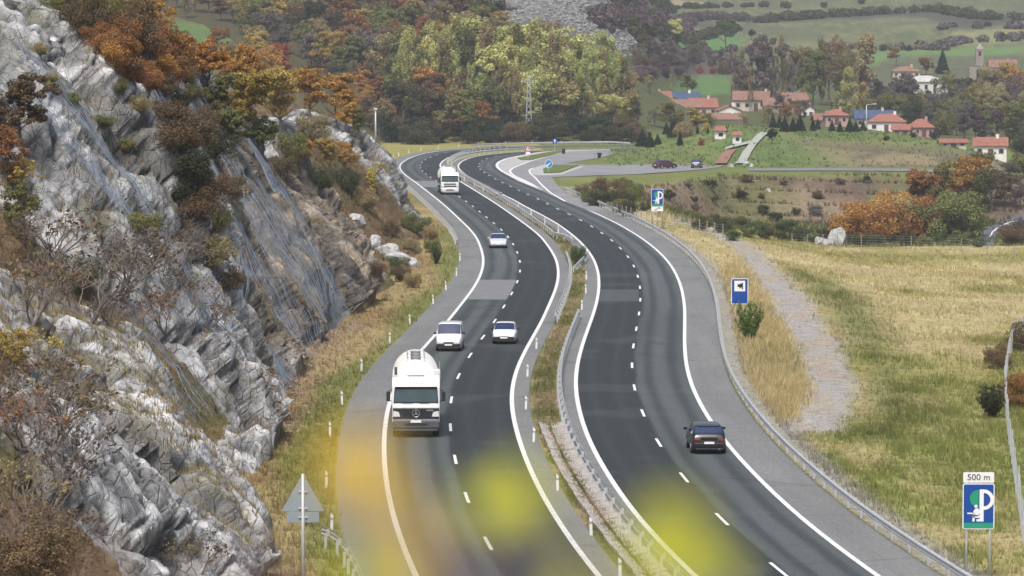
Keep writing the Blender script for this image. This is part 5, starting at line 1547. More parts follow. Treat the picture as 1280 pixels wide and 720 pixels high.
house(1030, 158, 960, 24, 8, "small pink outbuilding left of the conifer hedge houses", WP, TILE2, .34, 'gable_x', .6, .2, 2)
house(1126, 168, 895, 22, 6, "low red roofed annex joining white and pink houses", WP, TILE, .3, 'gable_x', .7, -.2, 2, chim=False)
# church tower
r = empty("church_tower", hit(1225, 100, 'ground'), 0, "slim grey stone church tower with open belfry on the hill", "church tower")
s = ppm(1320)
MB().box((0, 2, 1.0), (6.5, 4, 6)).build("porch", WS, r)
MB().box((0, -.05, 1.6), (2.2, .1, 3.2)).build("porch_arch", WDK, r)
MB().box((0, 2, 7.0), (2.3, 2.3, 5)).build("tower_shaft", WS, r)
MB().box((0, .82, 8.2), (.8, .1, 1.4)).build("belfry_opening", WDK, r)
MB().add([(-1.25, .75, 9.5), (1.25, .75, 9.5), (1.25, 3.25, 9.5), (-1.25, 3.25, 9.5), (0, 2, 11.6)], [(0, 1, 4), (1, 2, 4), (2, 3, 4), (3, 0, 4), (3, 2, 1, 0)]).build("spire", WS, r)
# park huts
def hut(px, yb, w, hb, label):
    g = hit(px, yb, 'ground')
    r = empty("park_hut", g, 0, label, "hut")
    MB().box((0, 0, hb / 2), (w * .72, w * .7, hb)).build("wall", WW, r)
    MB().box((.1, -w * .36, hb * .55), (w * .3, .06, hb * .4)).build("notice_panel", WDK, r)
    h = hb
    V = [(-w / 2, -w / 2, h), (w / 2, -w / 2, h), (w / 2, w / 2, h), (-w / 2, w / 2, h), (-w * .3, 0, h + w * .32), (w * .3, 0, h + w * .32)]
    MB().add(V, [(0, 1, 5, 4), (1, 2, 5), (2, 3, 4, 5), (3, 0, 4), (3, 2, 1, 0)]).build("roof", TILE, r)
hut(900, 174, 2.9, 1.7, "small white park hut with brown tiled roof, the left one")
hut(921, 179.5, 2.3, 1.6, "small white kiosk with bright red roof on the park lawn")
# lamp posts, mast and pylon
def lamp(px, yb, Y, hpx, label, arm=0.0, name="street_lamp"):
    s = ppm(Y); b = at(px, yb, Y); b.z = zdrop(b.x, b.y) if arm >= 0 else b.z
    top = at(px, yb - hpx, Y).z - b.z
    r = empty(name, b, 0, label, "lamp post")
    MB().tube([(0, 0, -.3), (0, 0, top)], [.13, .08], 8).build("pole", GALV, r, True)
    if arm:
        MB().tube([(0, 0, top), (arm, 0, top + .15)], .05, 6).build("arm", GALV, r)
        MB().box((arm + .3, 0, top + .17), (.9, .35, .14)).build("lamp_head", LAMP, r, bevel=.03)
    else:
        MB().box((0, 0, top + .12), (.4, .3, .26)).build("lamp_head", GALV, r, bevel=.03)
h_ = hit(469, 178, 'hill')
lamp(469.5, 178, h_.y, 40, "slim pole standing on the brow of the far rock spur")
lamp(1083, 163, 880, 32, "tall street lamp with bright arm beside the white house", 1.4)
g = at(661, 160, 876)
g.z = zdrop(g.x, g.y)
r = empty("power_pylon", g, 0, "grey lattice power pylon among the pale poplars", "pylon")
top = at(661, 95, 876).z - g.z
mb = MB()
for sx in (-1, 1):
    for sy in (-1, 1): mb.tube([(sx * .75, sy * .75, -.3), (sx * .2, sy * .2, top)], .07, 4)
mb.build("leg_frame", GALV, r)
mb = MB()
n = 9
for i in range(n):
    a0, a1 = i / n, (i + 1) / n
    w0, w1 = .75 - .55 * a0, .75 - .55 * a1
    for sy in (-1, 1):
        mb.tube([(-w0, sy * w0, a0 * top), (w1, sy * w1, a1 * top)], .045, 3); mb.tube([(w0, sy * w0, a0 * top), (-w1, sy * w1, a1 * top)], .045, 3)
mb.build("bracing", GALV, r)
for k, (zz, wd) in enumerate(((top, 1.1), (top - 1.4, 1.5))):
    MB().tube([(-wd, 0, zz), (wd, 0, zz)], .06, 4).build("cross_arm", GALV, r)
    for sx in (-1, 1): MB().lathe([(.05, 0), (.14, .1), (.14, .4), (.05, .5)], 8, Matrix.Translation((sx * wd, 0, zz))).build("insulator", LAMP, r)
for i, (x, y) in enumerate([(740, 192), (755, 190)]):
    pass
# litter bin by the car park entry
for i, (x, y, t_) in enumerate([(704.5, 193.5, "dark litter bin beside the far grass island"), (749, 199, "dark litter bin on the lawn edge of the car park")]):
    g = gp(x, y); r = empty("litter_bin", g, 0, t_, "litter bin")
    MB().lathe([(.26, .25), (.30, .3), (.34, 1.15), (.36, 1.2)], 12).build("bin_body", DARKP, r, True)
    MB().tube([(0, .3, 0), (0, .3, 1.3)], .04, 6).build("post", GALV, r)
# pale stones at the foot of the park paths
for i, (x, y, w_, t_) in enumerate([(914, 209, 6, "leftmost white stone at the foot of the park path"), (932, 207.5, 8, "middle white stone at the foot of the park path"), (940, 208.5, 5, "rightmost white stone at the foot of the park path"), (943, 226, 5, "white stone high on the brown slope under the park"), (961, 240, 5, "white stone halfway down the brown slope")]):
    boulder(x, y, w_, w_ * .8, t_, LIME, 60 + i, 'ground')
# ================================================================== VEGETATION
def leaf_mat():
    k = NT("foliage")
    oi = k.n("ShaderNodeObjectInfo")
    ge = k.n("ShaderNodeNewGeometry")
    rnd = ge.outputs["Random Per Island"]
    hs = k.n("ShaderNodeHueSaturation"); k.l(oi.outputs["Color"], hs.inputs["Color"])
    big = k.noise(3.2, 3, .6, k.objco())
    k.l(k.math('ADD', .475, k.math('ADD', k.math('MULTIPLY', rnd, .03), k.math('MULTIPLY', big, .04))), hs.inputs["Hue"])
    k.l(k.math('ADD', .50, k.math('ADD', k.math('MULTIPLY', rnd, .75), k.math('MULTIPLY', big, .40))), hs.inputs["Value"])
    hs.inputs["Saturation"].default_value = .95
    k.color(hs.outputs[0]); k.set(Roughness=.75); k.b.inputs["Specular IOR Level"].default_value = .2
    tr = k.n("ShaderNodeBsdfTranslucent"); k.l(hs.outputs[0], tr.inputs[0])
    mx = k.n("ShaderNodeMixShader"); mx.inputs[0].default_value = .28
    k.l(k.b.outputs[0], mx.inputs[1]); k.l(tr.outputs[0], mx.inputs[2]); k.l(mx.outputs[0], k.o.inputs[0])
    return k.m
LEAF = leaf_mat()
BARK = plain("bark", (0.13, 0.105, 0.085), .9, .3, 8)
BARKP = plain("pale_bark", (0.26, 0.24, 0.21), .9, .3, 8)
TWIG = plain("twig_bark", (0.20, 0.165, 0.14), .9, .3, 8)
def leaves(centres, radii, n, size, r_, flat=.6, shell=.55, up=0.25, aspect=1.5):
    """n leaf faces spread over the given clumps; returns V,F"""
    k = len(centres)
    vol = np.array([max(1e-6, (a[0] * a[1] * a[2]) ** (2 / 3)) for a in radii]); vol /= vol.sum()
    ci = r_.choice(k, n, p=vol)
    d = r_.normal(size=(n, 3)); d /= np.linalg.norm(d, axis=1)[:, None]
    rad = shell + (1 - shell) * r_.random(n) ** .5
    cen = np.asarray(centres)[ci]; rr = np.asarray(radii)[ci]
    P = cen + d * rr * rad[:, None]
    nrm = d + r_.normal(size=(n, 3)) * flat + np.array([0, 0, up]); nrm /= np.linalg.norm(nrm, axis=1)[:, None]
    t = np.cross(nrm, r_.normal(size=(n, 3))); t /= np.linalg.norm(t, axis=1)[:, None]
    b = np.cross(nrm, t)
    s = size * (.55 + .9 * r_.random(n))[:, None]
    t = t * s * aspect * .5; b = b * s * .5
    V = np.stack([P - t, P - b * .9 + nrm * s * .15, P + t, P + b * .9 + nrm * s * .15], 1).reshape(-1, 3)
    Fc = np.arange(4 * n).reshape(n, 4)
    return V, Fc
def branches(mb, r_, base, top, nl, spread, rad, seg=4, n=6, lift=.35):
    base, top = Vector(base), Vector(top)
    pts = [base.lerp(top, t) + Vector((r_.uniform(-1, 1), r_.uniform(-1, 1), 0)) * .015 * (t > 0) for t in np.linspace(0, 1, seg + 1)]
    mb.tube(pts, [rad * (1 - .8 * t) for t in np.linspace(0, 1, seg + 1)], n)
    for k in range(nl):
        t = r_.uniform(.28, .92)
        p = base.lerp(top, t); a = r_.uniform(0, 2 * math.pi); L = spread * r_.uniform(.6, 1.0) * (1.15 - .5 * t)
        d = Vector((math.cos(a), math.sin(a), lift + r_.uniform(0, .5))).normalized()
        q = p + d * L * .5; e = q + (d + Vector((0, 0, .25))).normalized() * L * .5
        rb = rad * (1 - .75 * t) * .55
        mb.tube([p, q, e], [rb, rb * .6, rb * .2], 4, cap=False)
        for m in range(2):
            a2 = a + r_.uniform(-.9, .9); d2 = Vector((math.cos(a2), math.sin(a2), r_.uniform(.1, .9))).normalized()
            s0 = q.lerp(e, r_.uniform(0, .6)); mb.tube([s0, s0 + d2 * L * .4], [rb * .4, rb * .1], 3, cap=False)
PROTO = {}
def make_proto(kind, seed):
    r_ = random.Random(seed * 77 + hash(kind) % 1 + len(kind) * 13); nr = np.random.default_rng(seed * 31 + len(kind) * 7)
    mb = MB()
    cen, rad = [], []
    if kind in ('oak', 'thin_oak'):
        W = .44
        lobes = []
        for k in range(8 if kind == 'oak' else 7):
            a_ = nr.random() * 6.283; f = nr.random() ** .5
            zz = .34 + .52 * nr.random()
            lobes.append((np.array([math.cos(a_) * .30 * f, math.sin(a_) * .30 * f, zz]), .13 + .11 * nr.random()))
        lobes.append((np.array([0, 0, .62]), .24)); lobes.append((np.array([nr.normal() * .06, nr.normal() * .06, .84]), .13))
        for c0, r0 in lobes:
            for k in range(9 if kind == 'oak' else 6):
                d = nr.normal(size=3); d /= np.linalg.norm(d)
                c = c0 + d * r0 * (.45 + .6 * nr.random())
                if c[2] < .2: c[2] = .2 + nr.random() * .1
                rr = (.035 + .055 * nr.random() ** 1.4)
                cen.append(c); rad.append((rr * 1.3, rr * 1.3, rr * .8))
        V, Fc = leaves(cen, rad, 8500 if kind == 'oak' else 3600, .025 if kind == 'oak' else .022, nr)
        branches(mb, r_, (0, 0, -.06), (0.02, 0, .72), 12, .38, .028)
        bark = BARK
    elif kind == 'poplar':
        n = 46
        for k in range(n):
            z = .12 + .86 * nr.random() ** .9
            w = .105 * (1 - abs(z - .45) / .62) ** .6 + .012
            a = nr.random() * 6.283; f = nr.random() ** .6
            cen.append(np.array([math.cos(a) * w * f, math.sin(a) * w * f, z])); rr = .016 + .022 * nr.random()
            rad.append((rr, rr, rr * 2.6))
        V, Fc = leaves(cen, rad, 5000, .0105, nr, shell=.2, aspect=1.9)
        branches(mb, r_, (0, 0, -.05), (0, 0, .97), 22, .16, .012, lift=1.3)
        bark = BARKP
    elif kind == 'conifer':
        lay_ = 17
        for k in range(lay_):
            z = .06 + .90 * k / lay_; w = .27 * (1 - k / lay_) + .02
            m = max(4, int(11 * (1 - k / lay_)) + 2)
            for j in range(m):
                a = 6.283 * (j + nr.random() * .7) / m
                f = .72 + .35 * nr.random()
                cen.append(np.array([math.cos(a) * w * f * .7, math.sin(a) * w * f * .7, z - .02 * nr.random()])); rad.append((w * .42, w * .42, .035))
        V, Fc = leaves(cen, rad, 4200, .026, nr, up=.0, shell=.2, aspect=2.4)
        branches(mb, r_, (0, 0, -.05), (0, 0, .95), 6, .12, .022)
        bark = BARK
    elif kind == 'bush':
        n = 30
        for k in range(n):
            d = nr.normal(size=3); d /= np.linalg.norm(d)
            f = .3 + .7 * nr.random() ** .5
            cen.append(np.array([d[0] * .52 * f, d[1] * .52 * f, .42 + d[2] * .42 * f])); rr = .10 + .11 * nr.random()
            rad.append((rr * 1.2, rr * 1.2, rr))
        V, Fc = leaves(cen, rad, 7500, .027, nr)
        for k in range(7):
            a = r_.uniform(0, 6.28); L = r_.uniform(.4, .75)
            mb.tube([(0, 0, -.12), (math.cos(a) * .12, math.sin(a) * .12, L * .5), (math.cos(a) * .34, math.sin(a) * .34, L)], [.028, .018, .006], 4)
        bark = TWIG
    elif kind == 'broom':        # upright fine-stemmed shrub
        n = 60
        for k in range(n):
            a = nr.random() * 6.283; f = nr.random() ** .6; hgt = .55 + .45 * nr.random()
            for q in np.linspace(.15, 1, 5):
                cen.append(np.array([math.cos(a) * f * .40 * q ** .8, math.sin(a) * f * .40 * q ** .8, hgt * q])); rad.append((.035, .035, .09))
        V, Fc = leaves(cen, rad, 4200, .028, nr, up=0, shell=.0, aspect=3.0)
        for k in range(14):
            a = r_.uniform(0, 6.28)
            mb.tube([(0, 0, -.1), (math.cos(a) * .15, math.sin(a) * .15, .45), (math.cos(a) * .33, math.sin(a) * .33, .85)], [.016, .01, .004], 3)
        bark = TWIG
    elif kind == 'twiggy':       # leafless shrub with a few leaves left
        def grow(p, d, L, rad_, depth):
            q = p + d * L * .5 + Vector((r_.uniform(-1, 1), r_.uniform(-1, 1), r_.uniform(-.4, .8))) * L * .08
            e = q + (d + Vector((r_.uniform(-1, 1), r_.uniform(-1, 1), r_.uniform(-.2, .5))) * .35).normalized() * L * .5
            mb.tube([p, q, e], [rad_, rad_ * .8, rad_ * .55], 4 if depth < 2 else 3, cap=False)
            tips.append(e)
            if depth < 4:
                for m in range(r_.choice((2, 3, 3))):
                    nd = (d + Vector((r_.uniform(-1, 1), r_.uniform(-1, 1), r_.uniform(-.5, .7))) * .85).normalized()
                    grow(q.lerp(e, r_.uniform(.1, 1)), nd, L * r_.uniform(.55, .8), rad_ * .55, depth + 1)
        tips = []
        for k in range(7):
            a = r_.uniform(0, 6.28)
            grow(Vector((0, 0, -.1)), Vector((math.cos(a) * .7, math.sin(a) * .7, 1)).normalized(), .42, .016, 0)
        sel = [tips[i] for i in range(0, len(tips), 5)]
        V, Fc = leaves([np.array(t) for t in sel], [(.05, .05, .05)] * len(sel), 420, .034, nr, shell=.1)
        bark = TWIG
    cm = np_mesh("crown", V, Fc, LEAF)
    tm = mb.mesh("trunk", bark)
    return cm, tm
NVAR = {'oak': 5, 'thin_oak': 4, 'poplar': 5, 'conifer': 3, 'bush': 5, 'broom': 3, 'twiggy': 4}
for kd, nvr in NVAR.items(): PROTO[kd] = [make_proto(kd, i + 1) for i in range(nvr)]
PAL = {
 'rust': (.260, .105, .038), 'orange': (.400, .185, .042), 'ochre': (.350, .235, .055), 'olive': (.170, .165, .050), 'dgreen': (.030, .046, .020),
 'pale': (.46, .44, .155), 'yellow': (.46, .34, .05), 'red': (.33, .055, .03), 'brown': (.150, .095, .052), 'grey': (.150, .130, .115), 'tan': (.290, .225, .105),
 'green': (.075, .105, .030), 'lime': (.16, .23, .045), 'dolive': (.070, .072, .030), 'purple': (.115, .085, .085)}
CNAME = {'rust': 'rusty brown', 'orange': 'orange', 'ochre': 'ochre yellow', 'olive': 'olive green', 'dgreen': 'dark green', 'pale': 'pale green', 'yellow': 'bright yellow', 'red': 'scarlet red', 'brown': 'brown', 'grey': 'bare grey', 'tan': 'tan', 'green': 'green', 'lime': 'lime green', 'dolive': 'dark olive', 'purple': 'purplish bare'}
KNAME = {'oak': 'oak_tree', 'thin_oak': 'thin_tree', 'poplar': 'poplar_tree', 'conifer': 'conifer_tree', 'bush': 'bush', 'broom': 'broom_shrub', 'twiggy': 'bare_shrub'}
KNOUN = {'oak': 'oak', 'thin_oak': 'thin tree', 'poplar': 'poplar', 'conifer': 'conifer', 'bush': 'bush', 'broom': 'broom shrub', 'twiggy': 'twiggy shrub'}
VEG = []     # gathered first, labelled after
def veg(x, y, hpx, kind, col, where, group, which='both', wide=1.0, Y=None, jit=.12):
    if Y is None:
        p = hit(x, y, which)
        if p is None: return None
    else:
        p = at(x, y, Y)
        p.z = zdrop(p.x, p.y)
    VEG.append(dict(p=p, h=hpx / ppm(p.y), kind=kind, col=col, where=where, group=group, wide=wide, jit=jit))
def scatter(poly, n, mind, kinds, cols, hr, where, group, which='both', wide=(.85, 1.15), seed=1, aspect=.6):
    r_ = random.Random(seed)
    xs = [p[0] for p in poly]; ys = [p[1] for p in poly]
    pts = []
    tries = 0
    while len(pts) < n and tries < 8000:
        tries += 1
        x, y = r_.uniform(min(xs), max(xs)), r_.uniform(min(ys), max(ys))
        ins = False
        for i in range(len(poly)):
            a, b = poly[i], poly[(i + 1) % len(poly)]
            if (a[1] > y) != (b[1] > y) and x < (b[0] - a[0]) * (y - a[1]) / (b[1] - a[1]) + a[0]: ins = not ins
        if not ins: continue
        if any(((x - q[0]) ** 2 + ((y - q[1]) / aspect) ** 2) < mind * mind for q in pts): continue
        pts.append((x, y))
    for x, y in pts:
        c = r_.choice(cols)
        veg(x, y, r_.uniform(*hr), r_.choice(kinds), c, where, group, which, r_.uniform(*wide))
# -- trees on top of the cutting
for x, y, h, c, k in [(88, 22, 52, 'olive', 'thin_oak'), (112, 44, 60, 'brown', 'bush'), (140, 30, 66, 'ochre', 'thin_oak'), (132, 74, 46, 'rust', 'bush'), (158, 92, 56, 'rust', 'bush'), (176, 62, 70, 'brown', 'bush'), (186, 116, 44, 'rust', 'bush'), (206, 84, 62, 'rust', 'bush'), (226, 92, 50, 'orange', 'oak'), (200, 50, 60, 'orange', 'thin_oak'), (190, 28, 60, 'olive', 'thin_oak'), (100, 30, 22, 'green', 'bush'), (160, 30, 50, 'tan', 'bush'), (148, 116, 24, 'olive', 'bush'), (174, 140, 26, 'tan', 'bush'), (96, 34, 40, 'brown', 'bush'), (122, 58, 36, 'rust', 'bush'), (146, 84, 40, 'orange', 'bush'), (168, 106, 36, 'rust', 'bush'), (196, 104, 44, 'orange', 'bush'), (216, 104, 40, 'rust', 'bush'), (232, 104, 36, 'brown', 'bush'), (150, 56, 46, 'rust', 'bush'), (186, 80, 46, 'rust', 'bush'), (126, 36, 44, 'olive', 'bush'), (170, 40, 50, 'brown', 'bush'), (208, 70, 46, 'brown', 'bush'), (228, 78, 40, 'orange', 'bush'), (76, 12, 40, 'olive', 'bush'), (110, 14, 44, 'ochre', 'bush'), (150, 18, 44, 'brown', 'bush'), (186, 16, 44, 'rust', 'bush')]:
    veg(x, y, h, k, c, "on top of the rock cutting", "trees crowning the rock cutting", 'hill')
# -- oaks behind the cutting, left of the bend
for x, y, h, c, k in [(262, 118, 70, 'orange', 'oak'), (300, 128, 74, 'orange', 'oak'), (352, 104, 50, 'red', 'oak'), (332, 96, 40, 'orange', 'oak'), (272, 158, 64, 'olive', 'oak'), (310, 176, 88, 'ochre', 'oak'), (350, 168, 84, 'ochre', 'oak'), (330, 200, 56, 'olive', 'oak'), (292, 196, 60, 'olive', 'oak'), (388, 150, 66, 'orange', 'oak'), (420, 158, 66, 'orange', 'oak'), (448, 150, 62, 'rust', 'oak'), (402, 112, 56, 'ochre', 'oak'), (436, 112, 54, 'rust', 'oak'), (470, 128, 56, 'rust', 'thin_oak'), (484, 150, 48, 'brown', 'thin_oak'), (366, 200, 40, 'olive', 'bush'), (384, 214, 40, 'orange', 'oak'), (412, 216, 44, 'ochre', 'oak'), (432, 210, 34, 'orange', 'oak'), (354, 226, 36, 'brown', 'bush'), (398, 238, 34, 'dolive', 'bush'), (430, 240, 36, 'dolive', 'bush'), (462, 228, 40, 'ochre', 'twiggy'), (456, 262, 34, 'tan', 'bush'), (464, 240, 30, 'yellow', 'thin_oak'), (390, 178, 40, 'tan', 'bush')]:
    veg(x, y, h, k, c, "on the slope behind the cutting", "autumn oaks behind the cutting", 'hill')
# -- upper wood on the left hill
scatter([(300, 20), (330, 20), (340, 110), (300, 112), (262, 84), (262, 66), (300, 60)], 14, 15, ['oak', 'thin_oak'], ['olive', 'tan', 'orange', 'rust', 'ochre'], (36, 50), "just below the bright hillside meadow", "trees below the hillside meadow", seed=23)
scatter([(215, 22), (300, 30), (300, 18), (215, 8)], 7, 14, ['oak', 'thin_oak'], ['olive', 'tan', 'brown'], (26, 36), "just above the bright hillside meadow", "trees above the hillside meadow", seed=24)
scatter([(312, 8), (312, 62), (470, 118), (620, 100), (640, 50), (600, 20), (420, 6)], 95, 14, ['oak', 'oak', 'thin_oak'], ['olive', 'olive', 'tan', 'ochre', 'brown', 'dolive', 'rust', 'grey'], (36, 56), "in the upper hillside wood", "upper hillside wood", seed=3)
scatter([(310, -8), (640, -8), (640, 14), (310, 14)], 24, 16, ['oak', 'thin_oak'], ['olive', 'tan', 'brown', 'grey', 'dolive'], (36, 52), "along the top edge of the wood", "top of the hillside wood", seed=4)
# -- mixed trees under them, behind the bend
scatter([(470, 172), (500, 130), (560, 110), (640, 110), (640, 172)], 26, 19, ['oak', 'oak', 'thin_oak'], ['olive', 'olive', 'dolive', 'brown', 'tan', 'dolive', 'rust'], (42, 62), "in the wood behind the far bend", "wood behind the far bend", seed=5)
for x, y, h, c in [(545, 150, 66, 'orange'), (568, 150, 58, 'rust'), (520, 120, 52, 'ochre'), (500, 96, 56, 'olive'), (548, 80, 56, 'ochre'), (575, 70, 56, 'tan'), (600, 152, 50, 'orange')]:
    veg(x, y, h, 'oak', c, "above the far road bend", "autumn trees above the far bend")
# -- poplars
r2 = random.Random(9)
for row, (y0, n, x0, x1) in enumerate([(132, 30, 488, 772), (146, 32, 494, 782), (160, 26, 560, 790)]):
    for i in range(n):
        x = x0 + (x1 - x0) * (i + r2.uniform(.1, .9)) / n
        hh = {0: r2.uniform(92, 116), 1: r2.uniform(86, 118), 2: r2.uniform(55, 84)}[row]
        if x > 700: hh *= .78
        if x < 560 and row < 2: hh *= .92
        veg(x, y0 + r2.uniform(-4, 4), hh, r2.choice(['poplar'] * 7 + ['thin_oak'] if row < 2 else ['thin_oak', 'poplar', 'poplar']), r2.choice(['pale', 'pale', 'pale', 'olive', 'tan'] if row < 2 else ['olive', 'tan', 'pale', 'brown']), "in the %s row of the roadside grove" % ("back", "middle", "front")[row], "%s row of the pale grove" % ("back", "middle", "front")[row], wide=r2.uniform(.95, 1.35))
# -- dark thicket along the far road
scatter([(480, 180), (500, 168), (600, 158), (700, 160), (800, 166), (800, 179), (640, 180), (560, 182)], 52, 11.5, ['bush', 'bush', 'oak'], ['dgreen', 'dolive', 'dgreen', 'dolive', 'brown'], (17, 32), "in the thicket along the far road", "dark thicket along the far road", wide=(1.1, 1.6), seed=6)
# -- trees at the foot of the scree ridge
for x, y, h, c, k in [(685, 52, 22, 'ochre', 'oak'), (660, 56, 24, 'olive', 'oak'), (768, 108, 40, 'ochre', 'oak'), (770, 96, 30, 'orange', 'oak'), (728, 100, 34, 'tan', 'oak'), (704, 62, 14, 'red', 'bush'), (790, 120, 34, 'tan', 'thin_oak'), (742, 118, 36, 'grey', 'thin_oak'), (758, 132, 44, 'olive', 'oak'), (780, 140, 44, 'tan', 'oak'), (796, 158, 26, 'olive', 'thin_oak'), (776, 168, 30, 'olive', 'oak')]:
    veg(x, y, h, k, c, "near the foot of the scree ridge", "trees below the scree ridge", 'ground')
# -- far fields
for x, y, h, c, k in [(843, 54, 30, 'pale', 'oak'), (907, 60, 36, 'green', 'oak'), (875, 92, 10, 'red', 'bush'), (892, 92, 10, 'red', 'bush'), (838, 112, 20, 'pale', 'poplar'), (860, 116, 24, 'olive', 'oak'), (812, 116, 22, 'tan', 'oak'), (806, 66, 26, 'brown', 'thin_oak'), (940, 50, 14, 'dgreen', 'oak'), (1120, 82, 24, 'ochre', 'oak'), (1178, 92, 34, 'dgreen', 'conifer'), (1158, 94, 22, 'rust', 'oak'), (1030, 10, 9, 'dgreen', 'bush'), (1077, 5, 9, 'dgreen', 'bush'), (1104, 64, 10, 'dolive', 'bush'), (1135, 64, 10, 'dolive', 'bush'), (1254, 52, 12, 'dolive', 'oak')]:
    veg(x, y, h, k, c, "on the far meadows", "single trees on the far meadows", 'ground')
scatter([(795, 74), (915, 70), (920, 92), (850, 96), (795, 104)], 34, 9, ['thin_oak', 'bush'], ['grey', 'purple', 'grey', 'purple', 'dolive', 'brown'], (14, 24), "in the grey copse above the village", "grey copse above the village", 'ground', seed=7)
# -- tall trees behind the village
for i, x in enumerate(np.linspace(918, 1075, 17)):
    veg(x, 136 + r2.uniform(-8, 6), r2.uniform(62, 92) * (0.8 if x < 940 else 1), r2.choice(['oak', 'thin_oak', 'poplar']), r2.choice(['tan', 'olive', 'tan', 'olive', 'brown', 'grey']), "in the tall row behind the village", "tall trees behind the village", wide=r2.uniform(.6, .8) if True else 1)
for x, y, h, c, k in [(1060, 148, 62, 'pale', 'poplar'), (1052, 146, 74, 'olive', 'poplar'), (1078, 146, 44, 'ochre', 'poplar')]:
    veg(x, y, h, k, c, "at the right end of the village tree row", "poplars at the village tree row", wide=1.8)
# -- village and park trees
for x, y, h, c, k in [(838, 162, 36, 'olive', 'oak'), (870, 168, 34, 'ochre', 'oak'), (855, 172, 24, 'tan', 'bush'), (882, 166, 13, 'yellow', 'oak'), (876, 182, 10, 'red', 'bush'), (790, 176, 20, 'brown', 'thin_oak'), (818, 158, 22, 'grey', 'thin_oak'), (930, 160, 20, 'tan', 'thin_oak'), (960, 160, 30, 'tan', 'thin_oak'), (975, 150, 34, 'grey', 'thin_oak'), (1000, 156, 34, 'brown', 'thin_oak'), (985, 158, 30, 'rust', 'thin_oak'), (885, 158, 20, 'olive', 'bush')]:
    veg(x, y, h, k, c, "among the village houses and lawn", "trees among the village houses", 'ground')
for x, y, h, wd in [(803, 183, 24, 1.3), (812, 184, 21, 1.2), (822, 181, 15, 1.3), (842, 172, 27, 1.3), (833, 168, 17, 1.2), (850, 182, 22, .8), (861, 168, 13, .8), (872, 167, 12, .8), (885, 167, 10, .8), (908, 165, 10, 1)]:
    veg(x, y, h, 'conifer', 'dgreen', "on the lawn beside the car park", "conifers on the park lawn", 'ground', wd)
for x, y, h, wd in [(966, 160, 22, .9), (974, 160, 18, .9), (981, 165, 22, 1.1), (991, 165, 20, 1.1), (1000, 164, 23, 1.2), (1016, 164, 20, .9), (1022, 162, 16, 1.0), (1040, 164, 16, 1.1), (1050, 165, 15, 1.1), (1062, 165, 18, 1.2), (1070, 165, 16, 1.1), (1079, 164, 15, 1.1)]:
    veg(x, y, h, 'conifer', 'dgreen', "in the hedge row along the mound top", "conifers along the mound top", 'ground', wd)
veg(965, 180, 20, 'oak', 'dgreen', "beside the park path", "park path tree", 'ground', 1.1)
veg(1108, 176, 8, 'bush', 'dgreen', "alone on the face of the green mound", "mound bush", 'ground')
for x, y, h, c in [(1152, 172, 12, 'dgreen'), (1167, 174, 12, 'dgreen'), (1142, 172, 8, 'dgreen')]:
    veg(x, y, h, 'bush', c, "at the wall of the pink house", "garden bushes of the pink house", 'ground')
# -- right hillside wood
scatter([(1080, 128), (1140, 134), (1190, 128), (1280, 112), (1295, 190), (1230, 186), (1180, 176), (1090, 150)], 44, 15, ['thin_oak', 'oak', 'bush'], ['olive', 'dolive', 'grey', 'grey', 'tan', 'purple', 'brown', 'olive'], (24, 46), "on the slope right of the village", "wooded slope right of the village", 'ground', seed=8)
for x, y, h, c in [(1216, 148, 44, 'ochre'), (1240, 128, 40, 'tan'), (1262, 122, 44, 'ochre'), (1276, 132, 46, 'orange'), (1250, 160, 44, 'tan'), (1272, 168, 40, 'olive'), (1196, 170, 26, 'olive')]:
    veg(x, y, h, 'oak', c, "below the church", "oaks below the church", 'ground')
# -- orange clump at the edge of the field
for x, y, h, c, k, wd in [(1062, 301, 50, 'orange', 'bush', 1.25), (1092, 302, 58, 'orange', 'bush', 1.1), (1122, 300, 62, 'tan', 'bush', 1.1), (1150, 300, 64, 'rust', 'bush', 1.1), (1110, 290, 60, 'orange', 'bush', 1), (1176, 300, 66, 'olive', 'bush', 1.1), (1150, 284, 72, 'rust', 'oak', 1.0), (1172, 250, 30, 'red', 'bush', 1.1), (1170, 276, 72, 'olive', 'oak', 1.0), (1196, 296, 70, 'olive', 'bush', .9), (1198, 268, 74, 'orange', 'oak', 1.05), (1214, 262, 66, 'orange', 'oak', .9), (1228, 282, 70, 'dolive', 'thin_oak', 1.0), (1240, 262, 56, 'brown', 'thin_oak', 1.0), (1256, 258, 44, 'brown', 'thin_oak', 1.0), (1222, 236, 52, 'olive', 'thin_oak', 1), (1262, 240, 40, 'grey', 'thin_oak', 1.2), (1276, 262, 34, 'purple', 'thin_oak', 1.2), (1272, 216, 26, 'olive', 'bush', 1.3), (1266, 306, 30, 'brown', 'bush', 1.3), (1276, 300, 26, 'purple', 'bush', 1.3)]:
    veg(x, y, h, k, c, "in the clump beyond the field", "autumn clump at the end of the field", 'ground', wd)
scatter([(870, 288), (900, 284), (1040, 292), (1230, 302), (1230, 310), (1040, 306), (920, 302)], 30, 12, ['bush'], ['green', 'dolive', 'green', 'olive'], (12, 19), "in the hedge at the slope foot", "green hedge at the foot of the slope", 'ground', wide=(1.2, 1.7), seed=11)
scatter([(715, 240), (745, 232), (790, 240), (815, 262), (790, 272), (750, 262)], 14, 12, ['bush'], ['dolive', 'olive', 'brown', 'dolive'], (13, 24), "beside the fence below the car park", "bushes below the car park", 'ground', wide=(1.1, 1.5), seed=12)
scatter([(820, 245), (880, 228), (960, 220), (1100, 224), (1180, 240), (1170, 280), (1040, 285), (900, 280)], 26, 20, ['bush', 'bush', 'twiggy'], ['brown', 'dolive', 'brown', 'grey', 'dgreen', 'olive'], (7, 15), "on the brown slope under the parking", "scrub on the brown slope", 'ground', wide=(1.1, 1.7), seed=13)
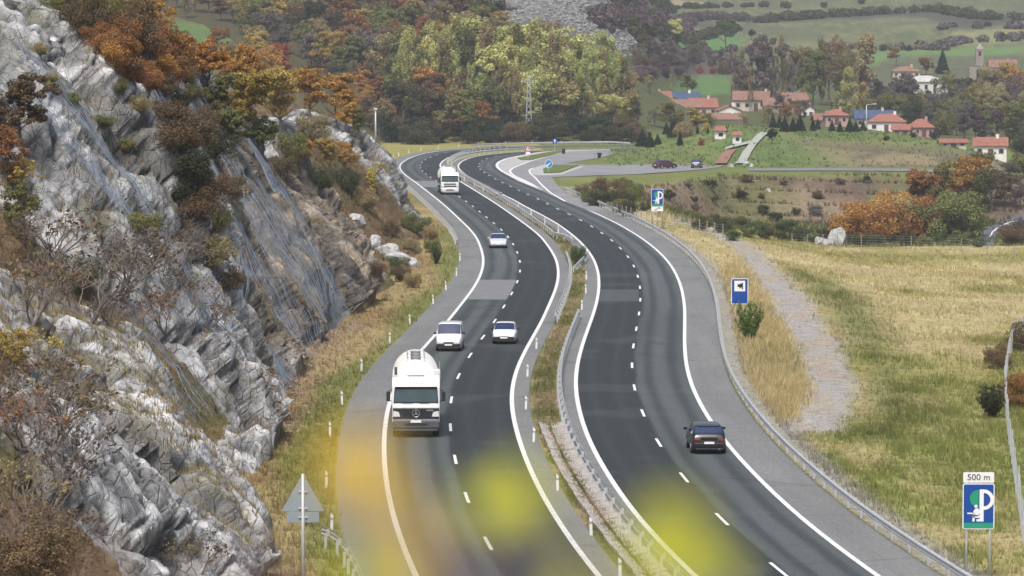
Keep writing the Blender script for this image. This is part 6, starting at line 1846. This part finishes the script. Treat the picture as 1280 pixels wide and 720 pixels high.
# -- single roadside plants
veg(937, 427, 47, 'broom', 'lime', "under the blue pictogram sign", "broom under the sign", 'ground', .95)
veg(723, 330, 26, 'bush', 'green', "in the gap of the median rails", "median bush", 'ground', .75)
veg(1240, 522, 40, 'broom', 'dolive', "against the mesh fence, the lower one", "broom at the mesh fence", 'ground', 1.3)
veg(1250, 462, 34, 'bush', 'brown', "against the mesh fence, the upper one", "bush at the mesh fence", 'ground', 1.2)
veg(1275, 440, 40, 'bush', 'brown', "behind the top of the mesh fence", "bush behind the mesh fence", 'ground', 1.2)
veg(1276, 510, 50, 'bush', 'rust', "at the right picture edge behind the fence", "bush behind the fence edge", 'ground', .9)
# -- shrubs on the verge and slope left of the road
for x, y, h, c, k in [(520, 292, 30, 'olive', 'bush'), (538, 300, 22, 'tan', 'bush'), (545, 330, 24, 'green', 'broom'), (494, 334, 16, 'green', 'bush'), (500, 352, 24, 'brown', 'bush'), (516, 360, 22, 'tan', 'bush'), (540, 316, 20, 'olive', 'bush'), (488, 296, 22, 'brown', 'bush'), (512, 312, 18, 'tan', 'bush'), (470, 345, 20, 'brown', 'bush')]:
    veg(x, y, h, k, c, "on the verge above the left shoulder", "shrubs above the left shoulder")
# -- scrub on the cutting
for x, y, h, c, k in [(222, 190, 48, 'brown', 'bush'), (236, 224, 46, 'dolive', 'bush'), (252, 160, 36, 'brown', 'bush'), (222, 140, 32, 'dolive', 'bush'), (262, 250, 40, 'brown', 'bush'), (240, 124, 24, 'olive', 'bush'), (275, 215, 40, 'brown', 'twiggy'), (232, 282, 40, 'brown', 'twiggy'), (206, 118, 24, 'brown', 'bush'), (214, 164, 46, 'brown', 'bush'), (240, 186, 52, 'brown', 'bush'), (262, 196, 44, 'dolive', 'bush'), (250, 272, 44, 'brown', 'bush'), (270, 290, 40, 'olive', 'bush'), (284, 250, 36, 'brown', 'bush'), (226, 250, 44, 'dolive', 'bush'), (244, 310, 40, 'brown', 'twiggy'), (266, 330, 40, 'tan', 'bush'), (290, 360, 30, 'brown', 'bush'), (220, 340, 60, 'grey', 'twiggy'), (200, 372, 60, 'grey', 'twiggy'), (240, 380, 50, 'brown', 'twiggy'), (262, 410, 46, 'brown', 'twiggy'), (180, 300, 40, 'olive', 'bush'), (130, 160, 20, 'olive', 'bush'), (60, 110, 22, 'tan', 'bush'), (90, 130, 18, 'olive', 'bush'), (50, 70, 20, 'tan', 'bush'), (160, 190, 20, 'olive', 'bush')]:
    veg(x, y, h, k, c, "in the gully between the netted faces", "scrub in the gully", 'hill', 1.2)
for x, y, h, c, k in [(24, 180, 90, 'brown', 'oak'), (8, 238, 80, 'rust', 'thin_oak'), (26, 250, 60, 'ochre', 'thin_oak'), (30, 300, 80, 'olive', 'thin_oak'), (60, 330, 90, 'brown', 'twiggy'), (110, 400, 120, 'grey', 'twiggy'), (150, 372, 100, 'brown', 'twiggy'), (40, 400, 110, 'brown', 'twiggy'), (16, 468, 64, 'ochre', 'thin_oak'), (48, 452, 50, 'yellow', 'twiggy'), (10, 520, 100, 'brown', 'twiggy'), (206, 412, 70, 'rust', 'twiggy'), (96, 362, 50, 'green', 'bush'), (180, 340, 80, 'grey', 'twiggy'), (140, 408, 50, 'grey', 'twiggy'), (60, 560, 130, 'brown', 'twiggy'), (76, 600, 110, 'grey', 'twiggy'), (30, 640, 90, 'tan', 'twiggy'), (10, 690, 90, 'brown', 'twiggy'), (60, 720, 80, 'brown', 'bush'), (20, 745, 90, 'brown', 'bush'), (100, 745, 90, 'brown', 'twiggy'), (228, 706, 40, 'tan', 'twiggy'), (60, 640, 110, 'grey', 'twiggy'), (80, 520, 70, 'grey', 'twiggy'), (90, 500, 90, 'brown', 'twiggy'), (30, 560, 90, 'rust', 'twiggy'), (250, 715, 60, 'brown', 'twiggy'), (90, 690, 90, 'brown', 'twiggy')]:
    veg(x, y, h, k, c, "on the near slope at left", "scrub on the near slope", 'hill', 1.1)
scatter([(420, 180), (440, 120), (490, 100), (500, 150), (480, 178)], 16, 16, ['oak', 'thin_oak'], ['brown', 'rust', 'olive', 'dolive', 'orange'], (34, 50), "between the pole and the wood", "trees between pole and wood", seed=21)
# -- build them
VEG.sort(key=lambda v: (v['where'], v['kind'], v['col'], to_px(v['p'])[0]))
from itertools import groupby
for key, it in groupby(VEG, key=lambda v: (v['where'], KNOUN[v['kind']], v['col'])):
    it = list(it); m = len(it)
    for i, v in enumerate(it):
        base = "%s %s %s" % (CNAME[v['col']], KNOUN[v['kind']], v['where'])
        lab = base if m == 1 else "%s, %s of its colour from left" % (base, ordw(i + 1))
        if len(lab.split()) > 16: lab = "%s, %s from left" % (base, ordw(i + 1))
        sc_ = v['h']
        if len(lab.split()) > 16: lab = "%s, %s" % (base, ordw(i + 1))
        p = v['p']
        r = empty(KNAME[v['kind']], (p.x, p.y, p.z), random.uniform(0, 6.28), lab, "tree" if v['kind'] in ('oak', 'thin_oak', 'poplar', 'conifer') else "shrub", v['group'])
        j = v['jit']
        r.scale = (sc_ * v['wide'] * random.uniform(1 - j, 1 + j), sc_ * v['wide'] * random.uniform(1 - j, 1 + j), sc_)
        if v['kind'] in ('bush', 'twiggy', 'broom'): r.scale.x *= 1.0
        cm, tm = random.choice(PROTO[v['kind']])
        c = link("crown", cm, r); t = link("trunk" if v['kind'] in ('oak', 'thin_oak', 'poplar', 'conifer') else "stems", tm, r)
        b = PAL[v['col']]; f = random.uniform(.82, 1.18)
        c.color = (b[0] * f * random.uniform(.92, 1.08), b[1] * f * random.uniform(.94, 1.06), b[2] * f, 1)

# ---- far hedgerows that read as one dark mass each
def hedgerow(px, label, col, hgt=3.0, dens=5.0, seed=1):
    pts = [hit(x, y, 'ground') for x, y in px]
    P = np.array([(p.x, p.y) for p in pts]); a = arc(P); nr = np.random.default_rng(seed)
    n = int(a[-1] / dens * 2)
    cen, rad = [], []
    for k in range(n):
        s_ = nr.random() * a[-1]
        x, y = np.interp(s_, a, P[:, 0]) + nr.normal() * 1.2, np.interp(s_, a, P[:, 1]) + nr.normal() * 5
        h = hgt * (.4 + .9 * nr.random()); z = zdrop(x, y)
        cen.append((x, y, z + h * .4)); rad.append((h * .8, h * .8, h * .55))
    V, Fc = leaves(cen, rad, n * 110, .75, nr, shell=.4)
    o = link("hedgerow", np_mesh("hedgerow", V, Fc, LEAF))
    o.color = (*PAL[col], 1)
    tag(o, label, "hedge", None, "stuff")
hedgerow([(742, 30), (800, 27), (860, 27), (925, 25)], "dark hedge line crossing the upper meadow left of centre", 'purple', 3.2, 4, 1)
hedgerow([(925, 27), (1000, 24), (1080, 19), (1160, 15), (1225, 24), (1290, 27)], "long dark hedge line across the upper right meadow", 'dolive', 3.4, 4, 2)
hedgerow([(1040, 60), (1100, 63), (1170, 62), (1200, 54), (1290, 47)], "hedge line under the big right meadow", 'grey', 2.6, 5, 3)
hedgerow([(790, 44), (835, 42), (900, 39), (930, 38)], "hedge line over the bright green meadow strip", 'dolive', 2.6, 5, 4)
hedgerow([(815, 66), (870, 66), (930, 64), (1000, 66)], "hedge line under the bright green meadow strip", 'purple', 2.6, 5, 5)
hedgerow([(1180, 36), (1240, 34), (1290, 36)], "short hedge at the right end of the upper meadow", 'purple', 2.6, 5, 6)
hedgerow([(770, 10), (840, 12), (920, 8), (990, 9)], "thin hedge near the top edge of the meadows", 'dolive', 2.6, 7, 7)
hedgerow([(1090, 122), (1130, 116), (1190, 112), (1240, 104)], "scrubby terrace hedge below the hillside houses", 'dolive', 2.4, 4, 8)
hedgerow([(1070, 140), (1130, 136), (1190, 132), (1230, 128)], "lower scrubby terrace hedge above the village roofs", 'olive', 2.2, 4, 9)
# ---- uncountable cover: grass and brush
def tufts(name, P, h, col, label, blades=5, width=.02, lean=.5, seed=1, spread=.12):
    """P (n,3) foot points, h (n,), col (n,3)"""
    nr = np.random.default_rng(seed)
    n = len(P)
    B = np.repeat(P, blades, 0); H = np.repeat(h, blades) * (.6 + .6 * nr.random(n * blades)); Cc = np.repeat(col, blades, 0) * (.75 + .5 * nr.random((n * blades, 1)))
    a = nr.random(n * blades) * 6.283
    o = np.stack([np.cos(a), np.sin(a), np.zeros_like(a)], 1)
    B = B + o * (spread * nr.random(n * blades) * 1.0 * np.repeat(h, blades) / .4)[:, None]
    tip = B + o * (H * lean * nr.random(n * blades))[:, None] + np.array([0, 0, 1]) * H[:, None]
    sd_ = np.stack([-np.sin(a + 1), np.cos(a + 1), np.zeros_like(a)], 1) * (width * (.6 + .8 * nr.random(n * blades)) * np.repeat(h, blades) / .4)[:, None]
    V = np.stack([B - sd_, B + sd_, tip], 1).reshape(-1, 3)
    me = np_mesh(name, V, np.arange(len(V)).reshape(-1, 3), TUFT)
    vcol(me, "Col", np.repeat(Cc, 3, 0))
    o_ = link(name, me)
    tag(o_, label, "grass", None, "stuff")
    return o_
def tuft_mat():
    k = NT("grass_blades")
    a = k.n("ShaderNodeVertexColor", layer_name="Col").outputs[0]
    k.color(a); k.set(Roughness=.8); k.b.inputs["Specular IOR Level"].default_value = .15
    tr = k.n("ShaderNodeBsdfTranslucent"); k.l(a, tr.inputs[0])
    mx = k.n("ShaderNodeMixShader"); mx.inputs[0].default_value = .3
    k.l(k.b.outputs[0], mx.inputs[1]); k.l(tr.outputs[0], mx.inputs[2]); k.l(mx.outputs[0], k.o.inputs[0])
    return k.m
TUFT = tuft_mat()
def ground_points(mask, n, seed):
    """random points on the ground mesh, even in picture area, where the vertex mask is high"""
    nr = np.random.default_rng(seed)
    vis = mask * (PX > -30) * (PX < 1310) * (PYr < 760)
    w = vis / vis.sum()
    idx = nr.choice(len(GX), n, p=w)
    j = nr.random((n, 2)) - .5
    dy = GY[idx] * .0095; dx = GY[idx] * .00063
    X, Y = GX[idx] + j[:, 0] * dx * 1.6, GY[idx] + j[:, 1] * dy * 1.6
    return X, Y, GZ[idx], C[idx], idx
onroad = (dd < 6.3) | med
trk_free = 1 - trk
m_ = fieldm * trk_free * (GY < 480) * (GY > 140) * (dr > 1.0) * (0.35 + 0.65 * sst(.4, .6, nA))
X, Y, Z, Cg, idx = ground_points(m_, 42000, 1)
n_ = len(X)
tall = sst(.45, .62, nB[idx]) * (1 - .3 * sst(260, 180, Y))
tufts("dry_grass", np.stack([X, Y, Z - .02], 1), .16 + .30 * tall * rng.random(n_) + .10 * rng.random(n_), Cg * (.8 + .75 * rng.random((n_, 1)) ** 1.5), "pale dry grass growing over the field right of the road", seed=2)
# tall straw beside the track
strawp = [tuple(gp(x, y, -.6)[:2]) for x, y in [(905, 350), (925, 330), (960, 390), (990, 440), (1015, 500), (1000, 530), (960, 545), (935, 520), (915, 470), (900, 420)]]
m2 = poly_mask(strawp, GX, GY, 1.0, wob * .3) * trk_free * (dr > 1.2)
X, Y, Z, Cg, idx = ground_points(m2, 6000, 3)
n_ = len(X)
tufts("straw_grass", np.stack([X, Y, Z - .02], 1), .22 + .45 * rng.random(n_) ** 1.5, np.tile([.50, .405, .21], (n_, 1)) * (.75 + .5 * rng.random((n_, 1))), "tall straw-coloured grass between the rail and the track", seed=4)
# left verge
m3 = vg * (GY > 150) * (GY < 470) * (dv > .1) * (dv < 14)
X, Y, Z, Cg, idx = ground_points(m3, 22000, 5)
Z = np.array([zdrop(a, b) for a, b in zip(X, Y)])
n_ = len(X)
tufts("verge_grass", np.stack([X, Y, Z - .02], 1), .12 + .35 * rng.random(n_) ** 2, Cg * (.9 + .4 * rng.random((n_, 1))), "rough green and brown grass on the left verge", seed=6)
# median
_rc = RC[RC[:, 1] < 640]; _rc = _rc[_rc[:, 1].argsort()]
med_ok = med * (GX < np.interp(GY, _rc[:, 1], _rc[:, 0])) * (dd > 4.8)
X, Y, Z, Cg, idx = ground_points(med_ok.astype(float), 9000, 7)
n_ = len(X)
tufts("median_grass", np.stack([X, Y, Z - .02], 1), .08 + .20 * rng.random(n_), Cg * (.9 + .5 * rng.random((n_, 1))), "short grass growing in the median between the carriageways", seed=8)
# heath on the brown slope and the hollow
m4 = (hs + .4 * sst(1.0, 1.3, sdn) * (GY > 480) * (GY < 640)) * (GY > 470) * (dr > 4)
X, Y, Z, Cg, idx = ground_points(m4, 8000, 9)
n_ = len(X)
tufts("heath_scrub", np.stack([X, Y, Z - .03], 1), .3 + .6 * rng.random(n_) ** 2, Cg * (.7 + .8 * rng.random((n_, 1))), "low brown heath covering the slope under the car park", seed=10, width=.05)
# lawn and mound
m5 = (park + mound) * (GY < 880) * (GX > 14)
for f_ in (tr_poly,): pass
X, Y, Z, Cg, idx = ground_points(np.clip(m5, 0, 1) * (dd > 8), 4500, 15)
ok = np.ones(len(X), bool)
for x_, y_ in ((919, 206),): pass
n_ = len(X)
tufts("park_grass", np.stack([X, Y, Z - .03], 1), .12 + .45 * rng.random(n_) ** 3, Cg * (.85 + .4 * rng.random((n_, 1))), "uneven grass on the park lawn and the mound", seed=16, width=.08)
# brush on the rock slope
hz = HPd.reshape(nu, nv, 3)
vm = (1 - sst(.10, .35, rock)) * (1 - .9 * sst(222, 206, YY) * sst(5.2, 4.6, TT)) * (YY > 135) * (YY < 520) * (TT > .9) * (TT < 9.3)
vm = vm * (1 / np.maximum(YY, 1)) 
w_ = vm * np.clip((mpx > -60) * (mpx < 620), 0, 1)
idx = np.random.default_rng(12).choice(len(pf), 17000, p=w_ / w_.sum())
n_ = len(idx)
tufts("hillside_brush", HPd[idx] + (np.random.default_rng(13).random((n_, 3)) - .5) * np.array([.3, .6, .1]) - np.array([0, 0, .05]), .18 + .38 * rng.random(n_) ** 2, (np.minimum(HC[idx], .16) * .4 + np.array([.19, .135, .07]) * .6) * (.7 + .8 * rng.random((n_, 1))), "brown grass and brush clinging to ledges of the rock slope", seed=14, width=.03, lean=.6)
# ================================================================== ROCKFALL NETS
NETM = plain("net_wire", (0.26, 0.32, 0.41), .6, .25, 1.5, metal=.2)
Dg = D.reshape(nu, nv)
def blur(A, k):
    for ax in (0, 1):
        c_ = np.cumsum(np.concatenate([np.zeros_like(A.take([0], ax))] + [np.pad(A, [(k, k) if a == ax else (0, 0) for a in (0, 1)], 'edge')], ax), ax)
        n = A.shape[ax]
        A = (c_.take(range(2 * k + 1, 2 * k + 1 + n), ax) - c_.take(range(0, n), ax)) / (2 * k + 1)
    return A
ENV = np.maximum(blur(Dg, 7), blur(np.maximum(Dg, blur(Dg, 5)), 3)) + .10
NS = HP + N0 * ENV[:, :, None]
def net_pt(Y, T):
    i = np.clip(np.interp(Y, HY, np.arange(nu)), 0, nu - 1.001); j = np.clip(np.interp(T, HT, np.arange(nv)), 0, nv - 1.001)
    i0, j0 = i.astype(int), j.astype(int); fi, fj = (i - i0)[:, None], (j - j0)[:, None]
    return NS[i0, j0] * (1 - fi) * (1 - fj) + NS[i0 + 1, j0] * fi * (1 - fj) + NS[i0, j0 + 1] * (1 - fi) * fj + NS[i0 + 1, j0 + 1] * fi * fj
def ribbons(L, r, mb_v, mb_f):
    """triangular tubes along polylines (n,3)"""
    n = len(L)
    t = np.gradient(L, axis=0); t /= np.linalg.norm(t, axis=1)[:, None] + 1e-9
    a = np.cross(t, np.array([0.2, -1, .3])); a /= np.linalg.norm(a, axis=1)[:, None] + 1e-9
    b = np.cross(t, a)
    base = len(mb_v)
    for k in range(3):
        an = 2.094 * k
        mb_v.append(L + (a * math.cos(an) + b * math.sin(an)) * r)
    return n
def net(Y0, Y1, T0, T1, n, label, fan=0.0, seed=1, fray=.8, r=.02, cross=14, bunch=.6):
    nr = np.random.default_rng(seed)
    Vs, Fs, base = [], [], 0
    root = empty("rockfall_net", net_pt(np.array([(Y0 + Y1) / 2]), np.array([T0]))[0], 0, label, "rockfall net")
    org = np.array(root.location)
    def add(L, r_):
        nonlocal base
        m = len(L)
        t = np.gradient(L, axis=0); t /= np.linalg.norm(t, axis=1)[:, None] + 1e-9
        a = np.cross(t, np.array([0.2, -1, .3])); a /= np.linalg.norm(a, axis=1)[:, None] + 1e-9
        b = np.cross(t, a)
        for k in range(3):
            Vs.append(L + (a * math.cos(2.094 * k) + b * math.sin(2.094 * k)) * r_ - org)
        i = np.arange(m - 1)
        for k in range(3):
            k2 = (k + 1) % 3
            Fs.append(np.stack([base + k * m + i, base + k * m + i + 1, base + k2 * m + i + 1, base + k2 * m + i], 1))
        base += 3 * m
    cents = np.sort(nr.random(max(3, n // 9)))
    grid = []
    for k in range(n):
        u = (k + nr.random() * .8) / n
        c = cents[np.argmin(np.abs(cents - u))]
        tt = np.linspace(T1 - nr.random() * .3, T0 + nr.random() * fray * .5, 46)
        v = (T1 - tt) / (T1 - T0)
        uu = u + (c - u) * bunch * np.sin(np.clip(v * 1.3, 0, 1) * math.pi) ** 2 + (u - .5) * fan * v
        yy = Y0 + (Y1 - Y0) * uu + np.interp(tt, np.linspace(T0, T1, 7), nr.normal(size=7) * .18)
        L = net_pt(yy, tt) + np.interp(tt, np.linspace(T0, T1, 12), nr.random(12) * .12)[:, None] * np.array([.7, -.3, .4])
        add(L, r * (.6 + .8 * nr.random()))
        grid.append(L)
    me = np_mesh("cables", np.concatenate(Vs), np.concatenate(Fs), NETM)
    o = link("cables", me, root); o["kind"] = "stuff"
    Vs, Fs, base = [], [], 0
    G_ = np.stack(grid)
    for j in np.linspace(1, 44, cross).astype(int):
        L = G_[:, j] + nr.normal(size=(n, 3)) * .04
        add(L, r * .45)
    o = link("cross_wires", np_mesh("cross_wires", np.concatenate(Vs), np.concatenate(Fs), NETM), root); o["kind"] = "stuff"
net(206, 213, 3.2, 8.2, 30, "blue grey rockfall net hanging in the cleft of the white rock", seed=2, bunch=.75, r=.011)
net(221, 228, 2.6, 7.0, 26, "thin blue grey netting on the grey face left of the gully", seed=6, bunch=.8, r=.010)
net(230, 244, .75, 6.8, 110, "blue grey rockfall net beside the brushy gully, frayed at foot", seed=3, bunch=.55, fan=.35, r=.013)
net(264, 305, .7, 7.2, 170, "broad blue grey rockfall net over the tan rock face", seed=4, bunch=.62, fan=.1, cross=24, r=.012)
net(194, 202, 2.6, 5.0, 26, "sagging pale netting low on the shaded grey rock", seed=5, bunch=.7, r=.010)

# ================================================================== STONES NOBODY COULD COUNT
def pebbles(name, P, size, mat, label, seed=1):
    nr = np.random.default_rng(seed)
    base = np.array([(1, 0, 0), (-1, 0, 0), (0, 1, 0), (0, -1, 0), (0, 0, 1), (0, 0, -1)], float)
    tri = np.array([(0, 2, 4), (2, 1, 4), (1, 3, 4), (3, 0, 4), (2, 0, 5), (1, 2, 5), (3, 1, 5), (0, 3, 5)])
    n = len(P)
    A = nr.random(n) * 6.283
    V = base[None] * (.55 + .75 * nr.random((n, 6, 1))) * np.array([1, 1, .7])
    V = V + nr.normal(size=V.shape) * .18
    ca, sa_ = np.cos(A)[:, None], np.sin(A)[:, None]
    V = np.stack([V[:, :, 0] * ca - V[:, :, 1] * sa_, V[:, :, 0] * sa_ + V[:, :, 1] * ca, V[:, :, 2]], 2) * size[:, None, None] + P[:, None, :]
    Fc = (tri[None] + (np.arange(n) * 6)[:, None, None]).reshape(-1, 3)
    o = link(name, np_mesh(name, V.reshape(-1, 3), Fc, mat))
    tag(o, label, "stones", None, "stuff")
SCR = stone_mat("scree_stone", (0.19, 0.19, 0.185), (0.27, 0.27, 0.265), (0.11, 0.11, 0.105))
w_ = scr * (PX > 560) * (PX < 800) * (PYr < 110)
idx = np.random.default_rng(3).choice(len(GX), 15000, p=w_ / w_.sum())
nr = np.random.default_rng(4)
n_ = len(idx)
Xs = GX[idx] + (nr.random(n_) - .5) * 1.2; Ys = GY[idx] + (nr.random(n_) - .5) * 16
Zs = zg_vec(Xs, Ys)
pebbles("scree", np.stack([Xs, Ys, Zs], 1), .25 + .8 * nr.random(n_) ** 3, SCR, "grey broken scree covering the steep ridge behind the grove", 5)
tl = []
for k in range(1500):
    t = random.random(); Yk = random.uniform(205, 300)
    x0 = float(np.interp(Yk, KY, KP[:, 1, 0])) + abs(random.gauss(0, 1.0)) * 1.2 - .3
    tl.append((x0, Yk, zdrop(x0, Yk)))
tl = np.array(tl)
pebbles("talus", tl, .06 + .16 * np.random.default_rng(6).random(len(tl)) ** 2, RUST, "reddish brown stones fallen at the foot of the netted face", 7)
gx_ = []
for k in range(3500):
    i = random.randrange(int(len(RC) * .35), len(RC)); d_ = R_OUT + .1 + abs(random.gauss(0, .7))
    q = RC[i] + RN[i] * d_ + RT[i] * random.uniform(-1, 1)
    gx_.append((q[0], q[1], zdrop(q[0], q[1])))
gx_ = np.array(gx_)
pebbles("gravel", gx_, .03 + .07 * np.random.default_rng(8).random(len(gx_)) ** 2, stone_mat("rail_gravel", (.22, .21, .2), (.36, .35, .33), (.1, .1, .09)), "grey gravel spilled under the long right guard rail", 9)

w_ = trk * (GY < 470) * (GY > 150)
idx = np.random.default_rng(23).choice(len(GX), 2600, p=w_ / w_.sum())
nr = np.random.default_rng(24)
Xs = GX[idx] + (nr.random(len(idx)) - .5) * .3; Ys = GY[idx] + (nr.random(len(idx)) - .5) * 4
pebbles("track_stones", np.stack([Xs, Ys, np.array([zdrop(a_, b_) for a_, b_ in zip(Xs, Ys)])], 1), .03 + .10 * nr.random(len(idx)) ** 4, stone_mat("track_stone", (.30, .28, .26), (.42, .40, .37), (.16, .15, .14)), "loose stones lying on the dirt track", 25)

# ================================================================== TWIG CLOSE TO THE CAMERA (out of focus)
def near_leaf(mb_name, mat, parent, p, L, W, dir_, nrm):
    t = Vector(dir_).normalized(); n = Vector(nrm).normalized(); b = n.cross(t).normalized(); n = t.cross(b)
    V, Fs = [], []
    rows = 7
    for i in range(rows + 1):
        s_ = i / rows
        w = W * math.sin(math.pi * min(1, s_ * .92 + .06)) ** .8 * (.85 if i % 2 else 1)
        c_ = Vector(p) + t * L * s_ + n * (-.18 * L * s_ * s_)
        V += [c_ - b * w / 2 + n * w * .12, c_, c_ + b * w / 2 + n * w * .12]
    for i in range(rows):
        for j in (0, 1): Fs.append((i * 3 + j, i * 3 + j + 1, (i + 1) * 3 + j + 1, (i + 1) * 3 + j))
    return MB().add(V, Fs).build("leaf", mat, parent, True)
YLEAF = {k: plain("near_leaf_" + k, c, .6, .25, 30, spec=.3) for k, c in {'yellow': (.40, .41, .012), 'ochre': (.50, .33, .015), 'brown': (.16, .085, .045), 'dark': (.05, .04, .055)}.items()}
tw = empty("foreground_twig", (0.05, 0.9, 19.2), 0, "blurred yellow-leaved twig hanging close in front of the camera", "twig")
o3 = Vector(tw.location)
def cam_pt(x, y, Y): return at(x, y, Y) - o3
stem = [cam_pt(100, 1500, 1.0), cam_pt(140, 1050, 1.0), cam_pt(280, 860, 1.0), cam_pt(450, 810, 1.02), cam_pt(620, 800, 1.04), cam_pt(800, 820, 1.05), cam_pt(930, 860, 1.06)]
MB().tube([Vector((-.12, .3, -1.2))] + stem, [.005, .0035, .003, .0028, .0025, .002, .0015, .001], 6).build("stem", TWIG, tw, True)
NL = []
rl = random.Random(5)
for x, y, n_l, sx, sy_, cols in [(456, 572, 4, 26, 26, ['ochre']), (500, 640, 2, 20, 20, ['ochre']), (615, 610, 4, 30, 16, ['yellow']), (664, 598, 2, 16, 10, ['yellow']), (853, 652, 5, 28, 24, ['yellow']), (905, 700, 1, 8, 8, ['yellow']), (470, 715, 3, 40, 12, ['ochre', 'yellow']), (690, 712, 3, 50, 14, ['dark', 'dark', 'yellow']), (560, 690, 2, 40, 16, ['brown', 'dark']), (120, 716, 2, 40, 10, ['brown']), (300, 712, 2, 20, 14, ['brown', 'dark'])]:
    for i in range(n_l):
        NL.append((x + rl.uniform(-sx, sx), y + rl.uniform(-sy_, sy_) + 20, rl.uniform(1.1, 1.35), rl.uniform(.012, .022), rl.uniform(.008, .013), rl.choice(cols), rl.uniform(-.6, .9), rl.uniform(.2, 1)))
for x, y, Y, L, W, col, dx, dz in NL:
    p_ = cam_pt(x, y, Y)
    near_leaf("leaf", YLEAF[col], tw, p_ - Vector((dx, 0, dz)).normalized() * L * .5, L, W, (dx, .1, dz), (0.1, -1, .25))
    q_ = p_ - Vector((dx, 0, dz)).normalized() * L * .5
    j = min(range(len(stem)), key=lambda i: (stem[i] - q_).length)
    MB().tube([q_, q_.lerp(stem[j], .5) + Vector((0, 0, -.002)), stem[j]], .0006, 4).build("leaf_stalk", TWIG, tw)

# ================================================================== HAZE
hz_me = MB().box((0, 1740, 120), (1500, 3540, 290)).mesh("haze", None)
k = bpy.data.materials.new("valley_haze"); k.use_nodes = True
k.node_tree.nodes.clear()
vo = k.node_tree.nodes.new("ShaderNodeVolumePrincipled"); oo = k.node_tree.nodes.new("ShaderNodeOutputMaterial")
vo.inputs["Density"].default_value = 0.00012
vo.inputs["Color"].default_value = (.86, .91, .98, 1)
vo.inputs["Anisotropy"].default_value = 0.0
k.node_tree.links.new(vo.outputs[0], oo.inputs["Volume"])
hz_me.materials.append(k)
hz_o = link("haze", hz_me)
tag(hz_o, "thin pale haze lying over the whole valley", None, None, "stuff")
